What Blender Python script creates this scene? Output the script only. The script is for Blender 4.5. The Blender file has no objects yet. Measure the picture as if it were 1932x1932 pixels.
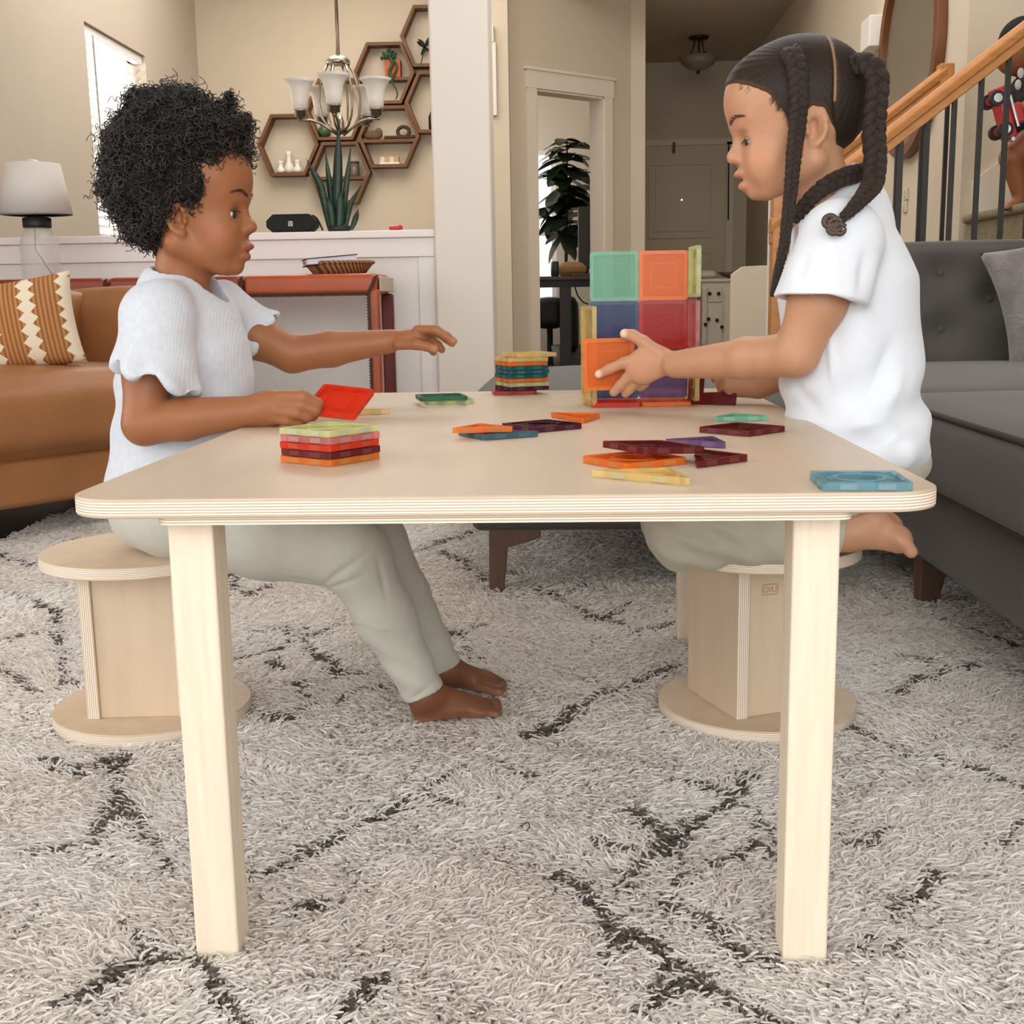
import bpy, bmesh, math, random
import numpy as np
from mathutils import Vector, Matrix

random.seed(7)
RNG = np.random.default_rng(7)
SC = bpy.context.scene
COL = SC.collection
PI = math.pi

# ------------------------------------------------------------------ camera
# metres; X to the right, Y away from the lens, Z up.  The play table's front edge lies on Y = 0, rug pile top on Z = 0.
FPX = 2247.4
CAM = np.array([0.0606, -0.9985, 0.6108])
YAW, PITCH, ROLL = -0.0474, 0.1757, -0.0169
def _axes():
    cy, sy = math.cos(YAW), math.sin(YAW)
    rt = np.array([cy, -sy, 0.0]); fw = np.array([sy, cy, 0.0]); up = np.array([0, 0, 1.0])
    cp, sp = math.cos(PITCH), math.sin(PITCH)
    fw, up = fw * cp - up * sp, up * cp + fw * sp
    cr, sr = math.cos(ROLL), math.sin(ROLL)
    return rt * cr + up * sr, up * cr - rt * sr, fw
RT, UP, FW = _axes()
cam = bpy.data.cameras.new('camera'); cam_ob = bpy.data.objects.new('camera', cam); COL.objects.link(cam_ob)
cam.sensor_width = 36.0; cam.lens = FPX / 1932 * 36.0; cam.clip_start = 0.05; cam.clip_end = 60
M = Matrix(((RT[0], UP[0], -FW[0], CAM[0]), (RT[1], UP[1], -FW[1], CAM[1]), (RT[2], UP[2], -FW[2], CAM[2]), (0, 0, 0, 1)))
cam_ob.matrix_world = M
SC.camera = cam_ob

# ------------------------------------------------------------------ light
vs = SC.view_settings
vs.view_transform = 'Standard'; vs.look = 'None'; vs.gamma = 1.0; vs.use_curve_mapping = False
vs.exposure = 0.54
SC.cycles.use_denoising = True
SC.cycles.use_adaptive_sampling = True; SC.cycles.adaptive_threshold = 0.07; SC.cycles.adaptive_min_samples = 16
SC.cycles.max_bounces = 7; SC.cycles.diffuse_bounces = 4; SC.cycles.glossy_bounces = 3; SC.cycles.transparent_max_bounces = 20; SC.cycles.sample_clamp_indirect = 6.0
world = bpy.data.worlds.new('world'); SC.world = world; world.use_nodes = True
bg = world.node_tree.nodes['Background']
bg.inputs[0].default_value = (0.99, 0.985, 0.975, 1); bg.inputs[1].default_value = 1.0
def area(name, loc, rot, sx, sy, energy, col):
    l = bpy.data.lights.new(name, 'AREA'); l.shape = 'RECTANGLE'; l.size = sx; l.size_y = sy; l.energy = energy; l.color = col
    o = bpy.data.objects.new(name, l); COL.objects.link(o); o.location = loc; o.rotation_euler = rot
    return o
area('window_light_behind', (0.6, -4.2, 1.7), (math.radians(84), 0, 0), 4.5, 2.3, 82, (0.95, 0.975, 1.0))
area('window_light_side', (-3.62, -0.2, 1.6), (0, math.radians(-86), 0), 2.2, 3.3, 48, (0.96, 0.98, 1.0))
area('living_ceiling_fill', (0.7, 3.4, 3.12), (0, 0, 0), 2.2, 4.2, 50, (0.98, 0.985, 1.0))  # added fill lamp under the closed ceiling, brightens living room and hall
area('dining_ceiling_fill', (-1.4, 5.9, 3.12), (0, 0, 0), 1.8, 2.4, 50, (1.0, 0.97, 0.93))  # added out-of-view fill, lifts the dim dining walls; no opening above it
area('dining_window_light', (-2.95, 6.35, 1.7), (0, math.radians(-90), 0), 1.6, 1.4, 30, (1.0, 0.98, 0.95))
area('office_window_light', (-0.9, 9.2, 1.6), (0, math.radians(-90), 0), 1.4, 1.4, 14, (1.0, 0.98, 0.95))

# ------------------------------------------------------------------ helpers: measure
def ray(px, py): return FW + RT * ((px - 966) / FPX) - UP * ((py - 966) / FPX)
def at_y(px, py, y):
    d = ray(px, py); return CAM + d * ((y - CAM[1]) / d[1])
def at_z(px, py, z):
    d = ray(px, py); return CAM + d * ((z - CAM[2]) / d[2])
def at_x(px, py, x):
    d = ray(px, py); return CAM + d * ((x - CAM[0]) / d[0])
def ppm(p):                                   # how many photograph pixels one metre spans at p
    return FPX / float((np.asarray(p) - CAM) @ FW)

# ------------------------------------------------------------------ helpers: materials
def lin(h):
    h = h.lstrip('#'); c = [int(h[i:i + 2], 16) / 255 for i in (0, 2, 4)]
    return tuple((x / 12.92 if x <= 0.04045 else ((x + 0.055) / 1.055) ** 2.4) for x in c) + (1.0,)
MATS = {}
def nt(m): return m.node_tree.nodes, m.node_tree.links
def mat(name, col, rough=0.6, metal=0.0, spec=0.5, noise=0.0, nscale=8.0, stretch=(1, 1, 1), bump=0.0, bscale=60.0, bstretch=(1, 1, 1), sheen=0.0, emit=0.0, coat=0.0, sss=0.0):
    if name in MATS: return MATS[name]
    m = bpy.data.materials.new(name); m.use_nodes = True; MATS[name] = m
    N, L = nt(m); b = N['Principled BSDF']
    c = lin(col) if isinstance(col, str) else tuple(col) + (1.0,) * (4 - len(col))
    b.inputs['Base Color'].default_value = c
    b.inputs['Roughness'].default_value = rough; b.inputs['Metallic'].default_value = metal
    b.inputs['Specular IOR Level'].default_value = spec
    b.inputs['Sheen Weight'].default_value = sheen; b.inputs['Sheen Roughness'].default_value = 0.5
    b.inputs['Coat Weight'].default_value = coat
    if sss:
        b.inputs['Subsurface Weight'].default_value = sss; b.inputs['Subsurface Radius'].default_value = (1, 0.35, 0.2); b.inputs['Subsurface Scale'].default_value = 0.006
    if emit:
        b.inputs['Emission Color'].default_value = c; b.inputs['Emission Strength'].default_value = emit
    tc = N.new('ShaderNodeTexCoord')
    def coords(st):
        mp = N.new('ShaderNodeMapping'); mp.inputs['Scale'].default_value = st
        L.new(tc.outputs['Object'], mp.inputs['Vector']); return mp.outputs[0]
    if noise:
        n = N.new('ShaderNodeTexNoise'); n.inputs['Scale'].default_value = nscale; n.inputs['Detail'].default_value = 5
        L.new(coords(stretch), n.inputs['Vector'])
        mx = N.new('ShaderNodeMix'); mx.data_type = 'RGBA'
        mx.inputs[6].default_value = tuple(max(0, x * (1 - noise)) for x in c[:3]) + (1,)
        mx.inputs[7].default_value = tuple(min(1, x * (1 + noise)) for x in c[:3]) + (1,)
        mr = N.new('ShaderNodeMapRange'); mr.inputs[1].default_value = 0.3; mr.inputs[2].default_value = 0.7
        L.new(n.outputs['Fac'], mr.inputs[0]); L.new(mr.outputs[0], mx.inputs[0]); L.new(mx.outputs[2], b.inputs['Base Color'])
    if bump:
        n2 = N.new('ShaderNodeTexNoise'); n2.inputs['Scale'].default_value = bscale; n2.inputs['Detail'].default_value = 4
        L.new(coords(bstretch), n2.inputs['Vector'])
        bp = N.new('ShaderNodeBump'); bp.inputs['Strength'].default_value = bump; bp.inputs['Distance'].default_value = 0.01
        L.new(n2.outputs['Fac'], bp.inputs['Height']); L.new(bp.outputs[0], b.inputs['Normal'])
    return m
def stripes(m, axis, scale, c1, c2, width=0.5, soft=0.2, distort=0.0, bump=0.0):
    """repeat bands along one object axis into the base colour"""
    N, L = nt(m); b = N['Principled BSDF']
    tc = N.new('ShaderNodeTexCoord'); w = N.new('ShaderNodeTexWave'); w.wave_type = 'BANDS'; w.bands_direction = axis
    w.inputs['Scale'].default_value = scale; w.inputs['Distortion'].default_value = distort; w.inputs['Detail'].default_value = 2
    L.new(tc.outputs['Object'], w.inputs['Vector'])
    mr = N.new('ShaderNodeMapRange'); mr.inputs[1].default_value = width - soft; mr.inputs[2].default_value = width + soft
    L.new(w.outputs['Fac'], mr.inputs[0])
    mx = N.new('ShaderNodeMix'); mx.data_type = 'RGBA'; mx.inputs[6].default_value = lin(c1); mx.inputs[7].default_value = lin(c2)
    L.new(mr.outputs[0], mx.inputs[0]); L.new(mx.outputs[2], b.inputs['Base Color'])
    if bump:
        bp = N.new('ShaderNodeBump'); bp.inputs['Strength'].default_value = bump; bp.inputs['Distance'].default_value = 0.002
        L.new(mr.outputs[0], bp.inputs['Height']); L.new(bp.outputs[0], b.inputs['Normal'])
    return m

# ------------------------------------------------------------------ helpers: meshes
class MB:
    """collects vertices and faces of one part"""
    def __init__(s): s.v = []; s.f = []; s.m = []
    def add(s, vs_, fs, mi=0):
        o = len(s.v); s.v += [tuple(map(float, p)) for p in vs_]; s.f += [tuple(i + o for i in f) for f in fs]; s.m += [mi] * len(fs); return s
    def box(s, a, b, mi=0):
        x0, y0, z0 = a; x1, y1, z1 = b
        return s.add([(x0, y0, z0), (x1, y0, z0), (x1, y1, z0), (x0, y1, z0), (x0, y0, z1), (x1, y0, z1), (x1, y1, z1), (x0, y1, z1)],
                     [(0, 3, 2, 1), (4, 5, 6, 7), (0, 1, 5, 4), (1, 2, 6, 5), (2, 3, 7, 6), (3, 0, 4, 7)], mi)
    def prism(s, pts, h0, h1, axis='z', mi=0, mi_side=None):
        """polygon (2-D, counter-clockwise seen along +axis) extruded from h0 to h1"""
        n = len(pts)
        f = {'z': lambda p, h: (p[0], p[1], h), 'y': lambda p, h: (p[0], h, p[1]), 'x': lambda p, h: (h, p[0], p[1])}[axis]
        vs_ = [f(p, h0) for p in pts] + [f(p, h1) for p in pts]
        o = len(s.v)
        s.add(vs_, [tuple(range(n - 1, -1, -1)), tuple(range(n, 2 * n))], mi)
        fs = [(i, (i + 1) % n, n + (i + 1) % n, n + i) for i in range(n)]
        s.f += [tuple(i + o for i in q) for q in fs]; s.m += [mi if mi_side is None else mi_side] * n
        return s
    def tube(s, pts, r, n=10, cap=True, mi=0, flat=None):
        """round bar along a polyline; r may vary per point"""
        P = [np.asarray(p, float) for p in pts]; k = len(P)
        rs = [r] * k if np.isscalar(r) else list(r)
        o = len(s.v); prev = None
        for i in range(k):
            t = P[min(i + 1, k - 1)] - P[max(i - 1, 0)]; t = t / (np.linalg.norm(t) + 1e-12)
            if prev is None:
                a = np.array([0, 0, 1.0]) if abs(t[2]) < 0.9 else np.array([1.0, 0, 0])
                nrm = np.cross(t, a)
            else: nrm = prev - t * (prev @ t)
            nrm /= np.linalg.norm(nrm) + 1e-12; prev = nrm; bi = np.cross(t, nrm)
            for j in range(n):
                a = 2 * PI * j / n; f1 = 1.0 if flat is None else flat
                s.v.append(tuple(P[i] + rs[i] * (math.cos(a) * nrm + f1 * math.sin(a) * bi)))
        for i in range(k - 1):
            for j in range(n):
                s.f.append((o + i * n + j, o + i * n + (j + 1) % n, o + (i + 1) * n + (j + 1) % n, o + (i + 1) * n + j)); s.m.append(mi)
        if cap:
            s.f.append(tuple(o + j for j in range(n - 1, -1, -1))); s.f.append(tuple(o + (k - 1) * n + j for j in range(n))); s.m += [mi, mi]
        return s
    def lathe(s, prof, c=(0, 0, 0), n=32, mi=0, close=True):
        """profile of (radius, height) turned about Z through c"""
        o = len(s.v); k = len(prof)
        for r, z in prof:
            for j in range(n):
                a = 2 * PI * j / n; s.v.append((c[0] + r * math.cos(a), c[1] + r * math.sin(a), c[2] + z))
        for i in range(k - 1):
            for j in range(n):
                s.f.append((o + i * n + j, o + i * n + (j + 1) % n, o + (i + 1) * n + (j + 1) % n, o + (i + 1) * n + j)); s.m.append(mi)
        if close:
            s.f.append(tuple(o + j for j in range(n - 1, -1, -1))); s.f.append(tuple(o + (k - 1) * n + j for j in range(n))); s.m += [mi, mi]
        return s
    def ball(s, c, r, n=16, k=10, mi=0, R=None):
        o = len(s.v); r = np.array([r] * 3 if np.isscalar(r) else r, float)
        for i in range(k + 1):
            th = PI * i / k
            for j in range(n):
                a = 2 * PI * j / n
                p = np.array([math.sin(th) * math.cos(a), math.sin(th) * math.sin(a), -math.cos(th)]) * r
                if R is not None: p = R @ p
                s.v.append(tuple(np.asarray(c) + p))
        for i in range(k):
            for j in range(n):
                s.f.append((o + i * n + j, o + i * n + (j + 1) % n, o + (i + 1) * n + (j + 1) % n, o + (i + 1) * n + j)); s.m.append(mi)
        return s
    def xf(s, R=None, t=(0, 0, 0)):
        V = np.array(s.v)
        if R is not None: V = V @ np.asarray(R).T
        s.v = [tuple(p) for p in V + np.asarray(t)]; return s
def rotz(a):
    c, q = math.cos(a), math.sin(a); return np.array([[c, -q, 0], [q, c, 0], [0, 0, 1.0]])
def roty(a):
    c, q = math.cos(a), math.sin(a); return np.array([[c, 0, q], [0, 1, 0], [-q, 0, c]])
def rotx(a):
    c, q = math.cos(a), math.sin(a); return np.array([[1, 0, 0], [0, c, -q], [0, q, c]])
def tag(o, label=None, cat=None, group=None, kind=None):
    if label: o['label'] = label
    if cat: o['category'] = cat
    if group: o['group'] = group
    if kind: o['kind'] = kind
    return o
def thing(name, label, cat, loc=(0, 0, 0), group=None, rz=0.0):
    o = bpy.data.objects.new(name, None); COL.objects.link(o); o.location = tuple(map(float, loc)); o.rotation_euler = (0, 0, rz)
    o.empty_display_size = 0.05
    return tag(o, label, cat, group)
def origin(o):
    p = np.zeros(3)
    while o is not None:
        p += np.array(o.location); o = o.parent
    return p
def obj(name, mb, m, parent=None, smooth=False, world=True, bevel=0.0, seg=2, label=None, sub=0, auto=None):
    """links one mesh object; with world=True the builder's coordinates are world coordinates (parents are unrotated)"""
    me = bpy.data.meshes.new(name)
    V = np.array(mb.v, float)
    loc = np.zeros(3)
    if parent is not None and world: V = V - origin(parent)
    elif parent is None:
        loc = np.array([(V[:, 0].min() + V[:, 0].max()) / 2, (V[:, 1].min() + V[:, 1].max()) / 2, V[:, 2].min()]); V = V - loc
    me.from_pydata(V.tolist(), [], mb.f)
    for q in (m if isinstance(m, (list, tuple)) else [m]): me.materials.append(q)
    if any(mb.m): me.polygons.foreach_set('material_index', mb.m)
    if bevel or auto is not None:
        bm = bmesh.new(); bm.from_mesh(me)
        bmesh.ops.recalc_face_normals(bm, faces=bm.faces)
        if bevel:
            ed = [e for e in bm.edges if len(e.link_faces) == 2 and e.calc_face_angle(0) > 0.5]
            bmesh.ops.bevel(bm, geom=ed, offset=bevel, segments=seg, affect='EDGES', profile=0.5, clamp_overlap=True)
        bm.to_mesh(me); bm.free()
    if smooth or bevel: me.polygons.foreach_set('use_smooth', [True] * len(me.polygons))
    o = bpy.data.objects.new(name, me); COL.objects.link(o); o.location = loc
    if parent is not None: o.parent = parent
    if bevel and not smooth:
        w = o.modifiers.new('weighted_normal', 'WEIGHTED_NORMAL'); w.keep_sharp = False
    if sub:
        sm = o.modifiers.new('subdivision', 'SUBSURF'); sm.levels = sub; sm.render_levels = sub
    if label: o['label'] = label
    return o
def struct(name, mb, m, parent=None, **k):
    o = obj(name, mb, m, parent, **k)
    if parent is None: o['kind'] = 'structure'
    return o
def copy_tree(o, parent=None):
    c = o.copy(); COL.objects.link(c); c.parent = parent
    for ch in list(o.children): copy_tree(ch, c)
    return c
def rrect(x0, y0, x1, y1, r, n=6):
    pts = []
    for cx, cy, a0 in ((x1 - r, y0 + r, -90), (x1 - r, y1 - r, 0), (x0 + r, y1 - r, 90), (x0 + r, y0 + r, 180)):
        for i in range(n + 1):
            a = math.radians(a0 + 90 * i / n); pts.append((cx + r * math.cos(a), cy + r * math.sin(a)))
    return pts
def curves(name, P, rad, m, parent=None, col=None):
    """many strands as one curves object: P (n, k, 3) world positions, rad (n, k) or scalar, col (n, 3) per strand"""
    n, k, _ = P.shape
    cd = bpy.data.hair_curves.new(name); cd.add_curves([k] * n)
    org = origin(parent) if parent is not None else np.zeros(3)
    cd.points.foreach_set('position', (P - org).astype(np.float32).ravel())
    ra = cd.attributes.get('radius') or cd.attributes.new('radius', 'FLOAT', 'POINT')
    ra.data.foreach_set('value', np.broadcast_to(np.asarray(rad, np.float32), (n, k)).ravel().astype(np.float32))
    if col is not None:
        a = cd.attributes.new('strand_colour', 'FLOAT_COLOR', 'CURVE')
        a.data.foreach_set('color', np.concatenate([col, np.ones((n, 1))], 1).astype(np.float32).ravel())
    cd.materials.append(m)
    o = bpy.data.objects.new(name, cd); COL.objects.link(o)
    if parent is not None: o.parent = parent
    return o
def strand_mat(name, rough=0.7, spec=0.2, sheen=0.0, thin=0.0):
    m = bpy.data.materials.new(name); m.use_nodes = True; N, L = nt(m); b = N['Principled BSDF']
    a = N.new('ShaderNodeAttribute'); a.attribute_name = 'strand_colour'
    L.new(a.outputs['Color'], b.inputs['Base Color']); b.inputs['Roughness'].default_value = rough; b.inputs['Specular IOR Level'].default_value = spec
    b.inputs['Sheen Weight'].default_value = sheen
    if thin:
        t = N.new('ShaderNodeBsdfTranslucent'); x = N.new('ShaderNodeMixShader'); x.inputs[0].default_value = thin
        L.new(a.outputs['Color'], t.inputs[0]); L.new(b.outputs[0], x.inputs[1]); L.new(t.outputs[0], x.inputs[2]); L.new(x.outputs[0], N['Material Output'].inputs[0])
    return m
# ================================================================== the setting
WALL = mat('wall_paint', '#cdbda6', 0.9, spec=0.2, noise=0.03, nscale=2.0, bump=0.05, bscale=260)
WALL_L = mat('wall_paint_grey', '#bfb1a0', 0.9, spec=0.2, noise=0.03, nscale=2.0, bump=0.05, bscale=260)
COLM = mat('column_paint', '#e8dfd3', 0.85, spec=0.2, bump=0.04, bscale=200)
TRIM = mat('trim_paint', '#efe9e4', 0.5, spec=0.35)
CEIL = mat('ceiling_paint', '#c9bda8', 0.95, spec=0.1)
FLOORM = mat('dark_wood_floor', '#4a4038', 0.5, noise=0.25, nscale=6, stretch=(1, 10, 1))
FZ = -0.022
XW0 = -3.4
XL, YB, YP, XR, YST = -2.6, 8.0, 4.0, 1.66, 4.05
struct('floor', MB().box((-4.2, -2.5, FZ - 0.1), (4.0, 12, FZ)), FLOORM)

# dining room left wall with the window opening
wy0, wy1, wz0, wz1 = 5.88, 6.86, 0.93, 2.18
mb = MB()
mb.box((XL - 0.16, YP - 0.1, FZ), (XL, wy0, 3.2)); mb.box((XL - 0.16, wy1, FZ), (XL, YB, 3.2))
mb.box((XL - 0.16, wy0, FZ), (XL, wy1, wz0)); mb.box((XL - 0.16, wy0, wz1), (XL, wy1, 3.2))
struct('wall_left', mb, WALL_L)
struct('wall_back', MB().box((XL, YB, FZ), (-0.45, YB + 0.12, 3.2)), WALL)
struct('wall_dining_side', MB().box((-0.47, 6.92, FZ), (-0.35, YB, 3.2)), WALL)
struct('wall_hall_end', MB().box((-0.60, 6.80, FZ), (-0.285, 6.92, 3.2)), WALL)
GLASS = bpy.data.materials.new('window_glass'); GLASS.use_nodes = True
N, L = nt(GLASS); b = N['Principled BSDF']; b.inputs['Roughness'].default_value = 0.02; b.inputs['Alpha'].default_value = 0.12
w1 = struct('window_1', MB().box((XL - 0.15, wy0, wz0), (XL - 0.10, wy0 + 0.05, wz1)).box((XL - 0.15, wy1 - 0.05, wz0), (XL - 0.10, wy1, wz1))
            .box((XL - 0.15, wy0, wz0), (XL - 0.10, wy1, wz0 + 0.05)).box((XL - 0.15, wy0, wz1 - 0.05), (XL - 0.10, wy1, wz1)).box((XL - 0.15, wy0, 1.53), (XL - 0.10, wy1, 1.58)), TRIM)
obj('pane', MB().box((XL - 0.128, wy0 + 0.05, wz0 + 0.05), (XL - 0.122, wy1 - 0.05, 1.53)), GLASS, w1)
obj('pane', MB().box((XL - 0.128, wy0 + 0.05, 1.58), (XL - 0.122, wy1 - 0.05, wz1 - 0.05)), GLASS, w1)
# venetian blind
BLIND = bpy.data.materials.new('blind_slat'); BLIND.use_nodes = True
N, L = nt(BLIND); b = N['Principled BSDF']; b.inputs['Base Color'].default_value = lin('#f3f0ec'); b.inputs['Roughness'].default_value = 0.6
tr = N.new('ShaderNodeBsdfTranslucent'); tr.inputs[0].default_value = lin('#f6f3ee'); mx = N.new('ShaderNodeMixShader'); mx.inputs[0].default_value = 0.45
L.new(b.outputs[0], mx.inputs[1]); L.new(tr.outputs[0], mx.inputs[2]); L.new(mx.outputs[0], N['Material Output'].inputs[0])
bl = thing('venetian_blind', 'white slatted venetian blind lowered over the sunlit dining window', 'blind', (XL - 0.04, (wy0 + wy1) / 2, wz0))
obj('headrail', MB().box((XL - 0.075, wy0 + 0.01, wz1 - 0.05), (XL - 0.02, wy1 - 0.01, wz1 - 0.002)), TRIM, bl, bevel=0.003)
sl = None
for i in range(23):
    z = wz0 + 0.035 + i * 0.0505
    if z > wz1 - 0.06: break
    if sl is None:
        mb = MB()
        for k in range(5):
            a = -0.026 + 0.013 * k
            mb.add([(a, -0.475, 0.0035 * (1 - (k / 2 - 1) ** 2)), (a, 0.475, 0.0035 * (1 - (k / 2 - 1) ** 2))], [])
        mb.f = [(2 * k, 2 * k + 2, 2 * k + 3, 2 * k + 1) for k in range(4)]; mb.m = [0] * 4
        sl = obj('slat', mb, BLIND, bl, smooth=True, world=False); s = sl
        sd = s.modifiers.new('thickness', 'SOLIDIFY'); sd.thickness = 0.0025
    else:
        s = sl.copy(); COL.objects.link(s)
    s.location = (-0.006, 0, z - wz0); s.rotation_euler = (0, math.radians(-42), 0)
obj('wand', MB().tube([(XL - 0.01, wy0 + 0.14, wz1 - 0.05), (XL - 0.005, wy0 + 0.15, wz0 + 0.25)], 0.005, 8), mat('wand', '#8f8a84', 0.4), bl)
obj('lift_cord', MB().tube([(XL - 0.01, wy0 + 0.62, wz1 - 0.05), (XL - 0.01, wy0 + 0.62, wz0 + 0.02)], 0.002, 6), TRIM, bl)

# pony wall with its cap, apron and corner column
pw = struct('wall_pony', MB().box((XL, YP, FZ), (-0.475, YP + 0.14, 0.872)), TRIM)
struct('trim_1', MB().box((XL, YP - 0.035, 0.872), (-0.46, YP + 0.175, 0.902)), TRIM, bevel=0.004)
struct('trim_2', MB().box((XL, YP - 0.018, 0.795), (-0.475, YP, 0.872)), TRIM, bevel=0.003)
struct('trim_3', MB().box((-0.545, YP - 0.010, FZ), (-0.475, YP, 0.795)), TRIM, bevel=0.002)
struct('baseboard_pony', MB().box((XL, YP - 0.014, FZ), (-0.545, YP, 0.11)), TRIM)
struct('column', MB().box((-0.472, 3.94, FZ), (-0.235, 4.2, 3.2)), COLM, bevel=0.012)

# angled wall with the office doorway
A0 = np.array([-0.29, 6.90]); A1 = np.array([0.515, 7.613]); AD = (A1 - A0) / np.linalg.norm(A1 - A0); AN = np.array([AD[1], -AD[0]]); AL = np.linalg.norm(A1 - A0)
def awall(mb, s0, s1, n0, n1, z0, z1):
    """box in the angled wall's own frame: s along the wall, n out of it towards the living room"""
    q = [A0 + AD * s + AN * n for s, n in ((s0, n0), (s1, n0), (s1, n1), (s0, n1))]
    return mb.add([(p[0], p[1], z) for z in (z0, z1) for p in q], [(0, 1, 2, 3), (7, 6, 5, 4), (0, 4, 5, 1), (1, 5, 6, 2), (2, 6, 7, 3), (3, 7, 4, 0)])
so0, so1, oz = 0.222, 0.825, 1.955
mb = MB(); awall(mb, 0, so0, -0.12, 0, FZ, 3.2); awall(mb, so1, AL, -0.12, 0, FZ, 3.2); awall(mb, so0, so1, -0.12, 0, oz, 3.2)
struct('wall_angled', mb, WALL)
TRIMB = mat('trim_cream', '#ded0bd', 0.6, spec=0.3)
dt = struct('trim_4', awall(MB(), so0 - 0.075, so0, 0, 0.016, FZ, oz), TRIMB)
struct('trim_5', awall(MB(), so1, so1 + 0.07, 0, 0.016, FZ, oz), TRIMB)
struct('trim_6', awall(awall(MB(), so0 - 0.085, so1 + 0.08, 0, 0.018, oz, oz + 0.11), so0 - 0.10, so1 + 0.095, 0, 0.028, oz + 0.11, oz + 0.128), TRIMB)
struct('trim_7', awall(awall(MB(), so0, so0 + 0.014, -0.125, 0.004, FZ, oz), so1 - 0.014, so1, -0.125, 0.004, FZ, oz), TRIMB)
struct('trim_8', awall(MB(), so0, so1, -0.125, 0.004, oz - 0.014, oz), TRIMB)
# office beyond the doorway
OFW = mat('office_paint', '#d8cdbd', 0.9, spec=0.2)
oy = 9.75
ox0 = at_y(985, 300, oy)[0]; ox1 = at_y(1048, 300, oy)[0]; oz1 = at_y(1020, 282, oy)[2]; oz0 = at_y(1020, 590, oy)[2]
mb = MB(); mb.box((-1.3, oy, FZ), (ox0, oy + 0.1, 2.6)); mb.box((ox1, oy, FZ), (0.62, oy + 0.1, 2.6)); mb.box((ox0, oy, oz1), (ox1, oy + 0.1, 2.6)); mb.box((ox0, oy, FZ), (ox1, oy + 0.1, oz0))
struct('wall_office', mb, OFW)
struct('wall_office_left', MB().box((-1.4, 8.12, FZ), (-1.3, oy, 2.6)), OFW)
struct('ceiling_office', MB().box((-1.4, 8.13, 2.6), (0.62, oy + 0.1, 2.68)), CEIL)
w2 = struct('window_2', MB().box((ox0, oy + 0.03, oz0), (ox0 + 0.04, oy + 0.07, oz1)).box((ox1 - 0.04, oy + 0.03, oz0), (ox1, oy + 0.07, oz1)).box((ox0, oy + 0.03, (oz0 + oz1) / 2 - 0.03), (ox1, oy + 0.07, (oz0 + oz1) / 2 + 0.03))
            .box((ox0, oy + 0.03, oz1 - 0.04), (ox1, oy + 0.07, oz1)), TRIM)
obj('pane', MB().box((ox0 + 0.04, oy + 0.048, oz0), (ox1 - 0.04, oy + 0.052, oz1 - 0.04)), GLASS, w2)
# entry hall
struct('wall_hall', MB().box((0.505, 7.62, FZ), (0.62, 9.9, 2.62)), WALL)
dx0, dx1, dz1, YD = 0.655, 1.50, 1.945, 9.9
mb = MB(); mb.box((0.5, YD, FZ), (dx0, YD + 0.1, 2.62)); mb.box((dx1, YD, FZ), (XR, YD + 0.1, 2.62)); mb.box((dx0, YD, dz1), (dx1, YD + 0.1, 2.62))
struct('wall_entry', mb, WALL)
struct('ceiling', MB().prism([(0.525, 7.62), (-0.02, 7.14), (0.3, 6.75), (XR, 6.75), (XR, 9.95), (0.525, 9.95)], 2.62, 3.2), CEIL)
struct('ceiling_main', MB().box((XW0 - 0.2, -2.5, 3.2), (3.75, YB + 0.1, 3.28)), CEIL)
DOORM = mat('door_paint', '#d2bf9f', 0.55, spec=0.35)
d1 = struct('door_1', MB().box((dx0 - 0.002, YD + 0.01, FZ), (dx1 + 0.002, YD + 0.06, dz1 + 0.002)), DOORM)
def panel(x0, z0, x1, z1):
    w = 0.022
    p = obj('panel', MB().box((x0, YD - 0.006, z0), (x1, YD + 0.012, z0 + w)).box((x0, YD - 0.006, z1 - w), (x1, YD + 0.012, z1)).box((x0, YD - 0.006, z0 + w), (x0 + w, YD + 0.012, z1 - w)).box((x1 - w, YD - 0.006, z0 + w), (x1, YD + 0.012, z1 - w))
            .box((x0 + 0.06, YD - 0.002, z0 + 0.06), (x1 - 0.06, YD + 0.012, z1 - 0.06)), DOORM, d1)
    return p
panel(0.80, 1.13, 1.37, 1.78); panel(0.80, 0.25, 1.06, 1.02); panel(1.11, 0.25, 1.37, 1.02)
DARK = mat('dark_metal', '#2c2622', 0.4, metal=0.6)
obj('knob', MB().ball((0.725, YD - 0.05, 0.965), 0.034).tube([(0.725, YD + 0.01, 0.965), (0.725, YD - 0.05, 0.965)], 0.012), DARK, d1, smooth=True)
obj('latch', MB().box((1.005, YD - 0.03, 1.86), (1.03, YD + 0.01, 1.95)), DARK, d1)
obj('peephole', MB().tube([(1.09, YD + 0.0, 1.46), (1.09, YD - 0.012, 1.46)], 0.009, 12), mat('steel', '#d8d4cc', 0.2, metal=1.0), d1)
struct('trim_9', MB().box((dx0 - 0.05, YD - 0.015, FZ), (dx0 + 0.02, YD, dz1)).box((dx1 - 0.02, YD - 0.015, FZ), (dx1 + 0.04, YD, dz1)).box((dx0 - 0.05, YD - 0.015, dz1 - 0.02), (dx1 + 0.04, YD, dz1 + 0.03)), TRIMB)
struct('wall_right', MB().box((XR, YST, FZ), (XR + 0.1, 9.95, 3.2)), WALL)
struct('wall_stair', MB().box((XR + 0.1, YST, FZ), (3.6, YST + 0.1, 3.2)), WALL)
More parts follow.
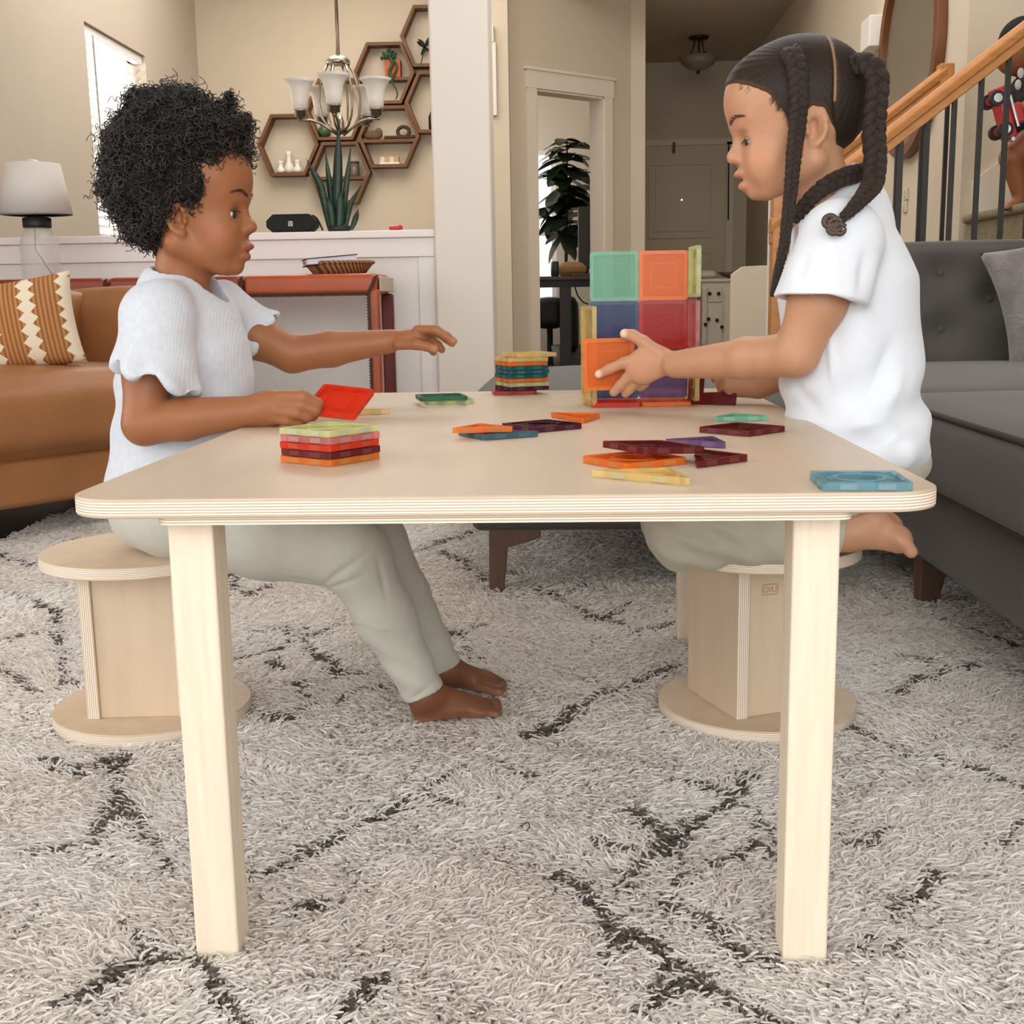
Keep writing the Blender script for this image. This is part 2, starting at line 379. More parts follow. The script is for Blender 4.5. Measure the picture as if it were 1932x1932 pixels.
# living room sides out of the frame: a wide window wall, its return and the plain far side
XW = -3.4
mb = MB().box((XW - 0.12, -2.5, FZ), (XW, -1.9, 3.2)).box((XW - 0.12, 1.5, FZ), (XW, YP, 3.2)).box((XW - 0.12, -1.9, FZ), (XW, 1.5, 0.45)).box((XW - 0.12, -1.9, 2.75), (XW, 1.5, 3.2))
struct('wall_window_side', mb, WALL)
w3 = struct('window_3', MB().box((XW - 0.10, -1.9, 0.45), (XW - 0.03, -1.84, 2.75)).box((XW - 0.10, 1.44, 0.45), (XW - 0.03, 1.5, 2.75)).box((XW - 0.10, -0.23, 0.45), (XW - 0.03, -0.17, 2.75)).box((XW - 0.10, -1.9, 0.45), (XW - 0.03, 1.5, 0.51)).box((XW - 0.10, -1.9, 2.69), (XW - 0.03, 1.5, 2.75)), TRIM)
for y0_, y1_ in ((-1.84, -0.23), (-0.17, 1.44)): obj('pane', MB().box((XW - 0.068, y0_, 0.51), (XW - 0.062, y1_, 2.69)), GLASS, w3)
struct('wall_return', MB().box((XW, YP - 0.1, FZ), (XL - 0.16, YP + 0.04, 3.2)), WALL)
struct('wall_far_side', MB().box((3.6, -2.5, FZ), (3.72, YST + 0.1, 3.2)), WALL)
# ================================================================== play table
TH, TW, TL, TT = 0.4474, 0.3815, 1.191, 0.0176
VEN = mat('birch_veneer', '#cdb9a2', 0.34, spec=0.45, noise=0.045, nscale=5, stretch=(6, 1, 6), bump=0.02, bscale=120)
VEN2 = mat('birch_veneer_stool', '#d3bda2', 0.45, spec=0.4, noise=0.06, nscale=5, stretch=(7, 7, 1))
def ply(name, axis, scale):
    m = mat(name, '#e6d2b4', 0.55, spec=0.3)
    return stripes(m, axis, scale, '#c4a685', '#f0e7db', 0.40, 0.3, distort=0.5)
PLYZ = ply('plywood_edge', 'Z', 125.0)
PLYX = ply('plywood_edge_upright', 'X', 110.0)
LEGM = mat('maple_leg', '#e8d8c2', 0.42, spec=0.4, noise=0.07, nscale=6, stretch=(22, 22, 1.2))
tb = thing('play_table', "low children's play table of pale birch plywood with rounded corners and square legs", 'table', (0, TL / 2, 0))
obj('tabletop', MB().prism(rrect(-TW, 0, TW, TL, 0.048, 10), TH - TT, TH, mi=0, mi_side=1), [VEN, PLYZ], tb, bevel=0.0022, seg=2)
obj('apron_board', MB().prism(rrect(at_y(293, 990, 0.008)[0], 0.008, at_y(1612, 976, 0.008)[0], TL - 0.008, 0.012, 6), TH - TT - 0.0072, TH - TT, mi=0, mi_side=1), [VEN2, PLYZ], tb)
for sx in (-1, 1):
    for sy in (0, 1):
        x0 = -0.3005 if sx < 0 else 0.3005 - 0.0418; y0 = 0.041 if sy == 0 else TL - 0.041 - 0.0418
        obj('leg', MB().box((x0, y0, FZ), (x0 + 0.0418, y0 + 0.0418, TH - TT - 0.0072)), LEGM, tb, bevel=0.003)

# ================================================================== stools
def stool(c, ang, label):
    t = thing('stool', label, 'stool', (c[0], c[1], FZ), 'spool stools at the play table')
    disc = lambda z0, z1, r: MB().prism([(c[0] + r * math.cos(2 * PI * i / 64), c[1] + r * math.sin(2 * PI * i / 64)) for i in range(64)], z0, z1, mi=0, mi_side=1)
    obj('seat', disc(0.237, 0.255, 0.147), [VEN2, PLYZ], t, bevel=0.0018)
    obj('base', disc(-0.010, 0.013, 0.147), [VEN2, PLYZ], t, bevel=0.0018)
    # two side boards with their end grain showing, two boards let in between them
    h, th = 0.076, 0.018
    for k in range(4):
        if k % 2 == 0: mb = MB().box((h - th, -h, 0.013), (h, h, 0.237)); mb.m = [1, 1, 1, 0, 1, 0]
        else: mb = MB().box((h - th - 0.006, -h + th, 0.013), (h - 0.006, h - th, 0.237))
        mb.xf(rotz(ang + k * PI / 2), (c[0], c[1], 0))
        obj('upright_board', mb, [VEN2, PLYX], t, bevel=0.0008)
    return t
st1 = stool((-0.578, 0.728), math.radians(4), 'round-topped birch plywood stool under the child with curly hair')
st2 = stool((0.343, 0.742), math.radians(21.4), 'round-topped birch plywood stool under the child with braids')
# small engraved badge on the stool's board: a rounded outline with three letter-like loops
bd = MB()
def badge(px, py):
    R_ = rotz(math.radians(21.4)); c2 = np.array([0.343, 0.742])
    n_ = R_ @ np.array([0.0, -1.0, 0.0]); u_ = R_ @ np.array([1.0, 0.0, 0.0]); d_ = ray(px, py)
    t_ = ((c2[0] - CAM[0]) * n_[0] + (c2[1] - CAM[1]) * n_[1] + 0.0702) / (d_[0] * n_[0] + d_[1] * n_[1])
    return CAM + d_ * t_, u_
c_, u_ = badge(1453, 1112); zz = np.array([0, 0, 1.0])
ring = lambda pts, cl=True: [c_ + u_ * x + zz * y for x, y in (pts + pts[:1] if cl else pts)]
bd.tube(ring(rrect(-0.0125, -0.0075, 0.0125, 0.0075, 0.003, 3)), 0.0005, 5)
bd.tube(ring([(-0.0045, 0.004), (-0.0085, 0.004), (-0.0098, 0.0), (-0.0085, -0.004), (-0.0045, -0.004), (-0.0032, 0.0)]), 0.0005, 5)
bd.tube(ring([(-0.0022, 0.004), (0.0, -0.004), (0.0022, 0.004)], False), 0.0005, 5)
bd.tube(ring([(0.0040, 0.004), (0.0040, -0.002), (0.0055, -0.004), (0.0085, -0.004), (0.0098, -0.002), (0.0098, 0.004)], False), 0.0005, 5)
obj('engraved_badge', bd, mat('engraving', '#a9835a', 0.7), st2)
# ================================================================== sofas
GREY = mat('grey_felt', '#55514d', 0.95, spec=0.1, noise=0.10, nscale=3.0, bump=0.10, bscale=500, sheen=0.15)
GREYP = mat('grey_piping', '#4a4846', 0.95, spec=0.1)
WAL = mat('walnut', '#5a4030', 0.45, noise=0.22, nscale=7, stretch=(8, 8, 1))
def pillow_box(x0, y0, z0, x1, y1, z1, puff=0.03, n=14, r=0.05, tuft=None):
    """a plump upholstered block: a superellipsoid-edged box with a crowned top"""
    mb = MB(); c = np.array([(x0 + x1) / 2, (y0 + y1) / 2, (z0 + z1) / 2]); h = np.array([x1 - x0, y1 - y0, z1 - z0]) / 2
    bm = bmesh.new(); bmesh.ops.create_cube(bm, size=2); bmesh.ops.subdivide_edges(bm, edges=bm.edges[:], cuts=n, use_grid_fill=True)
    vs_ = []
    for v in bm.verts:
        p = np.array(v.co); q = p * h
        e = np.clip(np.abs(q) - (h - r), 0, None); L_ = np.linalg.norm(e)
        if L_ > 1e-9:
            s = np.sign(q); e2 = e / L_ * min(L_, r) if L_ > r else e
            q = s * (np.minimum(np.abs(q), h - r) + e2)
        f = [(1 - p[(k + 1) % 3] ** 2) * (1 - p[(k + 2) % 3] ** 2) for k in range(3)]
        for k in range(3):
            if abs(p[k]) > 0.999: q[k] += np.sign(p[k]) * puff * (f[k] ** 0.7) * (1 if k == 2 else 0.5)
        if tuft is not None: q = tuft(p, q)
        vs_.append(q + c)
    bm.verts.index_update()
    mb.add(vs_, [tuple(v.index for v in f.verts) for f in bm.faces]); bm.free()
    return mb
# right-hand section running towards the camera, tufted back across its far end
gs = thing('grey_sofa', 'grey felt sofa section with a button-tufted back and piped seat beside the stair railing', 'sofa', (1.3, 1.6, FZ))
obj('base', MB().box((0.735, 0.10, 0.105), (2.1, 2.95, 0.262)), GREY, gs, bevel=0.02, seg=3)
obj('seat_cushion', pillow_box(0.70, 0.02, 0.262, 2.0, 1.62, 0.405, 0.018, r=0.022), GREY, gs, smooth=True)
obj('seat_cushion', pillow_box(0.72, 1.63, 0.262, 2.0, 2.80, 0.40, 0.016, r=0.03), GREY, gs, smooth=True)
pip = [(0.703, y, 0.402) for y in np.linspace(0.05, 1.60, 24)]
obj('piping', MB().tube(pip, 0.0055, 8), GREYP, gs, smooth=True)
obj('piping', MB().tube([(0.705, y, 0.268) for y in np.linspace(0.05, 1.60, 12)], 0.004, 8), GREYP, gs, smooth=True)
TF = [at_y(x, y, 2.78) for x, y in ((1775, 515), (1868, 563), (1775, 622), (1700, 563), (1930, 515))]
def tuft(p, q):
    w_ = q + np.array([1.45, 2.86, 0.565])
    if p[1] < -0.5:
        for t in TF:
            d2 = (w_[0] - t[0]) ** 2 + (w_[2] - t[2]) ** 2
            q = q + np.array([0, 0.034 * math.exp(-d2 / 0.0022), 0])
    return q
obj('backrest', pillow_box(0.86, 2.76, 0.37, 2.04, 2.96, 0.76, 0.012, n=34, r=0.03, tuft=tuft), GREY, gs, smooth=True)
for t in TF: obj('button', MB().ball((t[0], 2.785, t[2]), (0.011, 0.006, 0.011)), GREY, gs, smooth=True)
def taper_leg(c, top, wid, lean, name='leg', parent=None, flip=1):
    x, y = c
    mb = MB(); w0, w1 = wid, wid * 0.55
    mb.add([(x - w1 + lean, y - w1, FZ), (x + w1 + lean, y - w1, FZ), (x + w1 + lean, y + w1, FZ), (x - w1 + lean, y + w1, FZ), (x - w0, y - w0, top), (x + w0, y - w0, top), (x + w0, y + w0, top), (x - w0, y + w0, top)],
           [(0, 3, 2, 1), (4, 5, 6, 7), (0, 1, 5, 4), (1, 2, 6, 5), (2, 3, 7, 6), (3, 0, 4, 7)])
    return obj(name, mb, WAL, parent, bevel=0.004)
taper_leg((0.80, 1.40), 0.108, 0.032, -0.012, parent=gs); taper_leg((0.80, 0.22), 0.108, 0.032, -0.012, parent=gs); taper_leg((2.0, 2.85), 0.108, 0.032, 0.0, parent=gs)
obj('loose_thread', MB().tube([at_x(x, y, 0.699) for x, y in ((1745, 893), (1762, 898), (1778, 905), (1790, 909), (1791, 920), (1789, 928))], 0.0009, 6), mat('thread', '#8a7b66', 0.9), gs)

# chaise section behind the table
gc = thing('chaise', 'backless grey felt chaise on splayed walnut legs behind the play table', 'sofa', (0.25, 2.2, FZ))
obj('base', MB().box((-0.145, 1.49, 0.125), (0.66, 2.72, 0.27)), GREY, gc, bevel=0.02, seg=3)
obj('seat_cushion', pillow_box(-0.175, 1.47, 0.26, 0.67, 2.74, 0.40, 0.034, r=0.055, n=20), GREY, gc, smooth=True)
def bracket_leg(px, sgn, y):
    a = at_y(px, 1005, y)[0]
    z = lambda v: at_y(px, v, y)[2]
    pts = [(a, FZ), (a + sgn * 0.031, FZ), (a + sgn * 0.042, z(1034)), (a + sgn * 0.10, z(1020)), (a + sgn * 0.113, z(1014)), (a + sgn * 0.113, 0.13), (a + sgn * 0.003, 0.13)]
    if sgn < 0: pts = pts[::-1]
    return obj('leg', MB().prism(pts, y, y + 0.03, axis='y'), WAL, gc, bevel=0.002)
bracket_leg(920, 1, 1.50)
bracket_leg(1330, -1, 1.50); taper_leg((-0.10, 2.65), 0.13, 0.03, 0, parent=gc); taper_leg((0.6, 2.65), 0.13, 0.03, 0, parent=gc)
# fur cushion on the grey sofa
FUR = mat('grey_fur', '#77706d', 1.0, spec=0.05, noise=0.28, nscale=14, bump=0.5, bscale=110, sheen=0.5)
def cushion(name, label, c, sx, sz, th, R, m, n=26, pinch=0.12, group=None):
    V = []; F = []
    for side in (-1, 1):
        for i in range(n + 1):
            for j in range(n + 1):
                u_, v_ = 2 * i / n - 1, 2 * j / n - 1
                k = (1 - u_ ** 2) * (1 - v_ ** 2)
                sh = 1 - pinch * (1 - abs(u_) ** 2) * (abs(v_) ** 3) ; sh2 = 1 - pinch * (1 - abs(v_) ** 2) * (abs(u_) ** 3)
                V.append((u_ * sx * sh2, side * th * (max(k, 0) ** 0.42), v_ * sz * sh))
    o = (n + 1) ** 2
    for i in range(n):
        for j in range(n):
            a = i * (n + 1) + j
            F.append((a, a + n + 1, a + n + 2, a + 1)); F.append((o + a, o + a + 1, o + a + n + 2, o + a + n + 1))
    mb = MB().add(V, F).xf(R, c)
    ob = obj(name, mb, m, None, smooth=True)
    bm = bmesh.new(); bm.from_mesh(ob.data); bmesh.ops.remove_doubles(bm, verts=bm.verts, dist=1e-4); bmesh.ops.recalc_face_normals(bm, faces=bm.faces); bm.to_mesh(ob.data); bm.free()
    ob.data.polygons.foreach_set('use_smooth', [True] * len(ob.data.polygons))
    return tag(ob, label, 'cushion', group)
fc = cushion('fur_cushion', 'mottled grey faux-fur cushion leaning on the grey sofa back', (1.500, 2.55, 0.598), 0.20, 0.192, 0.075, roty(math.radians(-10)) @ rotx(math.radians(-20)) @ rotz(math.radians(-14)), FUR)

# tan leather sofa, its front turned towards the table
TAN = mat('tan_leather', '#9c683f', 0.5, spec=0.4, noise=0.10, nscale=6, bump=0.08, bscale=180)
ts_ang = math.radians(54.5)
tsl = thing('tan_sofa', 'tan leather sofa with a plump seat in front of the orange leather console', 'sofa', (-1.43, 2.02, FZ), rz=ts_ang)
# local frame: +x along the sofa's front to its far end, +y into the sofa
obj('base', MB().box((-1.6, 0.02, 0.105), (0.72, 0.78, 0.235)), TAN, tsl, world=False, bevel=0.02, seg=3)
obj('seat_cushion', pillow_box(-1.6, -0.01, 0.235, 0.69, 0.62, 0.455, 0.035, n=18, r=0.07), TAN, tsl, world=False, smooth=True)
obj('backrest', pillow_box(-1.6, 0.52, 0.235, 0.72, 0.80, 0.690, 0.02, n=14, r=0.05), TAN, tsl, world=False, smooth=True)
obj('arm', pillow_box(0.62, 0.05, 0.235, 0.80, 0.80, 0.680, 0.02, n=14, r=0.05), TAN, tsl, world=False, smooth=True)
for x_, y_ in ((-1.5, 0.1), (0.66, 0.1), (0.66, 0.7), (-1.5, 0.7)):
    obj('leg', MB().tube([(x_, y_, 0.0), (x_, y_, 0.107)], [0.018, 0.026], 12), WAL, tsl, world=False)
# ikat cushion
IK = mat('woven_cushion', '#b98a5f', 0.95, spec=0.1)
N, L = nt(IK); b = N['Principled BSDF']
tc = N.new('ShaderNodeTexCoord'); sep = N.new('ShaderNodeSeparateXYZ'); L.new(tc.outputs['Object'], sep.inputs[0])
def math_node(N, L, op, a, b_=None, c_=None):
    n = N.new('ShaderNodeMath'); n.operation = op
    for i, q in enumerate((a, b_, c_)):
        if q is None: continue
        if isinstance(q, (int, float)): n.inputs[i].default_value = q
        else: L.new(q, n.inputs[i])
    return n.outputs[0]
xx = math_node(N, L, 'MULTIPLY', sep.outputs[0], 9.6)
xf = math_node(N, L, 'FRACT', math_node(N, L, 'ADD', xx, 10.25))
tri = math_node(N, L, 'ABSOLUTE', math_node(N, L, 'SUBTRACT', math_node(N, L, 'FRACT', math_node(N, L, 'MULTIPLY', sep.outputs[2], 30)), 0.5))
edge = math_node(N, L, 'ADD', math_node(N, L, 'ABSOLUTE', math_node(N, L, 'SUBTRACT', xf, 0.5)), math_node(N, L, 'MULTIPLY', tri, 0.34))
isw = math_node(N, L, 'GREATER_THAN', edge, 0.42)
rib = math_node(N, L, 'SINE', math_node(N, L, 'MULTIPLY', sep.outputs[0], 520))
ribc = N.new('ShaderNodeMix'); ribc.data_type = 'RGBA'; ribc.inputs[6].default_value = lin('#8e5d36'); ribc.inputs[7].default_value = lin('#b98556')
L.new(math_node(N, L, 'MULTIPLY_ADD', rib, 0.5, 0.5), ribc.inputs[0])
mx = N.new('ShaderNodeMix'); mx.data_type = 'RGBA'; L.new(isw, mx.inputs[0]); L.new(ribc.outputs[2], mx.inputs[6]); mx.inputs[7].default_value = lin('#e4d5bd'); L.new(mx.outputs[2], b.inputs['Base Color'])
ic = at_y(52, 622, 2.35)
cushion('woven_cushion', 'tan and cream woven cushion with toothed stripes on the tan sofa', (0, 0, 0), 0.20, 0.135, 0.07, np.eye(3), IK, pinch=0.06)
wc = [o for o in COL.objects if o.name.startswith('woven_cushion')][-1]
wc.data.transform(Matrix.Translation((0, 0, -0.135))); wc.location = (ic[0] - 0.06, ic[1], ic[2] + 0.005); wc.rotation_euler = (math.radians(-14), math.radians(-9), math.radians(12))

# ================================================================== console table in orange leather
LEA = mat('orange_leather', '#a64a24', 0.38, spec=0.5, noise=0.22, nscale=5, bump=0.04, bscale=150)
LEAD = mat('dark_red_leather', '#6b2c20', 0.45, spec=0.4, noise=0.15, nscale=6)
LIN = mat('beige_linen', '#c9bba6', 0.9)
STI = mat('brown_stitching', '#4a3424', 0.8)
YC0, YC1 = 3.55, 3.92
cxr = at_y(716, 600, YC0)[0]; cz1 = at_y(640, 516, YC0)[2]; cz0 = at_y(640, 557, YC0)[2]; cxl = -2.55; lw = 0.042
ct = thing('console_table', 'long console table wrapped in orange leather with whip stitching, against the half wall', 'console', ((cxl + cxr) / 2, 3.74, FZ))
def soft(x0, z0, x1, z1, y0, y1): return MB().box((x0, y0, z0), (x1, y1, z1))
seams = [cxl, at_y(200, 540, YC0)[0], at_y(456, 540, YC0)[0], cxr - 0.005]
for i in range(3):
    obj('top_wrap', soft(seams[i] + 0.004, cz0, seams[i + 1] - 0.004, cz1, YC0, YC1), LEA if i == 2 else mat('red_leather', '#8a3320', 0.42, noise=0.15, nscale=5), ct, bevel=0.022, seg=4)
obj('end_panel', soft(cxr - 0.004, cz0 + 0.012, cxr + 0.006, cz1 - 0.012, YC0 + 0.04, YC1 - 0.005), LIN, ct, bevel=0.003)
obj('leg', soft(cxr - lw, FZ, cxr, cz0 + 0.02, YC0 + 0.002, YC0 + 0.05), LEA, ct, bevel=0.01, seg=3)
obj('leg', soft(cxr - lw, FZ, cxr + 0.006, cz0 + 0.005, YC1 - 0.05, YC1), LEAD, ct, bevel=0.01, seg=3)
obj('leg', soft(cxl, FZ, cxl + lw, cz0 + 0.02, YC0 + 0.002, YC0 + 0.05), LEA, ct, bevel=0.01, seg=3)
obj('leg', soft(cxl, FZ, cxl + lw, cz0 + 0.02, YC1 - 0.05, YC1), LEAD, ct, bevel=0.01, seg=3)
st = MB()
def whip(p0, p1, n, r=0.0045):
    p0, p1 = np.array(p0), np.array(p1); d = (p1 - p0) / n; q = np.array([0, 0, 1.0]) if abs(d[0]) > abs(d[2]) else np.array([1.0, 0, 0])
    for i in range(n):
        c = p0 + d * (i + 0.5); st.tube([c - d * 0.4 - q * 0.006, c + d * 0.4 + q * 0.006], r, 6)
whip((seams[2], YC0 + 0.002, cz0 + 0.004), (cxr - lw, YC0 + 0.002, cz0 + 0.004), 44); whip((cxr - lw + 0.003, YC0, cz0), (cxr - lw + 0.003, YC0, FZ), 60)
whip((cxr - lw, YC0 - 0.001, cz0), (cxr - 0.006, YC0 - 0.001, cz1 - 0.01), 9)
for s_ in seams[1:3]: whip((s_, YC0 - 0.001, cz0 + 0.006), (s_, YC0 - 0.001, cz1 - 0.006), 7)
o = obj('stitching', st, STI, ct); o['kind'] = 'stuff'
# ================================================================== magnetic building tiles
TS, TK = 0.0758, 0.0066
MAG = mat('magnet_grey', '#6c6a52', 0.5, metal=0.2)
def tile_mat(name, body, clear, mixv=0.5):
    m = bpy.data.materials.new('tile_' + name); m.use_nodes = True; N, L = nt(m); b = N['Principled BSDF']
    b.inputs['Base Color'].default_value = lin(body); b.inputs['Roughness'].default_value = 0.12; b.inputs['Specular IOR Level'].default_value = 0.6
    t = N.new('ShaderNodeBsdfTransparent'); t.inputs[0].default_value = lin(clear)
    tl = N.new('ShaderNodeBsdfTranslucent'); tl.inputs[0].default_value = lin(body)
    m1 = N.new('ShaderNodeMixShader'); m1.inputs[0].default_value = 0.35; L.new(b.outputs[0], m1.inputs[1]); L.new(tl.outputs[0], m1.inputs[2])
    m2 = N.new('ShaderNodeMixShader'); m2.inputs[0].default_value = mixv; L.new(m1.outputs[0], m2.inputs[1]); L.new(t.outputs[0], m2.inputs[2])
    L.new(m2.outputs[0], N['Material Output'].inputs[0]); return m
TC = {}
for n_, body, clear in (('orange', '#fa9440', '#ffc07c'), ('red', '#f04c2a', '#ff8c64'), ('crimson', '#cc4a46', '#f09088'), ('maroon', '#842c34', '#c0686c'), ('purple', '#8a6a96', '#c0a8cc'), ('plum', '#662a44', '#a06880'),
                       ('navy', '#5c6a94', '#98a4c8'), ('blue', '#9cc6d0', '#d4ecf2'), ('slate', '#567e90', '#9cc0cc'), ('teal', '#347c82', '#80bcc0'), ('green', '#9cd6be', '#d0f2e6'), ('forest', '#3a7c5e', '#8cc0a8'),
                       ('yellow', '#f0dea4', '#fff6d8'), ('lime', '#e6eabe', '#fafee8'), ('pink', '#e0a0a0', '#ffd8d8')):
    k_ = 0.16 if n_ in ('lime', 'yellow', 'pink', 'green', 'blue') else 0.0; TC[n_] = (tile_mat(n_, body, clear, 0.38 + k_), tile_mat(n_ + '_panel', body, clear, 0.58 + k_))
def poly_inset(P, d):
    n = len(P); out = []
    for i in range(n):
        a, b_, c = np.array(P[i - 1]), np.array(P[i]), np.array(P[(i + 1) % n])
        e1 = (b_ - a) / np.linalg.norm(b_ - a); e2 = (c - b_) / np.linalg.norm(c - b_)
        n1 = np.array([-e1[1], e1[0]]); n2 = np.array([-e2[1], e2[0]])
        k = (n1 + n2) / (1 + n1 @ n2); out.append(tuple(b_ + k * d))
    return out
def round_poly(P, r, n=3):
    out = []
    for i in range(len(P)):
        a, b_, c = np.array(P[i - 1]), np.array(P[i]), np.array(P[(i + 1) % len(P)])
        u = (a - b_) / np.linalg.norm(a - b_); v = (c - b_) / np.linalg.norm(c - b_)
        for t in np.linspace(0, 1, n + 1): out.append(tuple(b_ + u * r * (1 - t) ** 2 + v * r * t ** 2))
    return out
TILE_MESH = {}
S2 = TS / 2
SQ = [(-S2, -S2), (S2, -S2), (S2, S2), (-S2, S2)]
TRI = [(-S2, -S2 * 0.6), (S2, -S2 * 0.6), (0, S2 * 0.75)]
RTRI = [(-S2, -S2), (S2, -S2), (-S2, S2)]
def ring_prism(mb, outer, inner, z0, z1):
    n = len(outer); V = [(p[0], p[1], z) for z in (z0, z1) for q in (outer, inner) for p in q]
    F = []
    for i in range(n):
        j = (i + 1) % n
        F += [(i, j, 2 * n + j, 2 * n + i), (n + j, n + i, 3 * n + i, 3 * n + j), (2 * n + i, 2 * n + j, 3 * n + j, 3 * n + i), (j, i, n + i, n + j)]
    return mb.add(V, F)
def circle(r, n=28): return [(r * math.cos(2 * PI * i / n), r * math.sin(2 * PI * i / n)) for i in range(n)]
def tile_meshes(shape):
    """frame, panel, relief and magnet meshes of one tile kind, lying flat with its base on z = 0"""
    if shape in TILE_MESH: return TILE_MESH[shape]
    P = {'square': SQ, 'holed': SQ, 'open': SQ, 'triangle': TRI, 'corner': RTRI}[shape]
    out = round_poly(P, 0.005); inn = round_poly(poly_inset(P, 0.0058), 0.002)
    fr = ring_prism(MB(), out, inn, 0, TK)
    parts = {}
    if shape != 'open':
        if shape == 'holed':
            hole = []; base = round_poly(poly_inset(P, 0.0056), 0.002, 6); m_ = len(base)
            for q in base:
                a = math.atan2(q[1], q[0]); hole.append((0.0195 * math.cos(a), 0.0195 * math.sin(a)))
            pn = ring_prism(MB(), base, hole, 0.0009, TK - 0.0009)
            rl = ring_prism(MB(), circle(0.0235), circle(0.0195), TK - 0.0011, TK - 0.0001)
            for k in range(4):
                a = k * PI / 2 + PI / 4 * 0; c_, s_ = math.cos(a), math.sin(a)
                for e_ in (-1, 1):
                    q = rotz(a) @ np.array([0.0262, 0.0035 * e_, 0]); rl.ball((q[0], q[1], TK - 0.0011), (0.0034, 0.0026, 0.0008), 10, 6)
        else:
            pn = MB().prism(poly_inset(P, 0.0056), 0.0014, TK - 0.0014)
            q1 = poly_inset(P, 0.0056 + (0.013 if len(P) == 4 else 0.009)); q2 = poly_inset(q1, 0.0008)
            rl = ring_prism(MB(), q1, q2, TK - 0.0016, TK - 0.0008); ring_prism(rl, q1, q2, 0.0008, 0.0016)
            rl.ball((0, 0, TK - 0.0014), (0.0017, 0.0017, 0.0008), 10, 6)
        parts['panel'] = pn; parts['relief'] = rl
    mg = []
    n = len(P)
    for i in range(n):
        a, b_ = np.array(P[i]), np.array(P[(i + 1) % n]); Ld = np.linalg.norm(b_ - a); e = (b_ - a) / Ld; nn = np.array([-e[1], e[0]])
        for f in ((0.29, 0.71)):
            c_ = a + e * Ld * f + nn * 0.00135
            mg.append((c_, math.atan2(e[1], e[0])))
    for key, mb in [('frame', fr)] + list(parts.items()):
        me = bpy.data.meshes.new('tile_' + key); me.from_pydata(mb.v, [], mb.f)
        bm = bmesh.new(); bm.from_mesh(me); bmesh.ops.recalc_face_normals(bm, faces=bm.faces); bm.to_mesh(me); bm.free()
        parts[key] = me
    parts['magnets'] = mg
    TILE_MESH[shape] = parts
    return parts
MAGS = {}
MAGM = bpy.data.meshes.new('tile_magnet'); _b = MB().box((-0.0072, -0.0014, -0.0024), (0.0072, 0.0014, 0.0024)); MAGM.from_pydata(_b.v, [], _b.f)
def magnet(colour):
    """magnet mesh, seen grey through the tile's own tint"""
    if colour not in MAGS:
        me = MAGM.copy(); b_ = np.array(TC[colour][0].node_tree.nodes['Principled BSDF'].inputs['Base Color'].default_value[:3]); g = np.array(lin('#6c6a52')[:3])
        me.materials.append(mat('magnet_' + colour, tuple(b_ * 0.50 + g * 0.14), 0.7, spec=0.2)); MAGS[colour] = me
    return MAGS[colour]
TCACHE = {}
def tile(colour, shape, loc, rot, label, group='magnetic building tiles', panel=None):
    """rot: 3x3 rotation taking the flat tile into place"""
    ms = tile_meshes(shape)
    t = thing({'square': 'square_tile', 'holed': 'square_tile', 'open': 'square_tile', 'triangle': 'triangle_tile', 'corner': 'triangle_tile'}[shape], label, 'toy tile', loc, group)
    t.rotation_euler = Matrix(np.asarray(rot).tolist()).to_euler()
    for key in ('frame', 'panel', 'relief'):
        if key not in ms: continue
        ck = (colour, shape, key)
        if ck not in TCACHE:
            me = ms[key].copy(); me.materials.append(TC[colour][1 if key == 'panel' else 0]); TCACHE[ck] = me
        o = bpy.data.objects.new(key, TCACHE[ck]); COL.objects.link(o); o.parent = t
    for c_, a in ms['magnets']:
        o = bpy.data.objects.new('magnet', magnet(colour)); COL.objects.link(o); o.parent = t; o.location = (c_[0], c_[1], TK / 2); o.rotation_euler = (0, 0, a)
    return t
def flat(colour, shape, px, py, yaw, label, z=TH, tilt=None, xy=None):
    p = at_z(px, py, z + TK) if xy is None else np.array([xy[0], xy[1], 0])
    R = rotz(math.radians(yaw))
    if tilt is not None: R = tilt @ R
    return tile(colour, shape, (p[0], p[1], z + 0.0004), R, label)
# stack by the curly-haired child: five squares, bottom to top
for i, (c_, sh, dn) in enumerate((('orange', 'square', 'bottom orange'), ('maroon', 'square', 'second, maroon'), ('red', 'square', 'middle, red'), ('pink', 'square', 'fourth, clear pink'), ('lime', 'holed', 'topmost, pale lime'))):
    flat(c_, sh, 0, 0, -34.5 + (0.6, -0.8, 0.3, 0.5, -0.3)[i], dn + ' square tile of the five-high stack beside the resting hand', z=TH + i * (TK + 0.0008), xy=(-0.1895 + 0.001 * (i % 2), 0.2420))
# tall stack in the middle of the far half
sb = at_z(986, 744, TH)
for i, (c_, dn, dx, yw) in enumerate((('crimson', 'lowest, crimson', -0.014, 6), ('plum', 'second, plum', 0.0, 24), ('lime', 'third, pale lime', 0.001, 22), ('orange', 'fourth, orange', 0.0, 23), ('teal', 'fifth, teal', -0.001, 22), ('teal', 'sixth, teal', 0.001, 23), ('teal', 'seventh, teal', 0.0, 22),
                                       ('orange', 'eighth, orange', -0.001, 22), ('yellow', 'ninth, yellow', 0.0, 22), ('yellow', 'topmost, yellow', 0.014, 24))):
    flat(c_, 'square' if i < 9 else 'holed', 0, 0, yw, dn + ' square tile of the tall stack near the tile wall', z=TH + i * (TK + 0.0006), xy=(sb[0] + dx - 0.002, sb[1] + 0.022 + (0.012 if i == 9 else 0)))
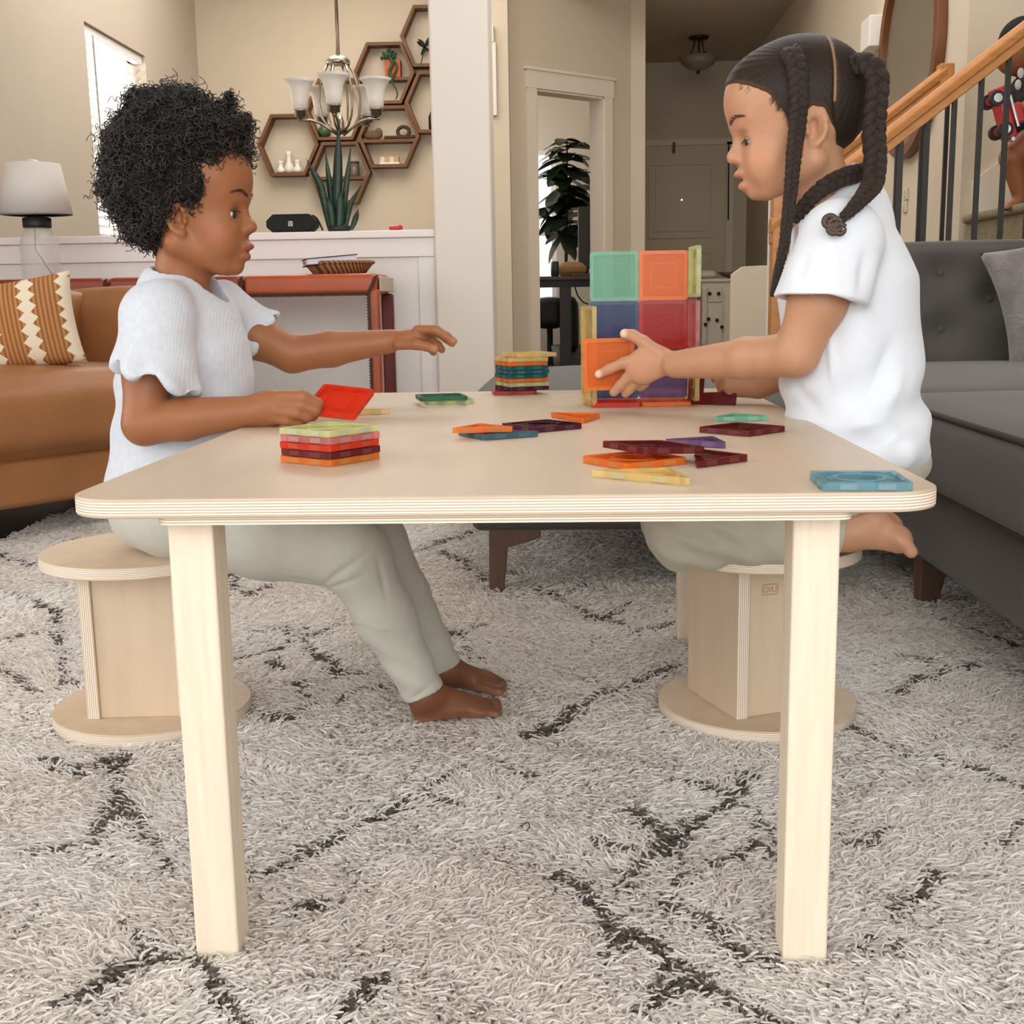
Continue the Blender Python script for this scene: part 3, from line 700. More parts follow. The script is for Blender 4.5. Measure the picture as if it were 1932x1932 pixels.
# loose tiles
flat('lime', 'square', 846, 752, 12, 'pale lime square tile lying under the dark green frame tile')
flat('forest', 'open', 832, 746, 14, 'open dark green square frame tile resting on a pale lime tile', z=TH + TK + 0.0006)
flat('yellow', 'corner', 682, 771, 20, 'pale yellow triangle tile lying behind the held red tile')
flat('slate', 'corner', 940, 812, 30, 'slate blue triangle tile half under an orange triangle')
flat('orange', 'triangle', 908, 803, 8, 'orange triangle tile lying on a slate blue one', z=TH + TK + 0.0006)
flat('plum', 'holed', 1022, 799, 38, 'plum square tile with a round hole in the middle of the table')
flat('orange', 'corner', 1068, 784, 160, 'orange triangle tile lying beside the foot of the tile wall')
flat('green', 'triangle', 1392, 783, 4, 'mint green triangle tile lying before the braided child')
flat('maroon', 'square', 1400, 805, 44, 'maroon square tile lying flat before the braided child')
flat('purple', 'triangle', 1326, 828, -30, 'purple triangle tile lying among the maroon tiles')
flat('maroon', 'corner', 1312, 858, 130, 'maroon triangle tile lying next to the orange square with a hole')
flat('orange', 'holed', 1196, 862, 34, 'orange square tile with a round hole near the front edge')
flat('maroon', 'square', 1232, 838, 33, 'maroon square tile leaning across the orange square with a hole', z=TH + TK + 0.004, tilt=rotx(math.radians(-2)) @ roty(math.radians(3)))
flat('yellow', 'corner', 1205, 895, 190, 'pale yellow triangle tile near the front edge of the table')
flat('blue', 'holed', 1622, 900, -3, 'sky blue square tile with a round hole on the rounded table corner')
# tile wall: two flat base tiles, a back wall two wide and three high, wings at both sides
tl0 = at_z(1112, 768, TH); tr0 = at_z(1303, 768, TH); ty = 0.826; tx0 = 0.0985
for k, n_ in ((0, 'first'), (1, 'second')):
    tile('red' if k == 0 else 'orange', 'square', (tx0 + S2 + k * (TS + 0.0004), ty + S2, TH + 0.0004), np.eye(3), ('red' if k == 0 else 'orange red') + ' square tile lying flat as the foot of the tile wall')
wall_c = (('navy', 'purple'), ('navy', 'crimson'), ('green', 'orange'))
rown = ('lower', 'middle', 'top')
for r_ in range(3):
    for k in range(2):
        R = rotx(PI / 2)                       # stands up facing the camera
        loc = (tx0 + S2 + k * (TS + 0.0004), ty + TS + 0.002, TH + TK + 0.001 + S2 + r_ * (TS + 0.0004))
        tile(wall_c[r_][k], 'square', loc, R, wall_c[r_][k] + ' square tile in the ' + rown[r_] + ' row of the tile wall')
for r_, c_ in ((0, 'yellow'), (1, 'pink'), (2, 'lime')):
    R = rotz(math.radians(4)) @ rotz(PI / 2) @ rotx(PI / 2)
    tile(c_, 'square', (tx0 + 2 * TS + 0.003, ty + S2 - 0.006 * (r_ == 2), TH + TK + 0.001 + S2 + r_ * (TS + 0.0004) + 0.004 * (r_ == 2)), R, c_ + ' square tile standing as the near-sofa wing of the tile wall, ' + rown[r_] + ' row')
for r_ in range(2):
    R = rotz(math.radians(13)) @ rotz(PI / 2) @ rotx(PI / 2)
    tile('yellow', 'square', (tx0 - 0.0065, ty + S2 - 0.002, TH + 0.001 + S2 + r_ * (TS + 0.0004)), R, 'yellow square tile standing as the open wing of the tile wall, ' + rown[r_] + ' row')
# ================================================================== shag rug
RX0, RX1, RY0, RY1 = -1.48, 1.62, -1.3, 2.85
rug = thing('rug', 'cream shag rug with broken dark brown diamond lines under the table', 'rug', (0, 0.9, FZ))
obj('backing', MB().prism(rrect(RX0, RY0, RX1, RY1, 0.02), FZ + 0.0003, FZ + 0.004), mat('rug_backing', '#ded5ca', 1.0), rug)
STROKES = [[(470, 1650), (560, 1612), (640, 1580), (720, 1525), (800, 1478), (870, 1442), (935, 1428), (985, 1465)], [(780, 1490), (850, 1518)], [(1000, 1385), (1060, 1345), (1140, 1300), (1200, 1280), (1275, 1248)],
           [(215, 1420), (232, 1500), (290, 1570), (345, 1650)], [(190, 1580), (232, 1500)], [(1270, 1465), (1330, 1482), (1375, 1500), (1440, 1555), (1480, 1570)], [(1375, 1500), (1410, 1455)],
           [(1180, 1520), (1235, 1545), (1275, 1575), (1320, 1535), (1375, 1500)], [(1275, 1575), (1245, 1610), (1180, 1660)], [(1140, 1585), (1190, 1605)], [(1060, 1640), (1125, 1680), (1180, 1740), (1260, 1790), (1330, 1850)],
           [(1250, 1665), (1300, 1640), (1345, 1620), (1420, 1580), (1465, 1610)], [(1240, 1690), (1300, 1720), (1360, 1745)], [(1380, 1770), (1450, 1800)], [(1180, 1740), (1130, 1790)], [(1260, 1850), (1180, 1920)], [(1340, 1860), (1400, 1890), (1500, 1932)],
           [(255, 1735), (300, 1790), (360, 1810), (400, 1870), (440, 1925)], [(300, 1790), (250, 1810), (160, 1860), (60, 1900)], [(60, 1600), (150, 1580)], [(1620, 1368), (1700, 1410), (1760, 1425), (1840, 1450), (1932, 1488)], [(1600, 1790), (1650, 1740), (1690, 1700), (1760, 1640)],
           [(1640, 1750), (1720, 1800)], [(1720, 1235), (1780, 1255), (1850, 1250)], [(1780, 1255), (1750, 1280)], [(1760, 1165), (1850, 1185), (1932, 1215)], [(0, 1105), (60, 1135), (105, 1150), (120, 1210), (135, 1290)], [(0, 1040), (50, 1062)], [(0, 1250), (70, 1300)], [(20, 1200), (110, 1180)],
           [(60, 1020), (140, 1015)], [(420, 1078), (470, 1120), (520, 1100)], [(470, 1190), (530, 1180), (580, 1200), (640, 1170)], [(440, 1240), (520, 1222), (570, 1180)], [(500, 1210), (520, 1260)], [(560, 1200), (590, 1240)], [(600, 1230), (640, 1268), (680, 1260)], [(560, 1280), (600, 1310), (650, 1330), (670, 1300), (740, 1290)], [(450, 1340), (540, 1352), (600, 1330)],
           [(700, 1055), (760, 1045), (830, 1020), (900, 1000)], [(830, 1035), (880, 1058), (910, 1090)], [(780, 1155), (830, 1190), (880, 1210), (900, 1230)], [(900, 1180), (830, 1200)], [(830, 1240), (880, 1225), (920, 1245)], [(1000, 1100), (1060, 1125), (1100, 1150), (1160, 1170), (1210, 1190)], [(1030, 1110), (1090, 1110), (1110, 1095)], [(1140, 1158), (1185, 1130)], [(1190, 1195), (1260, 1170)],
           [(1690, 1300), (1730, 1270)], [(1500, 1420), (1560, 1380)], [(1860, 1590), (1932, 1540)], [(1600, 1590), (1660, 1560)], [(90, 1430), (150, 1450), (215, 1420)], [(640, 1900), (700, 1840)], [(570, 1700), (620, 1690)], [(980, 1080), (940, 1070), (900, 1085)]]
SEG = np.array([[*at_z(*a, 0)[:2], *at_z(*b_, 0)[:2]] for s_ in STROKES for a, b_ in zip(s_[:-1], s_[1:])])
def stroke_dist(P):
    best = np.full(len(P), 9.0)
    for x0, y0, x1, y1 in SEG:
        m_ = (P[:, 0] > min(x0, x1) - .06) & (P[:, 0] < max(x0, x1) + .06) & (P[:, 1] > min(y0, y1) - .06) & (P[:, 1] < max(y0, y1) + .06)
        if not m_.any(): continue
        q = P[m_] - (x0, y0); d = np.array([x1 - x0, y1 - y0]); t = np.clip(q @ d / (d @ d + 1e-9), 0, 1)
        best[m_] = np.minimum(best[m_], np.linalg.norm(q - t[:, None] * d, axis=1))
    return best
def wob(P, s, ph): return np.sin(P[:, 0] * s + ph + 1.7 * np.sin(P[:, 1] * s * 0.83 + ph * 2)) * np.cos(P[:, 1] * s * 1.1 - ph + 1.3 * np.sin(P[:, 0] * s * 0.7))
roots = []
for x0, x1, y0, y1, dens in ((-0.75, 0.85, -0.32, 0.45, 98000), (-1.15, 1.1, 0.45, 1.25, 64000), (RX0, RX1, 1.25, RY1, 28000), (-1.48, -1.15, 0.45, 1.25, 16000), (1.1, RX1, 0.45, 1.25, 12000), (RX0, -0.75, -0.6, 0.45, 5000), (0.85, RX1, -0.6, 0.45, 5000), (-0.75, 0.85, -1.3, -0.32, 4000)):
    n = int((x1 - x0) * (y1 - y0) * dens); roots.append(np.c_[RNG.uniform(x0, x1, n), RNG.uniform(y0, y1, n)])
roots = np.concatenate(roots); n = len(roots)
# tufts stay clear of the things standing in the pile
keep = np.ones(n, bool)
for sx in (-0.3005, 0.2587):
    for sy in (0.041, TL - 0.0828): keep &= ~((roots[:, 0] > sx - 0.002) & (roots[:, 0] < sx + 0.044) & (roots[:, 1] > sy - 0.002) & (roots[:, 1] < sy + 0.044))
for c_ in ((-0.578, 0.728), (0.343, 0.742)): keep &= np.hypot(roots[:, 0] - c_[0], roots[:, 1] - c_[1]) > 0.146
roots = roots[keep]; n = len(roots)
ang = 2.2 * wob(roots, 9, 0.4) + 1.6 * wob(roots, 23, 1.1) + RNG.normal(0, 0.75, n) - 1.2
lean = np.clip(RNG.normal(0.016, 0.005, n), 0.004, 0.028); ht = 0.0175 + 0.002 * wob(roots, 15, 2.0) + RNG.normal(0, 0.0022, n)
sd = stroke_dist(roots) + 0.004 * wob(roots, 60, 0.3)
wid = 0.0085 + 0.0045 * wob(roots, 11, 2.2)
dark = (sd < wid) & (RNG.uniform(size=n) < 0.92)
ht = np.where(dark, ht * 0.86, ht)
dv = np.c_[np.cos(ang), np.sin(ang)]; bend = RNG.normal(0, 0.004, (n, 2))
P = np.zeros((n, 4, 3)); base = np.c_[roots, np.full(n, FZ + 0.003)]
for k, (t, hz) in enumerate(((0, 0), (0.2, 0.5), (0.58, 0.85), (1.0, 0.97))):
    P[:, k, :2] = roots + dv * (lean * t)[:, None] + bend * math.sin(t * PI); P[:, k, 2] = FZ + 0.003 + ht * hz
cream = np.array(lin('#f8f5f1')[:3]); warm = np.array(lin('#eae1d8')[:3]); dk = np.array(lin('#746a60')[:3])
mixw = np.clip(0.45 + 0.35 * wob(roots, 6, 0.9) + RNG.normal(0, 0.22, n), 0, 1)[:, None]
colr = (cream * (1 - mixw) + warm * mixw) * RNG.uniform(0.86, 1.08, (n, 1)); colr = np.where(dark[:, None], dk * RNG.uniform(0.75, 1.3, (n, 1)), colr)
rr = np.array([0.0012, 0.0014, 0.0013, 0.0007]) * RNG.uniform(0.8, 1.2, (n, 1))
pile = curves('pile', P, rr, strand_mat('rug_yarn', 0.95, 0.1, 0.2, 0.35), rug, np.clip(colr, 0, 1)); pile['kind'] = 'stuff'
# a stray curled thread on the pile
th_ = at_z(990, 1558, 0.004)
tag(obj('curled_thread', MB().tube([th_ + np.array([0.0055 * math.cos(a), 0.0065 * math.sin(a), 0.002 * math.sin(2 * a)]) for a in np.linspace(-1.0, 4.4, 18)], 0.0006, 6), mat('black_thread', '#2b2624', 0.7), None), 'tiny curled black thread lying on the rug', 'thread')
# ================================================================== figures: implicit surfaces turned into one continuous mesh
class Vol:
    """signed-distance grid; shapes are blended in one after another, then meshed with surface nets"""
    def __init__(s, lo, hi, h):
        s.lo = np.array(lo, float); s.h = h; s.n = np.ceil((np.array(hi) - s.lo) / h).astype(int) + 1
        s.D = np.full(s.n, 0.5, np.float32)
    def put(s, fn, lo, hi, k=0.0, op='add'):
        m = max(k, 0) + 3 * s.h
        i0 = np.clip(np.floor((np.array(lo) - m - s.lo) / s.h).astype(int), 0, s.n); i1 = np.clip(np.ceil((np.array(hi) + m - s.lo) / s.h).astype(int) + 1, 0, s.n)
        if (i1 <= i0).any(): return s
        g = [((np.arange(a, b_) * s.h) + o).astype(np.float32) for a, b_, o in zip(i0, i1, s.lo)]
        X, Y, Z = g[0][:, None, None], g[1][None, :, None], g[2][None, None, :]
        d = fn(X, Y, Z).astype(np.float32); sl = tuple(slice(a, b_) for a, b_ in zip(i0, i1)); D = s.D[sl]
        if op == 'add':
            if k > 0:
                h = np.clip(0.5 + 0.5 * (D - d) / k, 0, 1); s.D[sl] = D + (d - D) * h - k * h * (1 - h)
            else: s.D[sl] = np.minimum(D, d)
        elif op == 'sub':
            d = -d
            if k > 0:
                h = np.clip(0.5 - 0.5 * (D - d) / k, 0, 1); s.D[sl] = D + (d - D) * h + k * h * (1 - h)
            else: s.D[sl] = np.maximum(D, d)
        return s
    def cap(s, a, b_, ra, rb=None, k=0.01, op='add'):
        a, b_ = np.asarray(a, float), np.asarray(b_, float); rb = ra if rb is None else rb; ba = b_ - a; L2 = ba @ ba + 1e-12
        def fn(X, Y, Z):
            px, py, pz = X - a[0], Y - a[1], Z - a[2]
            t = np.clip((px * ba[0] + py * ba[1] + pz * ba[2]) / L2, 0, 1)
            return np.sqrt((px - ba[0] * t) ** 2 + (py - ba[1] * t) ** 2 + (pz - ba[2] * t) ** 2) - (ra + (rb - ra) * t)
        R = max(ra, rb)
        return s.put(fn, np.minimum(a, b_) - R, np.maximum(a, b_) + R, k, op)
    def chain(s, pts, rs, k=0.008, op='add'):
        for i in range(len(pts) - 1): s.cap(pts[i], pts[i + 1], rs[i], rs[i + 1], k, op)
        return s
    def ell(s, c, r, R=None, k=0.01, op='add'):
        c = np.asarray(c, float); r = np.asarray(r, float); R = np.eye(3) if R is None else np.asarray(R)
        def fn(X, Y, Z):
            p = (X - c[0], Y - c[1], Z - c[2])
            q = [p[0] * R[0, i] + p[1] * R[1, i] + p[2] * R[2, i] for i in range(3)]
            k0 = np.sqrt(sum((q[i] / r[i]) ** 2 for i in range(3))); k1 = np.sqrt(sum((q[i] / r[i] ** 2) ** 2 for i in range(3))) + 1e-9
            return k0 * (k0 - 1) / k1
        e = np.abs(R) @ r
        return s.put(fn, c - e, c + e, k, op)
    def mesh(s):
        D = s.D; S = D < 0; n = s.n
        cnt = np.zeros(n - 1, np.uint8); cs = [(i, j, k) for i in (0, 1) for j in (0, 1) for k in (0, 1)]
        for i, j, k in cs: cnt += S[i:n[0] - 1 + i, j:n[1] - 1 + j, k:n[2] - 1 + k]
        act = np.argwhere((cnt > 0) & (cnt < 8)); idx = np.full(n - 1, -1, np.int32); idx[act[:, 0], act[:, 1], act[:, 2]] = np.arange(len(act))
        val = np.stack([D[act[:, 0] + i, act[:, 1] + j, act[:, 2] + k] for i, j, k in cs], 1)
        acc = np.zeros((len(act), 3)); w = np.zeros(len(act)); C = np.array(cs)
        for a in range(8):
            for b_ in range(a + 1, 8):
                if np.abs(C[a] - C[b_]).sum() != 1: continue
                va, vb = val[:, a], val[:, b_]; m = (va < 0) != (vb < 0)
                t = va[m] / (va[m] - vb[m]); acc[m] += C[a] + (C[b_] - C[a]) * t[:, None]; w[m] += 1
        V = s.lo + (act + acc / w[:, None]) * s.h
        Q = []
        for ax in range(3):
            o1, o2 = (ax + 1) % 3, (ax + 2) % 3
            sa = [slice(None)] * 3; sb = [slice(None)] * 3; sa[ax] = slice(0, -1); sb[ax] = slice(1, None)
            A, B = S[tuple(sa)], S[tuple(sb)]
            e = np.argwhere(A != B); ok = (e[:, o1] > 0) & (e[:, o2] > 0) & (e[:, o1] < n[o1] - 1) & (e[:, o2] < n[o2] - 1); e = e[ok]
            ins = A[e[:, 0], e[:, 1], e[:, 2]]
            def cell(d1, d2):
                q = e.copy(); q[:, o1] -= d1; q[:, o2] -= d2; return idx[q[:, 0], q[:, 1], q[:, 2]]
            q = np.stack([cell(1, 1), cell(0, 1), cell(0, 0), cell(1, 0)], 1); q[~ins] = q[~ins][:, ::-1]; Q.append(q)
        return V, np.concatenate(Q)
def smooth_verts(V, Q, it=2, lam=0.5):
    E_ = np.concatenate([Q[:, [0, 1]], Q[:, [1, 2]], Q[:, [2, 3]], Q[:, [3, 0]]])
    for _ in range(it):
        s = np.zeros_like(V); c = np.bincount(E_[:, 0], minlength=len(V)).astype(float)
        for k in range(3): s[:, k] = np.bincount(E_[:, 0], weights=V[E_[:, 1], k], minlength=len(V))
        V = V + lam * (s / np.maximum(c, 1)[:, None] - V)
    return V
def vol_obj(name, vol, m, parent, it=2, colour=None, disp=None, label=None):
    V, Q = vol.mesh(); V = smooth_verts(V, Q, it)
    if disp is not None: V = disp(V, Q)
    me = bpy.data.meshes.new(name); org = origin(parent) if parent is not None else np.zeros(3)
    me.vertices.add(len(V)); me.vertices.foreach_set('co', (V - org).astype(np.float32).ravel())
    me.loops.add(len(Q) * 4); me.loops.foreach_set('vertex_index', Q.astype(np.int32).ravel())
    me.polygons.add(len(Q)); me.polygons.foreach_set('loop_start', np.arange(0, len(Q) * 4, 4, dtype=np.int32))
    me.update(calc_edges=True); me.validate()
    me.polygons.foreach_set('use_smooth', np.ones(len(Q), bool)); me.materials.append(m)
    if colour is not None:
        a = me.attributes.new('tint', 'FLOAT_COLOR', 'POINT'); c = colour(V); a.data.foreach_set('color', np.c_[c, np.ones(len(c))].astype(np.float32).ravel())
    o = bpy.data.objects.new(name, me); COL.objects.link(o)
    if parent is not None: o.parent = parent
    if label: o['label'] = label
    return o, V, Q
def vert_normals(V, Q):
    n = np.cross(V[Q[:, 2]] - V[Q[:, 0]], V[Q[:, 3]] - V[Q[:, 1]]); N_ = np.zeros_like(V)
    for k in range(4):
        for a in range(3): N_[:, a] += np.bincount(Q[:, k], weights=n[:, a], minlength=len(V))
    return N_ / (np.linalg.norm(N_, axis=1, keepdims=True) + 1e-12)
def tint_mat(name, rough=0.5, sss=0.12, spec=0.35, bump=0.02, bscale=900):
    m = mat(name, '#808080', rough, spec=spec, bump=bump, bscale=bscale, sss=sss); N, L = nt(m); b = N['Principled BSDF']
    a = N.new('ShaderNodeAttribute'); a.attribute_name = 'tint'
    n = N.new('ShaderNodeTexNoise'); n.inputs['Scale'].default_value = 35; tc = N.new('ShaderNodeTexCoord'); L.new(tc.outputs['Object'], n.inputs['Vector'])
    h = N.new('ShaderNodeHueSaturation'); mr = N.new('ShaderNodeMapRange'); mr.inputs[3].default_value = 0.93; mr.inputs[4].default_value = 1.07
    L.new(n.outputs['Fac'], mr.inputs[0]); L.new(mr.outputs[0], h.inputs['Value']); L.new(a.outputs['Color'], h.inputs['Color']); L.new(h.outputs[0], b.inputs['Base Color'])
    return m

U = 0.00078
class Head:
    """local frame: x towards the face, y across (away from the lens), z up; lengths in 0.78 mm steps"""
    def __init__(s, c, R, sc): s.c = np.asarray(c); s.R = R; s.k = U * sc
    def p(s, x, z, y=0): return s.c + s.R @ (np.array([x, y, z]) * s.k)
    def loc(s, V): return ((V - s.c) @ s.R) / s.k
    def ell(s, v, x, z, y, rx, rz, ry, k=8, op='add', Rl=None): v.ell(s.p(x, z, y), np.array([rx, ry, rz]) * s.k, s.R if Rl is None else s.R @ Rl, k * s.k, op)
    def cap(s, v, a, b_, ra, rb=None, k=8, op='add'): v.cap(s.p(a[0], a[1], a[2]), s.p(b_[0], b_[1], b_[2]), ra * s.k, (ra if rb is None else rb) * s.k, k * s.k, op)
def build_head(v, H, girl=False):
    H.ell(v, -5, 18 if girl else 25, 0, 113, 103 if girl else 110, 89, 1)
    H.ell(v, 58, 32, 0, 57, 60, 70, 30)
    H.ell(v, 38, -50 if not girl else -46, 0, 66, 88 if not girl else 82, 64, 26)
    for s in (-1, 1):
        H.ell(v, 60, -76, 36 * s, 36, 42, 29, 18)
        H.cap(v, (-8, -84, 56 * s), (60, -118 if girl else -126, 22 * s), 23, 18, 18)
        H.cap(v, (99, -6, 10 * s), (80, 0, 50 * s), 8, 7, 14)
    H.ell(v, 78, -117 if girl else -127, 0, 18, 17, 22, 12)
    H.ell(v, 78, -86 if girl else -90, 0, 28, 32, 34, 14)
    H.cap(v, (92, -10, 0), (108, -50, 0), 8, 9, 9)
    H.ell(v, 111, -57, 0, 13.5, 12.5, 14, 7)
    for s in (-1, 1): H.ell(v, 102, -63, 11.5 * s, 11.5, 9, 8.5, 5)
    if girl:
        H.ell(v, 103, -86.5, 0, 12, 7.5, 22, 5); H.ell(v, 97, -107, 0, 13, 8.5, 18, 5)
        H.ell(v, 114, -96.5, 0, 16, 4.2, 17, 2, 'sub')
    else:
        H.ell(v, 103, -92, 0, 13.5, 8.5, 23, 5); H.ell(v, 97, -110, 0, 13, 9, 19, 5)
        H.ell(v, 116, -101, 0, 13, 3.2, 24, 2, 'sub')
    for s in (-1, 1):
        H.ell(v, 106, -74, 6.5 * s, 6, 4.5, 3.6, 2, 'sub')
        H.ell(v, 104, -33, 33 * s, 13, 12, 17, 12, 'sub')
        H.ell(v, 79, -35, 33 * s, 17.6, 17.6, 18, 5)
        H.ell(v, 100, -38 if girl else -36, 35 * s, 16, 5.6 if girl else 8.0, 16, 2, 'sub')
        # ear
        tl = roty(math.radians(10)); ex, ez, es = (-15, -38, 0.86) if girl else (0, -46, 0.86)
        ep = lambda x, z: (ex + (x + 26) * es, ez + (z + 46) * es)
        H.ell(v, ex, ez, 71 * s, 18 * es, 30 * es, 7, 7, Rl=tl)
        rim = [ep(-10, -30), ep(-16, -19), ep(-27, -15), ep(-38, -20), ep(-44, -34), ep(-43, -50), ep(-36, -64), ep(-26, -73)]
        v.chain([H.p(x, z, (79 - 0.10 * i) * s) for i, (x, z) in enumerate(rim)], [4.6 * H.k] * 8, 3 * H.k)
        H.ell(v, *ep(-20, -74), 73 * s, 9.5, 8.5, 7, 6)
        H.ell(v, *ep(-22, -45), 83 * s, 11 * es, 20 * es, 14, 3, 'sub')
        H.ell(v, *ep(-8, -50), 77 * s, 4.5, 7, 5, 4)
def hand_chain(v, pts, r0, r1, k=0.004): v.chain(pts, np.linspace(r0, r1, len(pts)), k)
EYEW = mat('eye_white', '#d8d2cc', 0.15, spec=0.6); IRIS = mat('eye_iris', '#20120c', 0.1, spec=0.8)
def eyes(H, parent, look, girl=False):
    for s in (-1, 1):
        c = H.p(79, -35, 33 * s); e = MB().ball(c, 15.6 * H.k, 20, 14)
        eo = obj('eye', e, EYEW, parent, smooth=True)
        d = H.R @ np.array(look); d = d / np.linalg.norm(d)
        obj('iris', MB().ball(c + d * 10.6 * H.k, 7.6 * H.k, 16, 10), IRIS, eo, smooth=True)
def lashes_and_brows(H, parent, col, V, girl=False):
    """brow and lash hairs rooted on the finished face (V: its vertices)"""
    q = H.loc(V); q = q[(q[:, 0] > 60) & (q[:, 2] > -60) & (q[:, 2] < 30)]
    def surf(y, z):
        m = (np.abs(q[:, 1] - y) < 3.2) & (np.abs(q[:, 2] - z) < 3.2); return q[m, 0].max() if m.any() else 90.0
    P = []
    for s in (-1, 1):
        for i in range(70):                                  # brow hairs
            t = (i % 35) / 34; y = (13 + 40 * t) * s; z = -4 + 8 * math.sin(t * 2.5) + random.uniform(-4.0, 4.0) * (1 - 0.6 * t)
            y2 = y + 6 * s; z2 = z + 1.8 - 2.5 * t
            a = H.p(surf(y, z) + 0.2, z, y); b_ = H.p(surf(y2, z2) + 0.9, z2, y2); P.append([a, (a + b_) / 2 + H.R @ np.array([0.0006, 0, 0.0003]), b_])
        for i in range(60):                                   # upper lashes
            t = (i % 30) / 29; y = (21 + 27 * t); z = (-33.0 if girl else -28.5) - 9 * (t - 0.45) ** 2
            x = surf(y * s, z); a = H.p(x, z, y * s); b_ = H.p(x + 5.5, z - (5 if girl else 2.0), (y + 4 * (t - .2)) * s); P.append([a, (a + b_) / 2 - H.R @ np.array([0, 0, 0.0006]), b_])
    return curves('brow_and_lash_hair', np.array(P), np.array([0.0003, 0.00026, 0.00014]), mat('lash_' + parent.name, col, 0.6), parent)
# ------------------------------------------------------------------ child with curly hair
BOY = thing('person', 'child with short curly black hair in a pale ribbed tee reaching across the table', 'person', (-0.50, 0.73, FZ))
Y0 = 0.735
B = lambda x, y, Y=Y0: at_y(x, y, Y)
bh = Head(B(355, 370), np.eye(3), 1.0)
v = Vol((-0.665, 0.555, -0.004), (-0.005, 0.985, 0.92), 0.0022)
build_head(v, bh)
v.cap(bh.p(-14, -95), B(338, 575), 0.036, 0.042, 0.02)
# trunk (under the tee)
v.ell(B(345, 690), (0.070, 0.088, 0.105), k=0.02); v.ell(B(335, 850), (0.074, 0.082, 0.095), k=0.04); v.ell(B(325, 960), (0.078, 0.088, 0.05), k=0.03)
v.cap(B(300, 600, 0.655), B(415, 598, 0.83), 0.033, 0.033, 0.03)
# arm resting on the table, hand pinching a tile
sh, el, wr = B(297, 612, 0.640), B(272, 800, 0.600), B(478, 775, 0.600)
v.chain([sh, (sh + el) / 2 + np.array([-0.004, 0, 0]), el], [0.034, 0.0325, 0.029], 0.012)
v.chain([el, el * 0.62 + wr * 0.38, wr], [0.0285, 0.029, 0.0205], 0.008)
v.ell(B(515, 768, 0.600), (0.034, 0.019, 0.0235), rotz(0.0) @ roty(math.radians(6)), 0.010); v.ell(B(500, 782, 0.606), (0.026, 0.018, 0.018), k=0.01)
for pts, r in (((B(532, 748, 0.592), B(572, 748, 0.585), B(600, 762, 0.592), B(601, 776, 0.604)), 0.0082), ((B(530, 762, 0.588), B(568, 765, 0.579), B(595, 774, 0.584), B(590, 786, 0.598)), 0.0082),
               ((B(525, 776, 0.588), B(558, 780, 0.579), B(580, 786, 0.584), B(570, 794, 0.598)), 0.0078), ((B(518, 790, 0.592), B(542, 793, 0.585), B(560, 796, 0.589), B(552, 799, 0.602)), 0.0070),
               ((B(512, 765, 0.618), B(555, 764, 0.630), B(592, 768, 0.622)), 0.0090)):
    hand_chain(v, pts, r * 1.05, r * 0.86, 0.0035)
# far arm stretched out over the table
sh2, el2, wr2 = B(418, 606, 0.845), B(552, 668, 0.865), B(735, 644, 0.885)
v.chain([sh2, (sh2 + el2) / 2, el2], [0.034, 0.032, 0.029], 0.012); v.chain([el2, el2 * 0.6 + wr2 * 0.4, wr2], [0.0285, 0.0275, 0.0185], 0.008)
v.ell(B(772, 637, 0.885), (0.032, 0.024, 0.0145), roty(math.radians(-4)), 0.010)
for pts, r in (((B(788, 622, 0.872), B(822, 622, 0.866), B(842, 634, 0.864), B(856, 644, 0.864)), 0.0072), ((B(788, 624, 0.886), B(824, 626, 0.886), B(844, 640, 0.886), B(853, 648, 0.886)), 0.0074),
               ((B(784, 632, 0.900), B(812, 638, 0.902), B(826, 650, 0.902), B(834, 660, 0.902)), 0.0070), ((B(778, 640, 0.912), B(800, 648, 0.916), B(812, 658, 0.916), B(818, 666, 0.916)), 0.0062),
               ((B(752, 650, 0.868), B(786, 650, 0.858), B(806, 654, 0.858), B(820, 658, 0.860)), 0.0080)):
    hand_chain(v, pts, r * 1.1, r * 0.84, 0.0035)
# legs inside the trousers, bare feet on the rug
def boy_leg(hip, kn, an): v.chain([hip, kn, an], [0.058, 0.042, 0.022], 0.02)
kn1, an1 = B(668, 1048, 0.660), B(800, 1308, 0.668); kn2, an2 = B(706, 1022, 0.795), B(838, 1262, 0.800)
boy_leg(B(345, 972, 0.675), kn1, an1); boy_leg(B(350, 965, 0.800), kn2, an2)
def foot(v, an, heel, toe, side, zt=0.0):
    """heel and toe: points on the floor; side: +1 when the big toe is on the +Y side"""
    heel, toe = np.array(heel, float), np.array(toe, float); d = toe - heel; Ld = np.linalg.norm(d[:2]); d = d / np.linalg.norm(d); sd = np.array([-d[1], d[0], 0]) * side; up = np.array([0, 0, 1.0])
    hl = heel + d * 0.021 + up * 0.019
    v.cap(hl, an, 0.0205, 0.0215, 0.012); v.cap(an, heel + d * Ld * 0.66 + up * 0.017, 0.0215, 0.0135, 0.016)
    v.ell(heel + d * Ld * 0.45 + up * 0.014, (Ld * 0.33, 0.025, 0.014), np.stack([d, sd, up], 1), 0.014); v.ell(heel + d * Ld * 0.72 + up * 0.011, (0.022, 0.031, 0.0115), np.stack([d, sd, up], 1), 0.012)
    for i, (o_, ln, r) in enumerate(((0.020, 0.021, 0.0090), (0.0065, 0.019, 0.0066), (-0.0045, 0.016, 0.0063), (-0.0145, 0.012, 0.0060), (-0.0235, 0.006, 0.0058))):
        a = toe - d * 0.030 + sd * o_ + up * 0.010; b_ = toe - d * (0.019 - ln + r) * 1.0 + sd * o_ * 1.05 + up * 0.0065
        v.cap(a, b_, r * 0.9, r, 0.004)
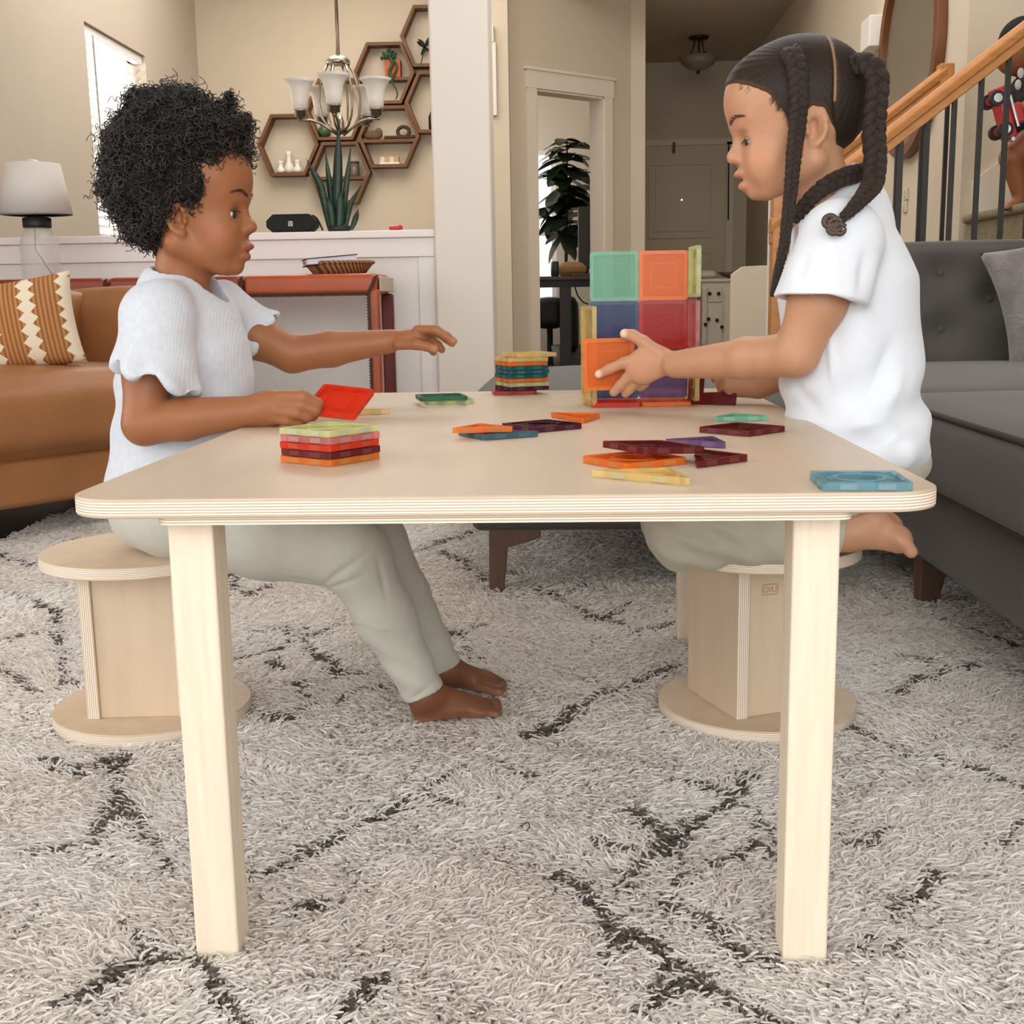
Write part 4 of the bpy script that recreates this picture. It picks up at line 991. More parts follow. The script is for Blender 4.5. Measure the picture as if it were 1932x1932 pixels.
f1h, f1t = at_z(775, 1362, 0.0), at_z(950, 1342, 0.0); f2h, f2t = at_z(820, 1290, 0.0), at_z(958, 1305, 0.0)
foot(v, an1, f1h, f1t, 1); foot(v, an2, f2h, f2t, -1)
SK1 = np.array(lin('#9a6340')[:3]); SK1D = np.array(lin('#77452d')[:3]); LIP1 = np.array(lin('#9c5a50')[:3]); PALM1 = np.array(lin('#c08a6c')[:3])
def boy_col(V):
    c = np.tile(SK1, (len(V), 1)); q = bh.loc(V)
    def mixin(col, w):
        nonlocal c
        c = c * (1 - w[:, None]) + col * w[:, None]
    ell = lambda x, z, y, rx, rz, ry: np.clip(1.6 - 1.6 * np.sqrt(((q[:, 0] - x) / rx) ** 2 + ((q[:, 2] - z) / rz) ** 2 + ((q[:, 1] - y) / ry) ** 2), 0, 1)
    mixin(LIP1, np.maximum(ell(108, -95, 0, 20, 10, 30), ell(102, -110, 0, 20, 11, 27)) * (q[:, 0] > 85))
    for s in (-1, 1): mixin(SK1 * np.array([1.12, 0.95, 0.88]), 0.5 * ell(72, -72, 60 * s, 34, 30, 40)); mixin(SK1D, 0.55 * ell(92, -35, 33 * s, 22, 20, 26))
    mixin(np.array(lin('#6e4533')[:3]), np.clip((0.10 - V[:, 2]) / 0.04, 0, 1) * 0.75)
    sole = np.clip((0.012 - V[:, 2]) / 0.012, 0, 1); mixin(PALM1, sole * 0.7)
    for t in (B(856, 645, 0.866), B(820, 659, 0.860), B(853, 649, 0.886)): mixin(PALM1 * 1.25, np.clip(1 - np.linalg.norm(V - t, axis=1) / 0.012, 0, 1) * 0.8)
    return np.clip(c, 0, 1)
SKIN1 = tint_mat('skin_deep', 0.48)
obj_boy, VB, QB = vol_obj('body', v, SKIN1, BOY, 2, boy_col)
eyes(bh, BOY, (1.0, -0.15, -0.18)); lashes_and_brows(bh, BOY, '#38241a', VB)

# ribbed tee
v = Vol((-0.68, 0.52, 0.23), (-0.25, 1.0, 0.70), 0.0026)
def cut_plane(v, c, nrm, rad, depth):
    """removes a slab-shaped cap beyond a plane, leaving a clean hem"""
    c = np.asarray(c); nrm = np.asarray(nrm) / np.linalg.norm(nrm)
    def fn(X, Y, Z):
        px, py, pz = X - c[0], Y - c[1], Z - c[2]; t = px * nrm[0] + py * nrm[1] + pz * nrm[2]
        rr_ = np.sqrt(np.maximum(px ** 2 + py ** 2 + pz ** 2 - t ** 2, 0))
        return np.maximum(np.maximum(-t, t - depth), rr_ - rad)
    v.put(fn, c - rad - depth, c + rad + depth, 0.003, 'sub')
# sleeves first: cut to their hems and hollowed, then the trunk of the tee is blended in
sl_a, sl_b = B(296, 600, 0.632), B(292, 735, 0.598); fl_a, fl_b = B(428, 600, 0.850), B(508, 646, 0.874)
v.cap(sl_a, sl_b, 0.046, 0.060, 0.0); v.cap(fl_a, fl_b, 0.042, 0.049, 0.0)
hem1 = B(294, 718, 0.600); n1 = np.array([-0.40, -0.15, -1.0]); cut_plane(v, hem1, n1, 0.13, 0.16)
ax1 = (sl_b - sl_a) / np.linalg.norm(sl_b - sl_a); v.cap(sl_a * 0.45 + sl_b * 0.55, sl_b + ax1 * 0.05, 0.038, 0.058, 0.003, 'sub')
hem2 = B(498, 640, 0.872); n2 = np.array([0.80, 0.12, -0.52]); cut_plane(v, hem2, n2, 0.12, 0.16)
ax2 = (fl_b - fl_a) / np.linalg.norm(fl_b - fl_a); v.cap(fl_a * 0.4 + fl_b * 0.6, fl_b + ax2 * 0.05, 0.036, 0.047, 0.003, 'sub')
v.ell(B(352, 700), (0.096, 0.094, 0.125), k=0.015); v.ell(B(345, 850), (0.099, 0.106, 0.125), k=0.05); v.ell(B(335, 930), (0.098, 0.108, 0.075), k=0.04)
v.cap(B(300, 586, 0.650), B(418, 584, 0.835), 0.041, 0.040, 0.03); v.cap(B(335, 560), B(350, 620), 0.056, 0.075, 0.03)
v.cap(bh.p(-16, -80), B(355, 552), 0.042, 0.050, 0.006, 'sub'); v.cap(B(355, 540), B(392, 560), 0.040, 0.030, 0.006, 'sub')
def tee_folds(V, Q):
    N_ = vert_normals(V, Q)
    near = np.exp(-(np.linalg.norm((V - sl_b) * np.array([1, 1, 1.0]), axis=1) / 0.075) ** 2)
    a = np.arctan2(V[:, 1] - hem1[1], V[:, 0] - hem1[0]); d1 = ((V - hem1) @ (n1 / np.linalg.norm(n1)))
    ruf = np.exp(-((d1 - 0.0) / 0.02) ** 2) * (np.linalg.norm(V - hem1, axis=1) < 0.085)
    V = V + N_ * (0.0055 * np.sin(a * 6 + 0.7) * ruf)[:, None] + np.array([0, 0, 1.0]) * (0.006 * np.sin(a * 5 + 1.5) * ruf)[:, None]
    d2 = ((V - hem2) @ (n2 / np.linalg.norm(n2))); a2 = np.arctan2(V[:, 1] - hem2[1], V[:, 2] - hem2[2])
    ruf2 = np.exp(-((d2) / 0.016) ** 2) * (np.linalg.norm(V - hem2, axis=1) < 0.075)
    V = V + N_ * (0.004 * np.sin(a2 * 6) * ruf2)[:, None]
    tor = np.clip((V[:, 2] - 0.30) / 0.05, 0, 1) * (1 - near)
    f = 0.0035 * np.sin(V[:, 0] * 62 + V[:, 2] * 38 + 2 * np.sin(V[:, 2] * 25)) + 0.0022 * np.sin(V[:, 2] * 95 - V[:, 0] * 60)
    return V + N_ * (f * tor * 0.55)[:, None]
TEE = mat('pale_rib_knit', '#ccd0d8', 0.95, spec=0.05, noise=0.05, nscale=120, sheen=0.2)
N, L = nt(TEE); b = N['Principled BSDF']
tc = N.new('ShaderNodeTexCoord'); w_ = N.new('ShaderNodeTexWave'); w_.bands_direction = 'X'; w_.inputs['Scale'].default_value = 95; w_.inputs['Distortion'].default_value = 0.6; L.new(tc.outputs['Object'], w_.inputs['Vector'])
bp = N.new('ShaderNodeBump'); bp.inputs['Strength'].default_value = 0.14; bp.inputs['Distance'].default_value = 0.002; L.new(w_.outputs['Fac'], bp.inputs['Height']); L.new(bp.outputs[0], b.inputs['Normal'])
vol_obj('tee', v, TEE, BOY, 2, disp=tee_folds, label='pale heather ribbed tee with ruffled sleeve hems')

# leggings
v = Vol((-0.68, 0.55, -0.01), (-0.03, 0.93, 0.42), 0.0028)
v.ell(B(330, 955), (0.093, 0.106, 0.060), k=0.02); v.ell(B(345, 985), (0.090, 0.100, 0.036), k=0.03)
v.chain([B(345, 975, 0.678), B(500, 1010, 0.668), kn1, B(725, 1160, 0.664), an1 + np.array([0.006, 0, -0.012])], [0.066, 0.061, 0.050, 0.041, 0.029], 0.02)
v.chain([B(350, 968, 0.798), B(520, 995, 0.798), kn2, B(760, 1120, 0.798), an2 + np.array([0.006, 0, -0.012])], [0.066, 0.060, 0.049, 0.040, 0.028], 0.012)
for kn_, an_ in ((B(725, 1160, 0.664), an1), (B(760, 1120, 0.798), an2)):
    d = (an_ - kn_) / np.linalg.norm(an_ - kn_); cut_plane(v, an_ + d * 0.000, d, 0.045, 0.05); v.cap(an_ - d * 0.015, an_ + d * 0.05, 0.0245, 0.0265, 0.002, 'sub')
def leg_folds(V, Q):
    N_ = vert_normals(V, Q); f = np.zeros(len(V))
    for (p0, p1, y_) in (((612, 1100), (672, 1046), 0.66), ((616, 1106), (705, 1068), 0.66), ((640, 1078), (716, 1018), 0.66), ((612, 1098), (560, 1078), 0.66), ((720, 1040), (738, 1130), 0.66), ((770, 1318), (828, 1272), 0.668)):
        a_, b_ = B(*p0, y_)[[0, 2]], B(*p1, y_)[[0, 2]]; q = V[:, [0, 2]] - a_; d = b_ - a_; t = np.clip(q @ d / (d @ d), 0, 1)
        f -= 0.0026 * np.exp(-(np.linalg.norm(q - t[:, None] * d, axis=1) / 0.0038) ** 2) * (V[:, 1] < 0.72) * np.sin(PI * np.clip(t * 0.9 + 0.08, 0, 1))
    f += 0.0012 * np.sin(V[:, 2] * 160 + V[:, 0] * 60) * (V[:, 2] < 0.16)
    return V + N_ * f[:, None]
LEGG = mat('sage_grey_leggings', '#bbb8ac', 0.9, spec=0.1, noise=0.03, nscale=60, sheen=0.2, bump=0.03, bscale=700)
vol_obj('leggings', v, LEGG, BOY, 2, disp=leg_folds, label='pale sage grey leggings')

# curly hair: a soft dark mass with hundreds of springy curls growing out of it
v = Vol((-0.64, 0.60, 0.66), (-0.36, 0.88, 0.93), 0.003)
hm = lambda x, z, y, rx, rz, ry, k=20, op='add': bh.ell(v, x - 355, 370 - z, y, rx, rz, ry, k, op)
hm(330, 305, 0, 112, 104, 108, 1); hm(306, 370, -60, 46, 60, 44); hm(303, 372, 62, 40, 58, 38); hm(275, 350, 0, 66, 78, 90); hm(400, 272, 0, 66, 56, 88); hm(290, 410, 0, 42, 46, 70); hm(355, 240, 0, 78, 40, 76); hm(374, 354, -66, 36, 56, 30); hm(355, 352, 66, 38, 52, 30)
hm(462, 372, 0, 74, 62, 120, 8, 'sub'); hm(440, 440, 0, 66, 74, 120, 8, 'sub'); hm(376, 466, 0, 60, 52, 120, 8, 'sub'); hm(362, 422, -84, 23, 34, 60, 6, 'sub'); hm(359, 424, 80, 17, 29, 60, 6, 'sub')
hm(412, 186, 0, 26, 30, 120, 12, 'sub'); hm(470, 190, 0, 26, 40, 120, 12, 'sub')
v.cap(bh.p(66, 128, -10), bh.p(90, 172, -14), 13 * U, 8 * U, 8 * U); v.cap(bh.p(104, 118, -12), bh.p(120, 128, -14), 14 * U, 10 * U, 10 * U)
for x_, z_, y_, r_ in ((298, 212, -20, 26), (345, 204, -10, 24), (380, 214, -15, 18), (264, 262, -15, 26), (243, 318, -10, 22), (246, 385, -8, 20), (268, 430, -10, 20), (300, 450, -12, 18), (276, 240, 20, 22), (320, 200, 30, 24)): hm(x_, z_, y_, r_, r_ * 0.9, r_ * 1.6, 14)
def curl_bumps(V, Q):
    N_ = vert_normals(V, Q); q = V * 1.0
    f = 0.0035 * np.sin(q[:, 0] * 210 + 3 * np.sin(q[:, 2] * 120)) * np.sin(q[:, 2] * 230 + 2 * np.sin(q[:, 1] * 150)) * np.sin(q[:, 1] * 190) + 0.008 * np.sin(q[:, 0] * 75 + 1) * np.sin(q[:, 2] * 83) * np.sin(q[:, 1] * 70 + 2)
    return V + N_ * f[:, None]
HAIR1 = mat('black_hair_mass', '#1a1614', 0.8, spec=0.25, noise=0.5, nscale=160, bump=0.6, bscale=300)
hob, HV, HQ = vol_obj('hair', v, HAIR1, BOY, 1, disp=curl_bumps, label='dense curly black hair')
HN = vert_normals(HV, HQ)
def curls(V, N_, count, lmin, lmax, rad, turns, npt, seed, sel=None):
    rg = np.random.default_rng(seed); idx = rg.choice(np.arange(len(V)) if sel is None else np.flatnonzero(sel), count)
    P = np.zeros((count, npt, 3))
    t = np.linspace(0, 1, npt)
    for i, j in enumerate(idx):
        n = N_[j] + rg.normal(0, 0.35, 3); n /= np.linalg.norm(n); a = np.cross(n, rg.normal(0, 1, 3)); a /= np.linalg.norm(a); b_ = np.cross(n, a)
        Ln = rg.uniform(lmin, lmax); R_ = rad * rg.uniform(0.6, 1.35); tn = turns * rg.uniform(0.7, 1.3) * 2 * PI; ph = rg.uniform(0, 6.28)
        drift = rg.normal(0, 0.004, 3) + np.array([0, 0, -0.003])
        R_t = R_ * np.minimum(1, t * 3)
        P[i] = V[j] - n * 0.006 + np.outer(t * Ln, n) + np.outer(R_t * np.cos(tn * t + ph), a) + np.outer(R_t * np.sin(tn * t + ph), b_) + np.outer(t ** 2, drift)
    return P
qh = bh.loc(HV); front = (qh[:, 0] > 45) & (qh[:, 2] < 15)
C1 = curls(HV, HN, 5200, 0.006, 0.017, 0.0034, 2.2, 20, 3, ~front); C2 = curls(HV, HN, 900, 0.016, 0.030, 0.0040, 2.8, 26, 4, (qh[:, 2] > 60) | (qh[:, 0] < -70)); C3 = curls(HV, HN, 420, 0.002, 0.006, 0.0022, 1.2, 14, 5, front)
HC = strand_mat('black_curl_strands', 0.42, 0.5)
for nm, Cc, rd in (('curl_strands', C1, 0.00055), ('long_curl_strands', C2, 0.00045), ('hairline_strands', C3, 0.00035)):
    k_ = RNG.uniform(0.6, 1.5, (len(Cc), 1)); o = curves(nm, Cc, rd, HC, hob, np.array(lin('#221c19')[:3]) * k_); o['kind'] = 'stuff'
C4 = curls(HV, HN, 420, 0.010, 0.022, 0.0048, 1.9, 24, 6, (qh[:, 2] > 40) | (qh[:, 0] < -60))
o = curves('curl_locks', C4, np.linspace(0.0017, 0.0009, 24)[None, :], HC, hob, np.array(lin('#1d1816')[:3]) * RNG.uniform(0.7, 1.3, (len(C4), 1))); o['kind'] = 'stuff'
# the red tile pinched between finger and thumb
ux = np.array([0.97, -0.22, -0.10]); ux /= np.linalg.norm(ux); uy = np.array([0.23, 0.88, 0.41]); uy -= ux * (ux @ uy); uy /= np.linalg.norm(uy); uz = np.cross(ux, uy)
tile('red', 'square', B(640, 762, 0.618), np.stack([ux, uy, uz], 1), 'translucent red square tile held up in the curly-haired child\'s hand')
# ------------------------------------------------------------------ child with braids
G0 = 0.655
GIRL = thing('person', 'child with long dark braids in a white tee pressing a tile onto the tile wall', 'person', (0.42, G0, FZ))
G = lambda x, y, Y=G0: at_y(x, y, Y)
gp = math.radians(7.0)
# face turned towards -X, chin down
Rg = np.stack([np.array([-math.cos(gp), 0, -math.sin(gp)]), np.array([0, 1.0, 0]), np.array([-math.sin(gp), 0, math.cos(gp)])], 1)
gsc = 0.995
gh = Head(np.zeros(3), Rg, gsc); gh.c = G(1371, 299) - Rg @ (np.array([124, 0, -57]) * gh.k)
v = Vol((0.095, 0.50, 0.235), (0.60, 0.925, 0.955), 0.0022)
build_head(v, gh, True)
v.cap(gh.p(-20, -90), G(1580, 425), 0.037, 0.046, 0.022)
v.ell(G(1600, 560), (0.072, 0.088, 0.10), k=0.02); v.ell(G(1615, 720), (0.070, 0.080, 0.10), k=0.04); v.ell(G(1626, 868), (0.074, 0.086, 0.05), k=0.04)
v.cap(G(1585, 462, 0.565), G(1600, 462, 0.750), 0.034, 0.034, 0.03)
# near arm: elbow bent, hand spread on the orange tile
sh, el, wr = G(1585, 470, 0.555), G(1502, 668, 0.570), G(1275, 688, 0.715)
v.chain([sh, (sh + el) / 2, el], [0.036, 0.036, 0.0285], 0.012); v.chain([el, el * 0.62 + wr * 0.38, wr], [0.0285, 0.0275, 0.0195], 0.010)
HYF = 0.752
v.ell(G(1228, 684, 0.735), (0.036, 0.0125, 0.0255), roty(math.radians(-8)) @ rotz(math.radians(-16)), 0.010); v.ell(G(1212, 700, 0.742), (0.022, 0.011, 0.020), k=0.010)
for pts, r in (((G(1240, 664, 0.730), G(1214, 645, 0.738), G(1194, 633, 0.748), G(1179, 630, 0.752)), 0.0092), ((G(1212, 674, 0.738), G(1178, 684, 0.745), G(1150, 696, 0.752), G(1130, 706, 0.757)), 0.0082),
               ((G(1204, 694, 0.742), G(1184, 712, 0.749), G(1170, 727, 0.755), G(1158, 740, 0.759)), 0.0082), ((G(1214, 706, 0.744), G(1199, 722, 0.752), G(1188, 734, 0.758), G(1180, 743, 0.762)), 0.0076),
               ((G(1228, 710, 0.746), G(1216, 724, 0.754), G(1208, 732, 0.760)), 0.0066)):
    hand_chain(v, pts, r * 1.08, r * 0.84, 0.0035)
# far arm: hand resting on the table edge holding a maroon tile
sh2, el2, wr2 = G(1600, 465, 0.760), G(1500, 690, 0.815), G(1432, 727, 0.850)
v.chain([sh2, el2, wr2], [0.034, 0.028, 0.021], 0.012); v.ell(G(1402, 727, 0.856), (0.028, 0.018, 0.019), k=0.01)
for pts, r in (((G(1395, 716, 0.848), G(1372, 716, 0.850), G(1356, 722, 0.866)), 0.0078), ((G(1392, 727, 0.846), G(1372, 730, 0.850), G(1360, 734, 0.866)), 0.0078), ((G(1395, 738, 0.848), G(1378, 741, 0.852), G(1366, 742, 0.866)), 0.0072), ((G(1402, 712, 0.868), G(1376, 710, 0.884), G(1350, 715, 0.884)), 0.0085)):
    hand_chain(v, pts, r, r * 0.86, 0.0035)
# kneeling on the stool: thighs forward, shins folded back, bare feet past the seat
gk1, gk2 = G(1290, 1000, 0.630), G(1278, 985, 0.745)
v.chain([G(1600, 912, 0.615), gk1], [0.048, 0.046], 0.02); v.chain([G(1600, 908, 0.700), gk2], [0.048, 0.046], 0.02)
ga1, ga2 = G(1596, 1004, 0.610), G(1600, 985, 0.730)
v.chain([gk1 + np.array([0.0, 0, -0.010]), ga1], [0.036, 0.023], 0.012); v.chain([gk2, ga2], [0.036, 0.023], 0.012)
def pointed_foot(an, he, ba, toe, wy):
    an, he, ba, toe = map(np.asarray, (an, he, ba, toe)); d = (toe - an) / np.linalg.norm(toe - an)
    v.cap(an, he, 0.022, 0.0205, 0.012); v.cap(an, ba, 0.0225, 0.0165, 0.014); v.cap(he, ba, 0.019, 0.014, 0.014)
    v.ell(ba, (0.021, 0.029, 0.0125), roty(math.radians(38)), 0.012)
    for o_, ln, r in ((-0.019, 0.0, 0.0088), (-0.006, 0.001, 0.0064), (0.004, -0.002, 0.0061), (0.0135, -0.006, 0.0058), (0.022, -0.011, 0.0056)):
        v.cap(ba + np.array([0.006, o_ * wy, -0.002]), toe + d * (ln - 0.006) + np.array([0, o_ * wy, 0]), r * 0.92, r, 0.004)
pointed_foot(ga1, G(1645, 985, 0.605), G(1692, 1016, 0.600), G(1720, 1038, 0.600), 1)
pointed_foot(ga2, G(1640, 972, 0.725), G(1676, 992, 0.725), G(1705, 1008, 0.725), -1)
SK2 = np.array(lin('#bd8c6c')[:3]); LIP2 = np.array(lin('#c47f6e')[:3]); SK2D = np.array(lin('#9b6546')[:3]); NAIL = np.array(lin('#e8c3b0')[:3])
def girl_col(V):
    c = np.tile(SK2, (len(V), 1)); q = gh.loc(V)
    def mixin(col, w):
        nonlocal c
        c = c * (1 - w[:, None]) + col * w[:, None]
    ell = lambda x, z, y, rx, rz, ry: np.clip(1.6 - 1.6 * np.sqrt(((q[:, 0] - x) / rx) ** 2 + ((q[:, 2] - z) / rz) ** 2 + ((q[:, 1] - y) / ry) ** 2), 0, 1)
    mixin(LIP2, np.maximum(ell(108, -88, 0, 20, 9, 29), ell(102, -107, 0, 20, 10.5, 25)) * (q[:, 0] > 85))
    mixin(np.array(lin('#5a2c24')[:3]), ell(100, -97, 0, 14, 6, 18) * (q[:, 0] < 104) * (q[:, 0] > 80))
    for s in (-1, 1): mixin(SK2 * np.array([1.10, 0.92, 0.85]), 0.55 * ell(72, -72, 60 * s, 34, 30, 40)); mixin(SK2D, 0.5 * ell(92, -33, 33 * s, 22, 20, 26))
    for t in (G(1176, 629, 0.748), G(1127, 706, 0.752)): mixin(NAIL, np.clip(1.8 - 1.8 * np.linalg.norm(V - t, axis=1) / 0.0085, 0, 1))
    mixin(np.array(lin('#cf9a80')[:3]), np.clip(1 - np.linalg.norm(V - G(1705, 1030, 0.60), axis=1) / 0.05, 0, 1) * 0.6)
    return np.clip(c, 0, 1)
SKIN2 = tint_mat('skin_light_brown', 0.46)
obj_girl, VG, QG = vol_obj('body', v, SKIN2, GIRL, 2, girl_col)
eyes(gh, GIRL, (1.0, -0.05, -0.55), True); lashes_and_brows(gh, GIRL, '#4a3024', VG, True)

# white tee
v = Vol((0.26, 0.47, 0.26), (0.62, 0.86, 0.79), 0.0026)
ga, gb = G(1586, 462, 0.556), G(1538, 590, 0.545); fa, fb = G(1600, 465, 0.762), G(1530, 590, 0.800)
v.cap(ga, gb, 0.052, 0.058, 0.0); v.cap(fa, fb, 0.048, 0.054, 0.0)
gn = np.array([-0.10, -0.10, -1.0]); ghem = G(1538, 566, 0.545); cut_plane(v, ghem, gn, 0.12, 0.18)
gx = (gb - ga) / np.linalg.norm(gb - ga); v.cap(ga * 0.45 + gb * 0.55, gb + gx * 0.05, 0.044, 0.054, 0.003, 'sub')
fhem = G(1530, 575, 0.795); cut_plane(v, fhem, gn, 0.11, 0.18)
fx = (fb - fa) / np.linalg.norm(fb - fa); v.cap(fa * 0.45 + fb * 0.55, fb + fx * 0.05, 0.042, 0.050, 0.003, 'sub')
v.cap(G(1600, 430), G(1596, 520), 0.060, 0.088, 0.02); v.ell(G(1598, 590), (0.088, 0.098, 0.11), k=0.03); v.ell(G(1606, 740), (0.091, 0.100, 0.12), k=0.05); v.ell(G(1622, 835), (0.094, 0.108, 0.062), k=0.04)
v.cap(G(1586, 448, 0.566), G(1600, 448, 0.750), 0.040, 0.040, 0.03); v.cap(G(1590, 372), G(1560, 430), 0.045, 0.052, 0.03)
v.chain([G(1722, 838, 0.60), G(1700, 862, 0.555)], [0.017, 0.018], 0.02)
# hem of the tee: cut by a sloping plane, hollow inside; open neck
cut_plane(v, G(1600, 846), np.array([-0.36, 0.0, -1.0]), 0.30, 0.12)
v.cap(G(1610, 842), G(1640, 960), 0.078, 0.095, 0.003, 'sub')
v.cap(gh.p(-22, -84), G(1556, 408), 0.042, 0.050, 0.006, 'sub'); v.cap(G(1530, 430), G(1500, 470), 0.036, 0.034, 0.006, 'sub')
def gtee_folds(V, Q):
    N_ = vert_normals(V, Q)
    tor = np.clip((0.66 - V[:, 2]) / 0.10, 0, 1)
    f = 0.0050 * np.sin(V[:, 0] * 48 - V[:, 2] * 42 + 2.2 * np.sin(V[:, 2] * 21)) * np.clip((V[:, 2] - 0.38) / 0.04, 0, 1) + 0.0040 * np.sin(V[:, 2] * 88 + V[:, 0] * 55) * np.exp(-((V[:, 2] - 0.43) / 0.05) ** 2)
    sl_ = np.exp(-(np.linalg.norm(V - gb, axis=1) / 0.09) ** 2)
    f2 = 0.0032 * np.sin(V[:, 0] * 95 + V[:, 2] * 30) * sl_
    g = np.zeros(len(V))
    for (p0, p1, am, wd) in (((1566, 620), (1578, 735), 0.0035, 0.005), ((1612, 480), (1598, 560), -0.004, 0.007), ((1640, 470), (1625, 570), 0.0035, 0.008), ((1690, 640), (1640, 745), -0.005, 0.010), ((1705, 690), (1668, 780), 0.004, 0.009), ((1640, 745), (1570, 800), -0.004, 0.010),
                             ((1600, 810), (1680, 790), 0.004, 0.008), ((1500, 700), (1545, 780), -0.0035, 0.008), ((1720, 800), (1640, 850), -0.005, 0.008), ((1510, 470), (1490, 540), -0.003, 0.007), ((1545, 440), (1560, 545), 0.003, 0.009), ((1575, 400), (1560, 460), -0.003, 0.007)):
        a_, b_ = G(*p0, 0.56)[[0, 2]], G(*p1, 0.56)[[0, 2]]; q = V[:, [0, 2]] - a_; d = b_ - a_; t = np.clip(q @ d / (d @ d), 0, 1)
        g += am * np.exp(-(np.linalg.norm(q - t[:, None] * d, axis=1) / wd) ** 2) * (V[:, 1] < 0.64) * np.sin(PI * np.clip(t * 0.86 + 0.07, 0, 1))
    return V + N_ * (f * tor * 0.8 + f2 * 0.6 + g)[:, None]
WTEE = mat('white_jersey', '#dfe3ea', 0.95, spec=0.05, sheen=0.2, bump=0.05, bscale=900)
vol_obj('tee', v, WTEE, GIRL, 2, disp=gtee_folds, label='plain white short-sleeved tee')
# trousers
v = Vol((0.10, 0.52, 0.238), (0.60, 0.86, 0.46), 0.0028)
v.ell(G(1630, 872), (0.086, 0.100, 0.058), k=0.02); v.chain([G(1600, 912, 0.615), gk1], [0.056, 0.055], 0.03); v.chain([G(1600, 908, 0.705), gk2], [0.056, 0.055], 0.02)
v.chain([gk1 + np.array([0.0, 0, -0.009]), G(1450, 1010, 0.615), ga1 + np.array([0.004, 0, 0])], [0.046, 0.040, 0.029], 0.012); v.chain([gk2 + np.array([0.0, 0, -0.006]), ga2], [0.046, 0.029], 0.012)
for kn_, an_ in ((gk1, ga1), (gk2, ga2)):
    d = (an_ - kn_) / np.linalg.norm(an_ - kn_); cut_plane(v, an_ - d * 0.004, d, 0.045, 0.05); v.cap(an_ - d * 0.015, an_ + d * 0.05, 0.0255, 0.0265, 0.002, 'sub')
def gleg(V, Q):
    N_ = vert_normals(V, Q); f = 0.0025 * np.sin(V[:, 2] * 190 + V[:, 0] * 70) * np.exp(-((V[:, 0] - 0.24) / 0.06) ** 2) + 0.002 * np.sin(V[:, 0] * 120 + V[:, 2] * 60)
    return V + N_ * f[:, None]
vol_obj('leggings', v, mat('sage_leggings', '#b6b09c', 0.9, spec=0.1, noise=0.03, nscale=60, sheen=0.2), GIRL, 2, disp=gleg, label='pale sage leggings')

# hair: sleek cap with a part, then the braids
v = Vol((0.24, 0.54, 0.70), (0.50, 0.77, 0.955), 0.0024)
gh.ell(v, -8, 19, 0, 121, 107, 94, 1); gh.ell(v, 56, 36, 0, 60, 60, 73, 30)
hx = np.array([-140, -95, -70, -52, -44, -30, -8, 10, 26, 40, 58, 82, 104, 140.0]); hz = np.array([-110, -98, -86, -66, -40, -8, -2, -22, -26, 4, 28, 44, 57, 70.0])
def hairline(X, Y, Z):
    p = (X - gh.c[0], Y - gh.c[1], Z - gh.c[2]); q = [(p[0] * gh.R[0, i] + p[1] * gh.R[1, i] + p[2] * gh.R[2, i]) / gh.k for i in range(3)]
    arch = np.interp(np.broadcast_to(q[0], np.broadcast_shapes(q[0].shape, q[1].shape, q[2].shape)), hx, hz)
    return -((arch - q[2]) * 0.7 * gh.k)
v.put(hairline, (0.24, 0.54, 0.70), (0.50, 0.77, 0.955), 0.004, 'sub')
PART = np.array([(-58, 140), (-58, 112), (-56, 90), (-54, 60), (-50, 30), (-46, 2)], float)
HB = np.array(lin('#2a1e17')[:3]); SCALP = np.array(lin('#b08566')[:3])
def hair_col(V):
    q = gh.loc(V); c = np.tile(HB, (len(V), 1)); best = np.full(len(V), 99.0)
    for a, b_ in zip(PART[:-1], PART[1:]):
        d = b_ - a; t = np.clip(((q[:, [0, 2]] - a) @ d) / (d @ d), 0, 1); best = np.minimum(best, np.linalg.norm(q[:, [0, 2]] - a - t[:, None] * d, axis=1))
    w = (np.clip(1.5 - best / 1.7 + 0.35 * np.sin(q[:, 2] * 0.9) * np.sin(q[:, 2] * 2.3 + q[:, 0]), 0, 1) * 0.85)[:, None]
    arch = np.interp(q[:, 0], hx, hz); edge_ = np.clip(1 - (q[:, 2] - arch) / 9, 0, 1)[:, None] * 0.35
    return c * (1 - w) * (1 - edge_) + SCALP * w + SCALP * edge_ * (1 - w) * 0.6
def comb(V, Q):
    N_ = vert_normals(V, Q); q = gh.loc(V)
    fr = q[:, 0] > np.interp(q[:, 2], PART[::-1, 1], PART[::-1, 0])
    a = np.where(fr, np.arctan2(q[:, 2] - 75, q[:, 0] + 5), np.arctan2(q[:, 2] - 60, q[:, 0] + 100))
    best = np.abs(q[:, 0] - np.interp(q[:, 2], PART[::-1, 1], PART[::-1, 0]))
    return V + N_ * (0.00028 * np.sin(a * 46) - 0.0026 * np.exp(-(best / 3.4) ** 2))[:, None]
HAIR2 = tint_mat('dark_brown_hair', 0.55, 0.0, 0.25, bump=0.12, bscale=420)
gob, GV, GQ = vol_obj('hair', v, HAIR2, GIRL, 1, hair_col, disp=comb, label='sleek dark brown hair parted over the crown')
BR = tint_mat('dark_brown_braid', 0.5, 0.0, 0.45, bump=0.5, bscale=700)
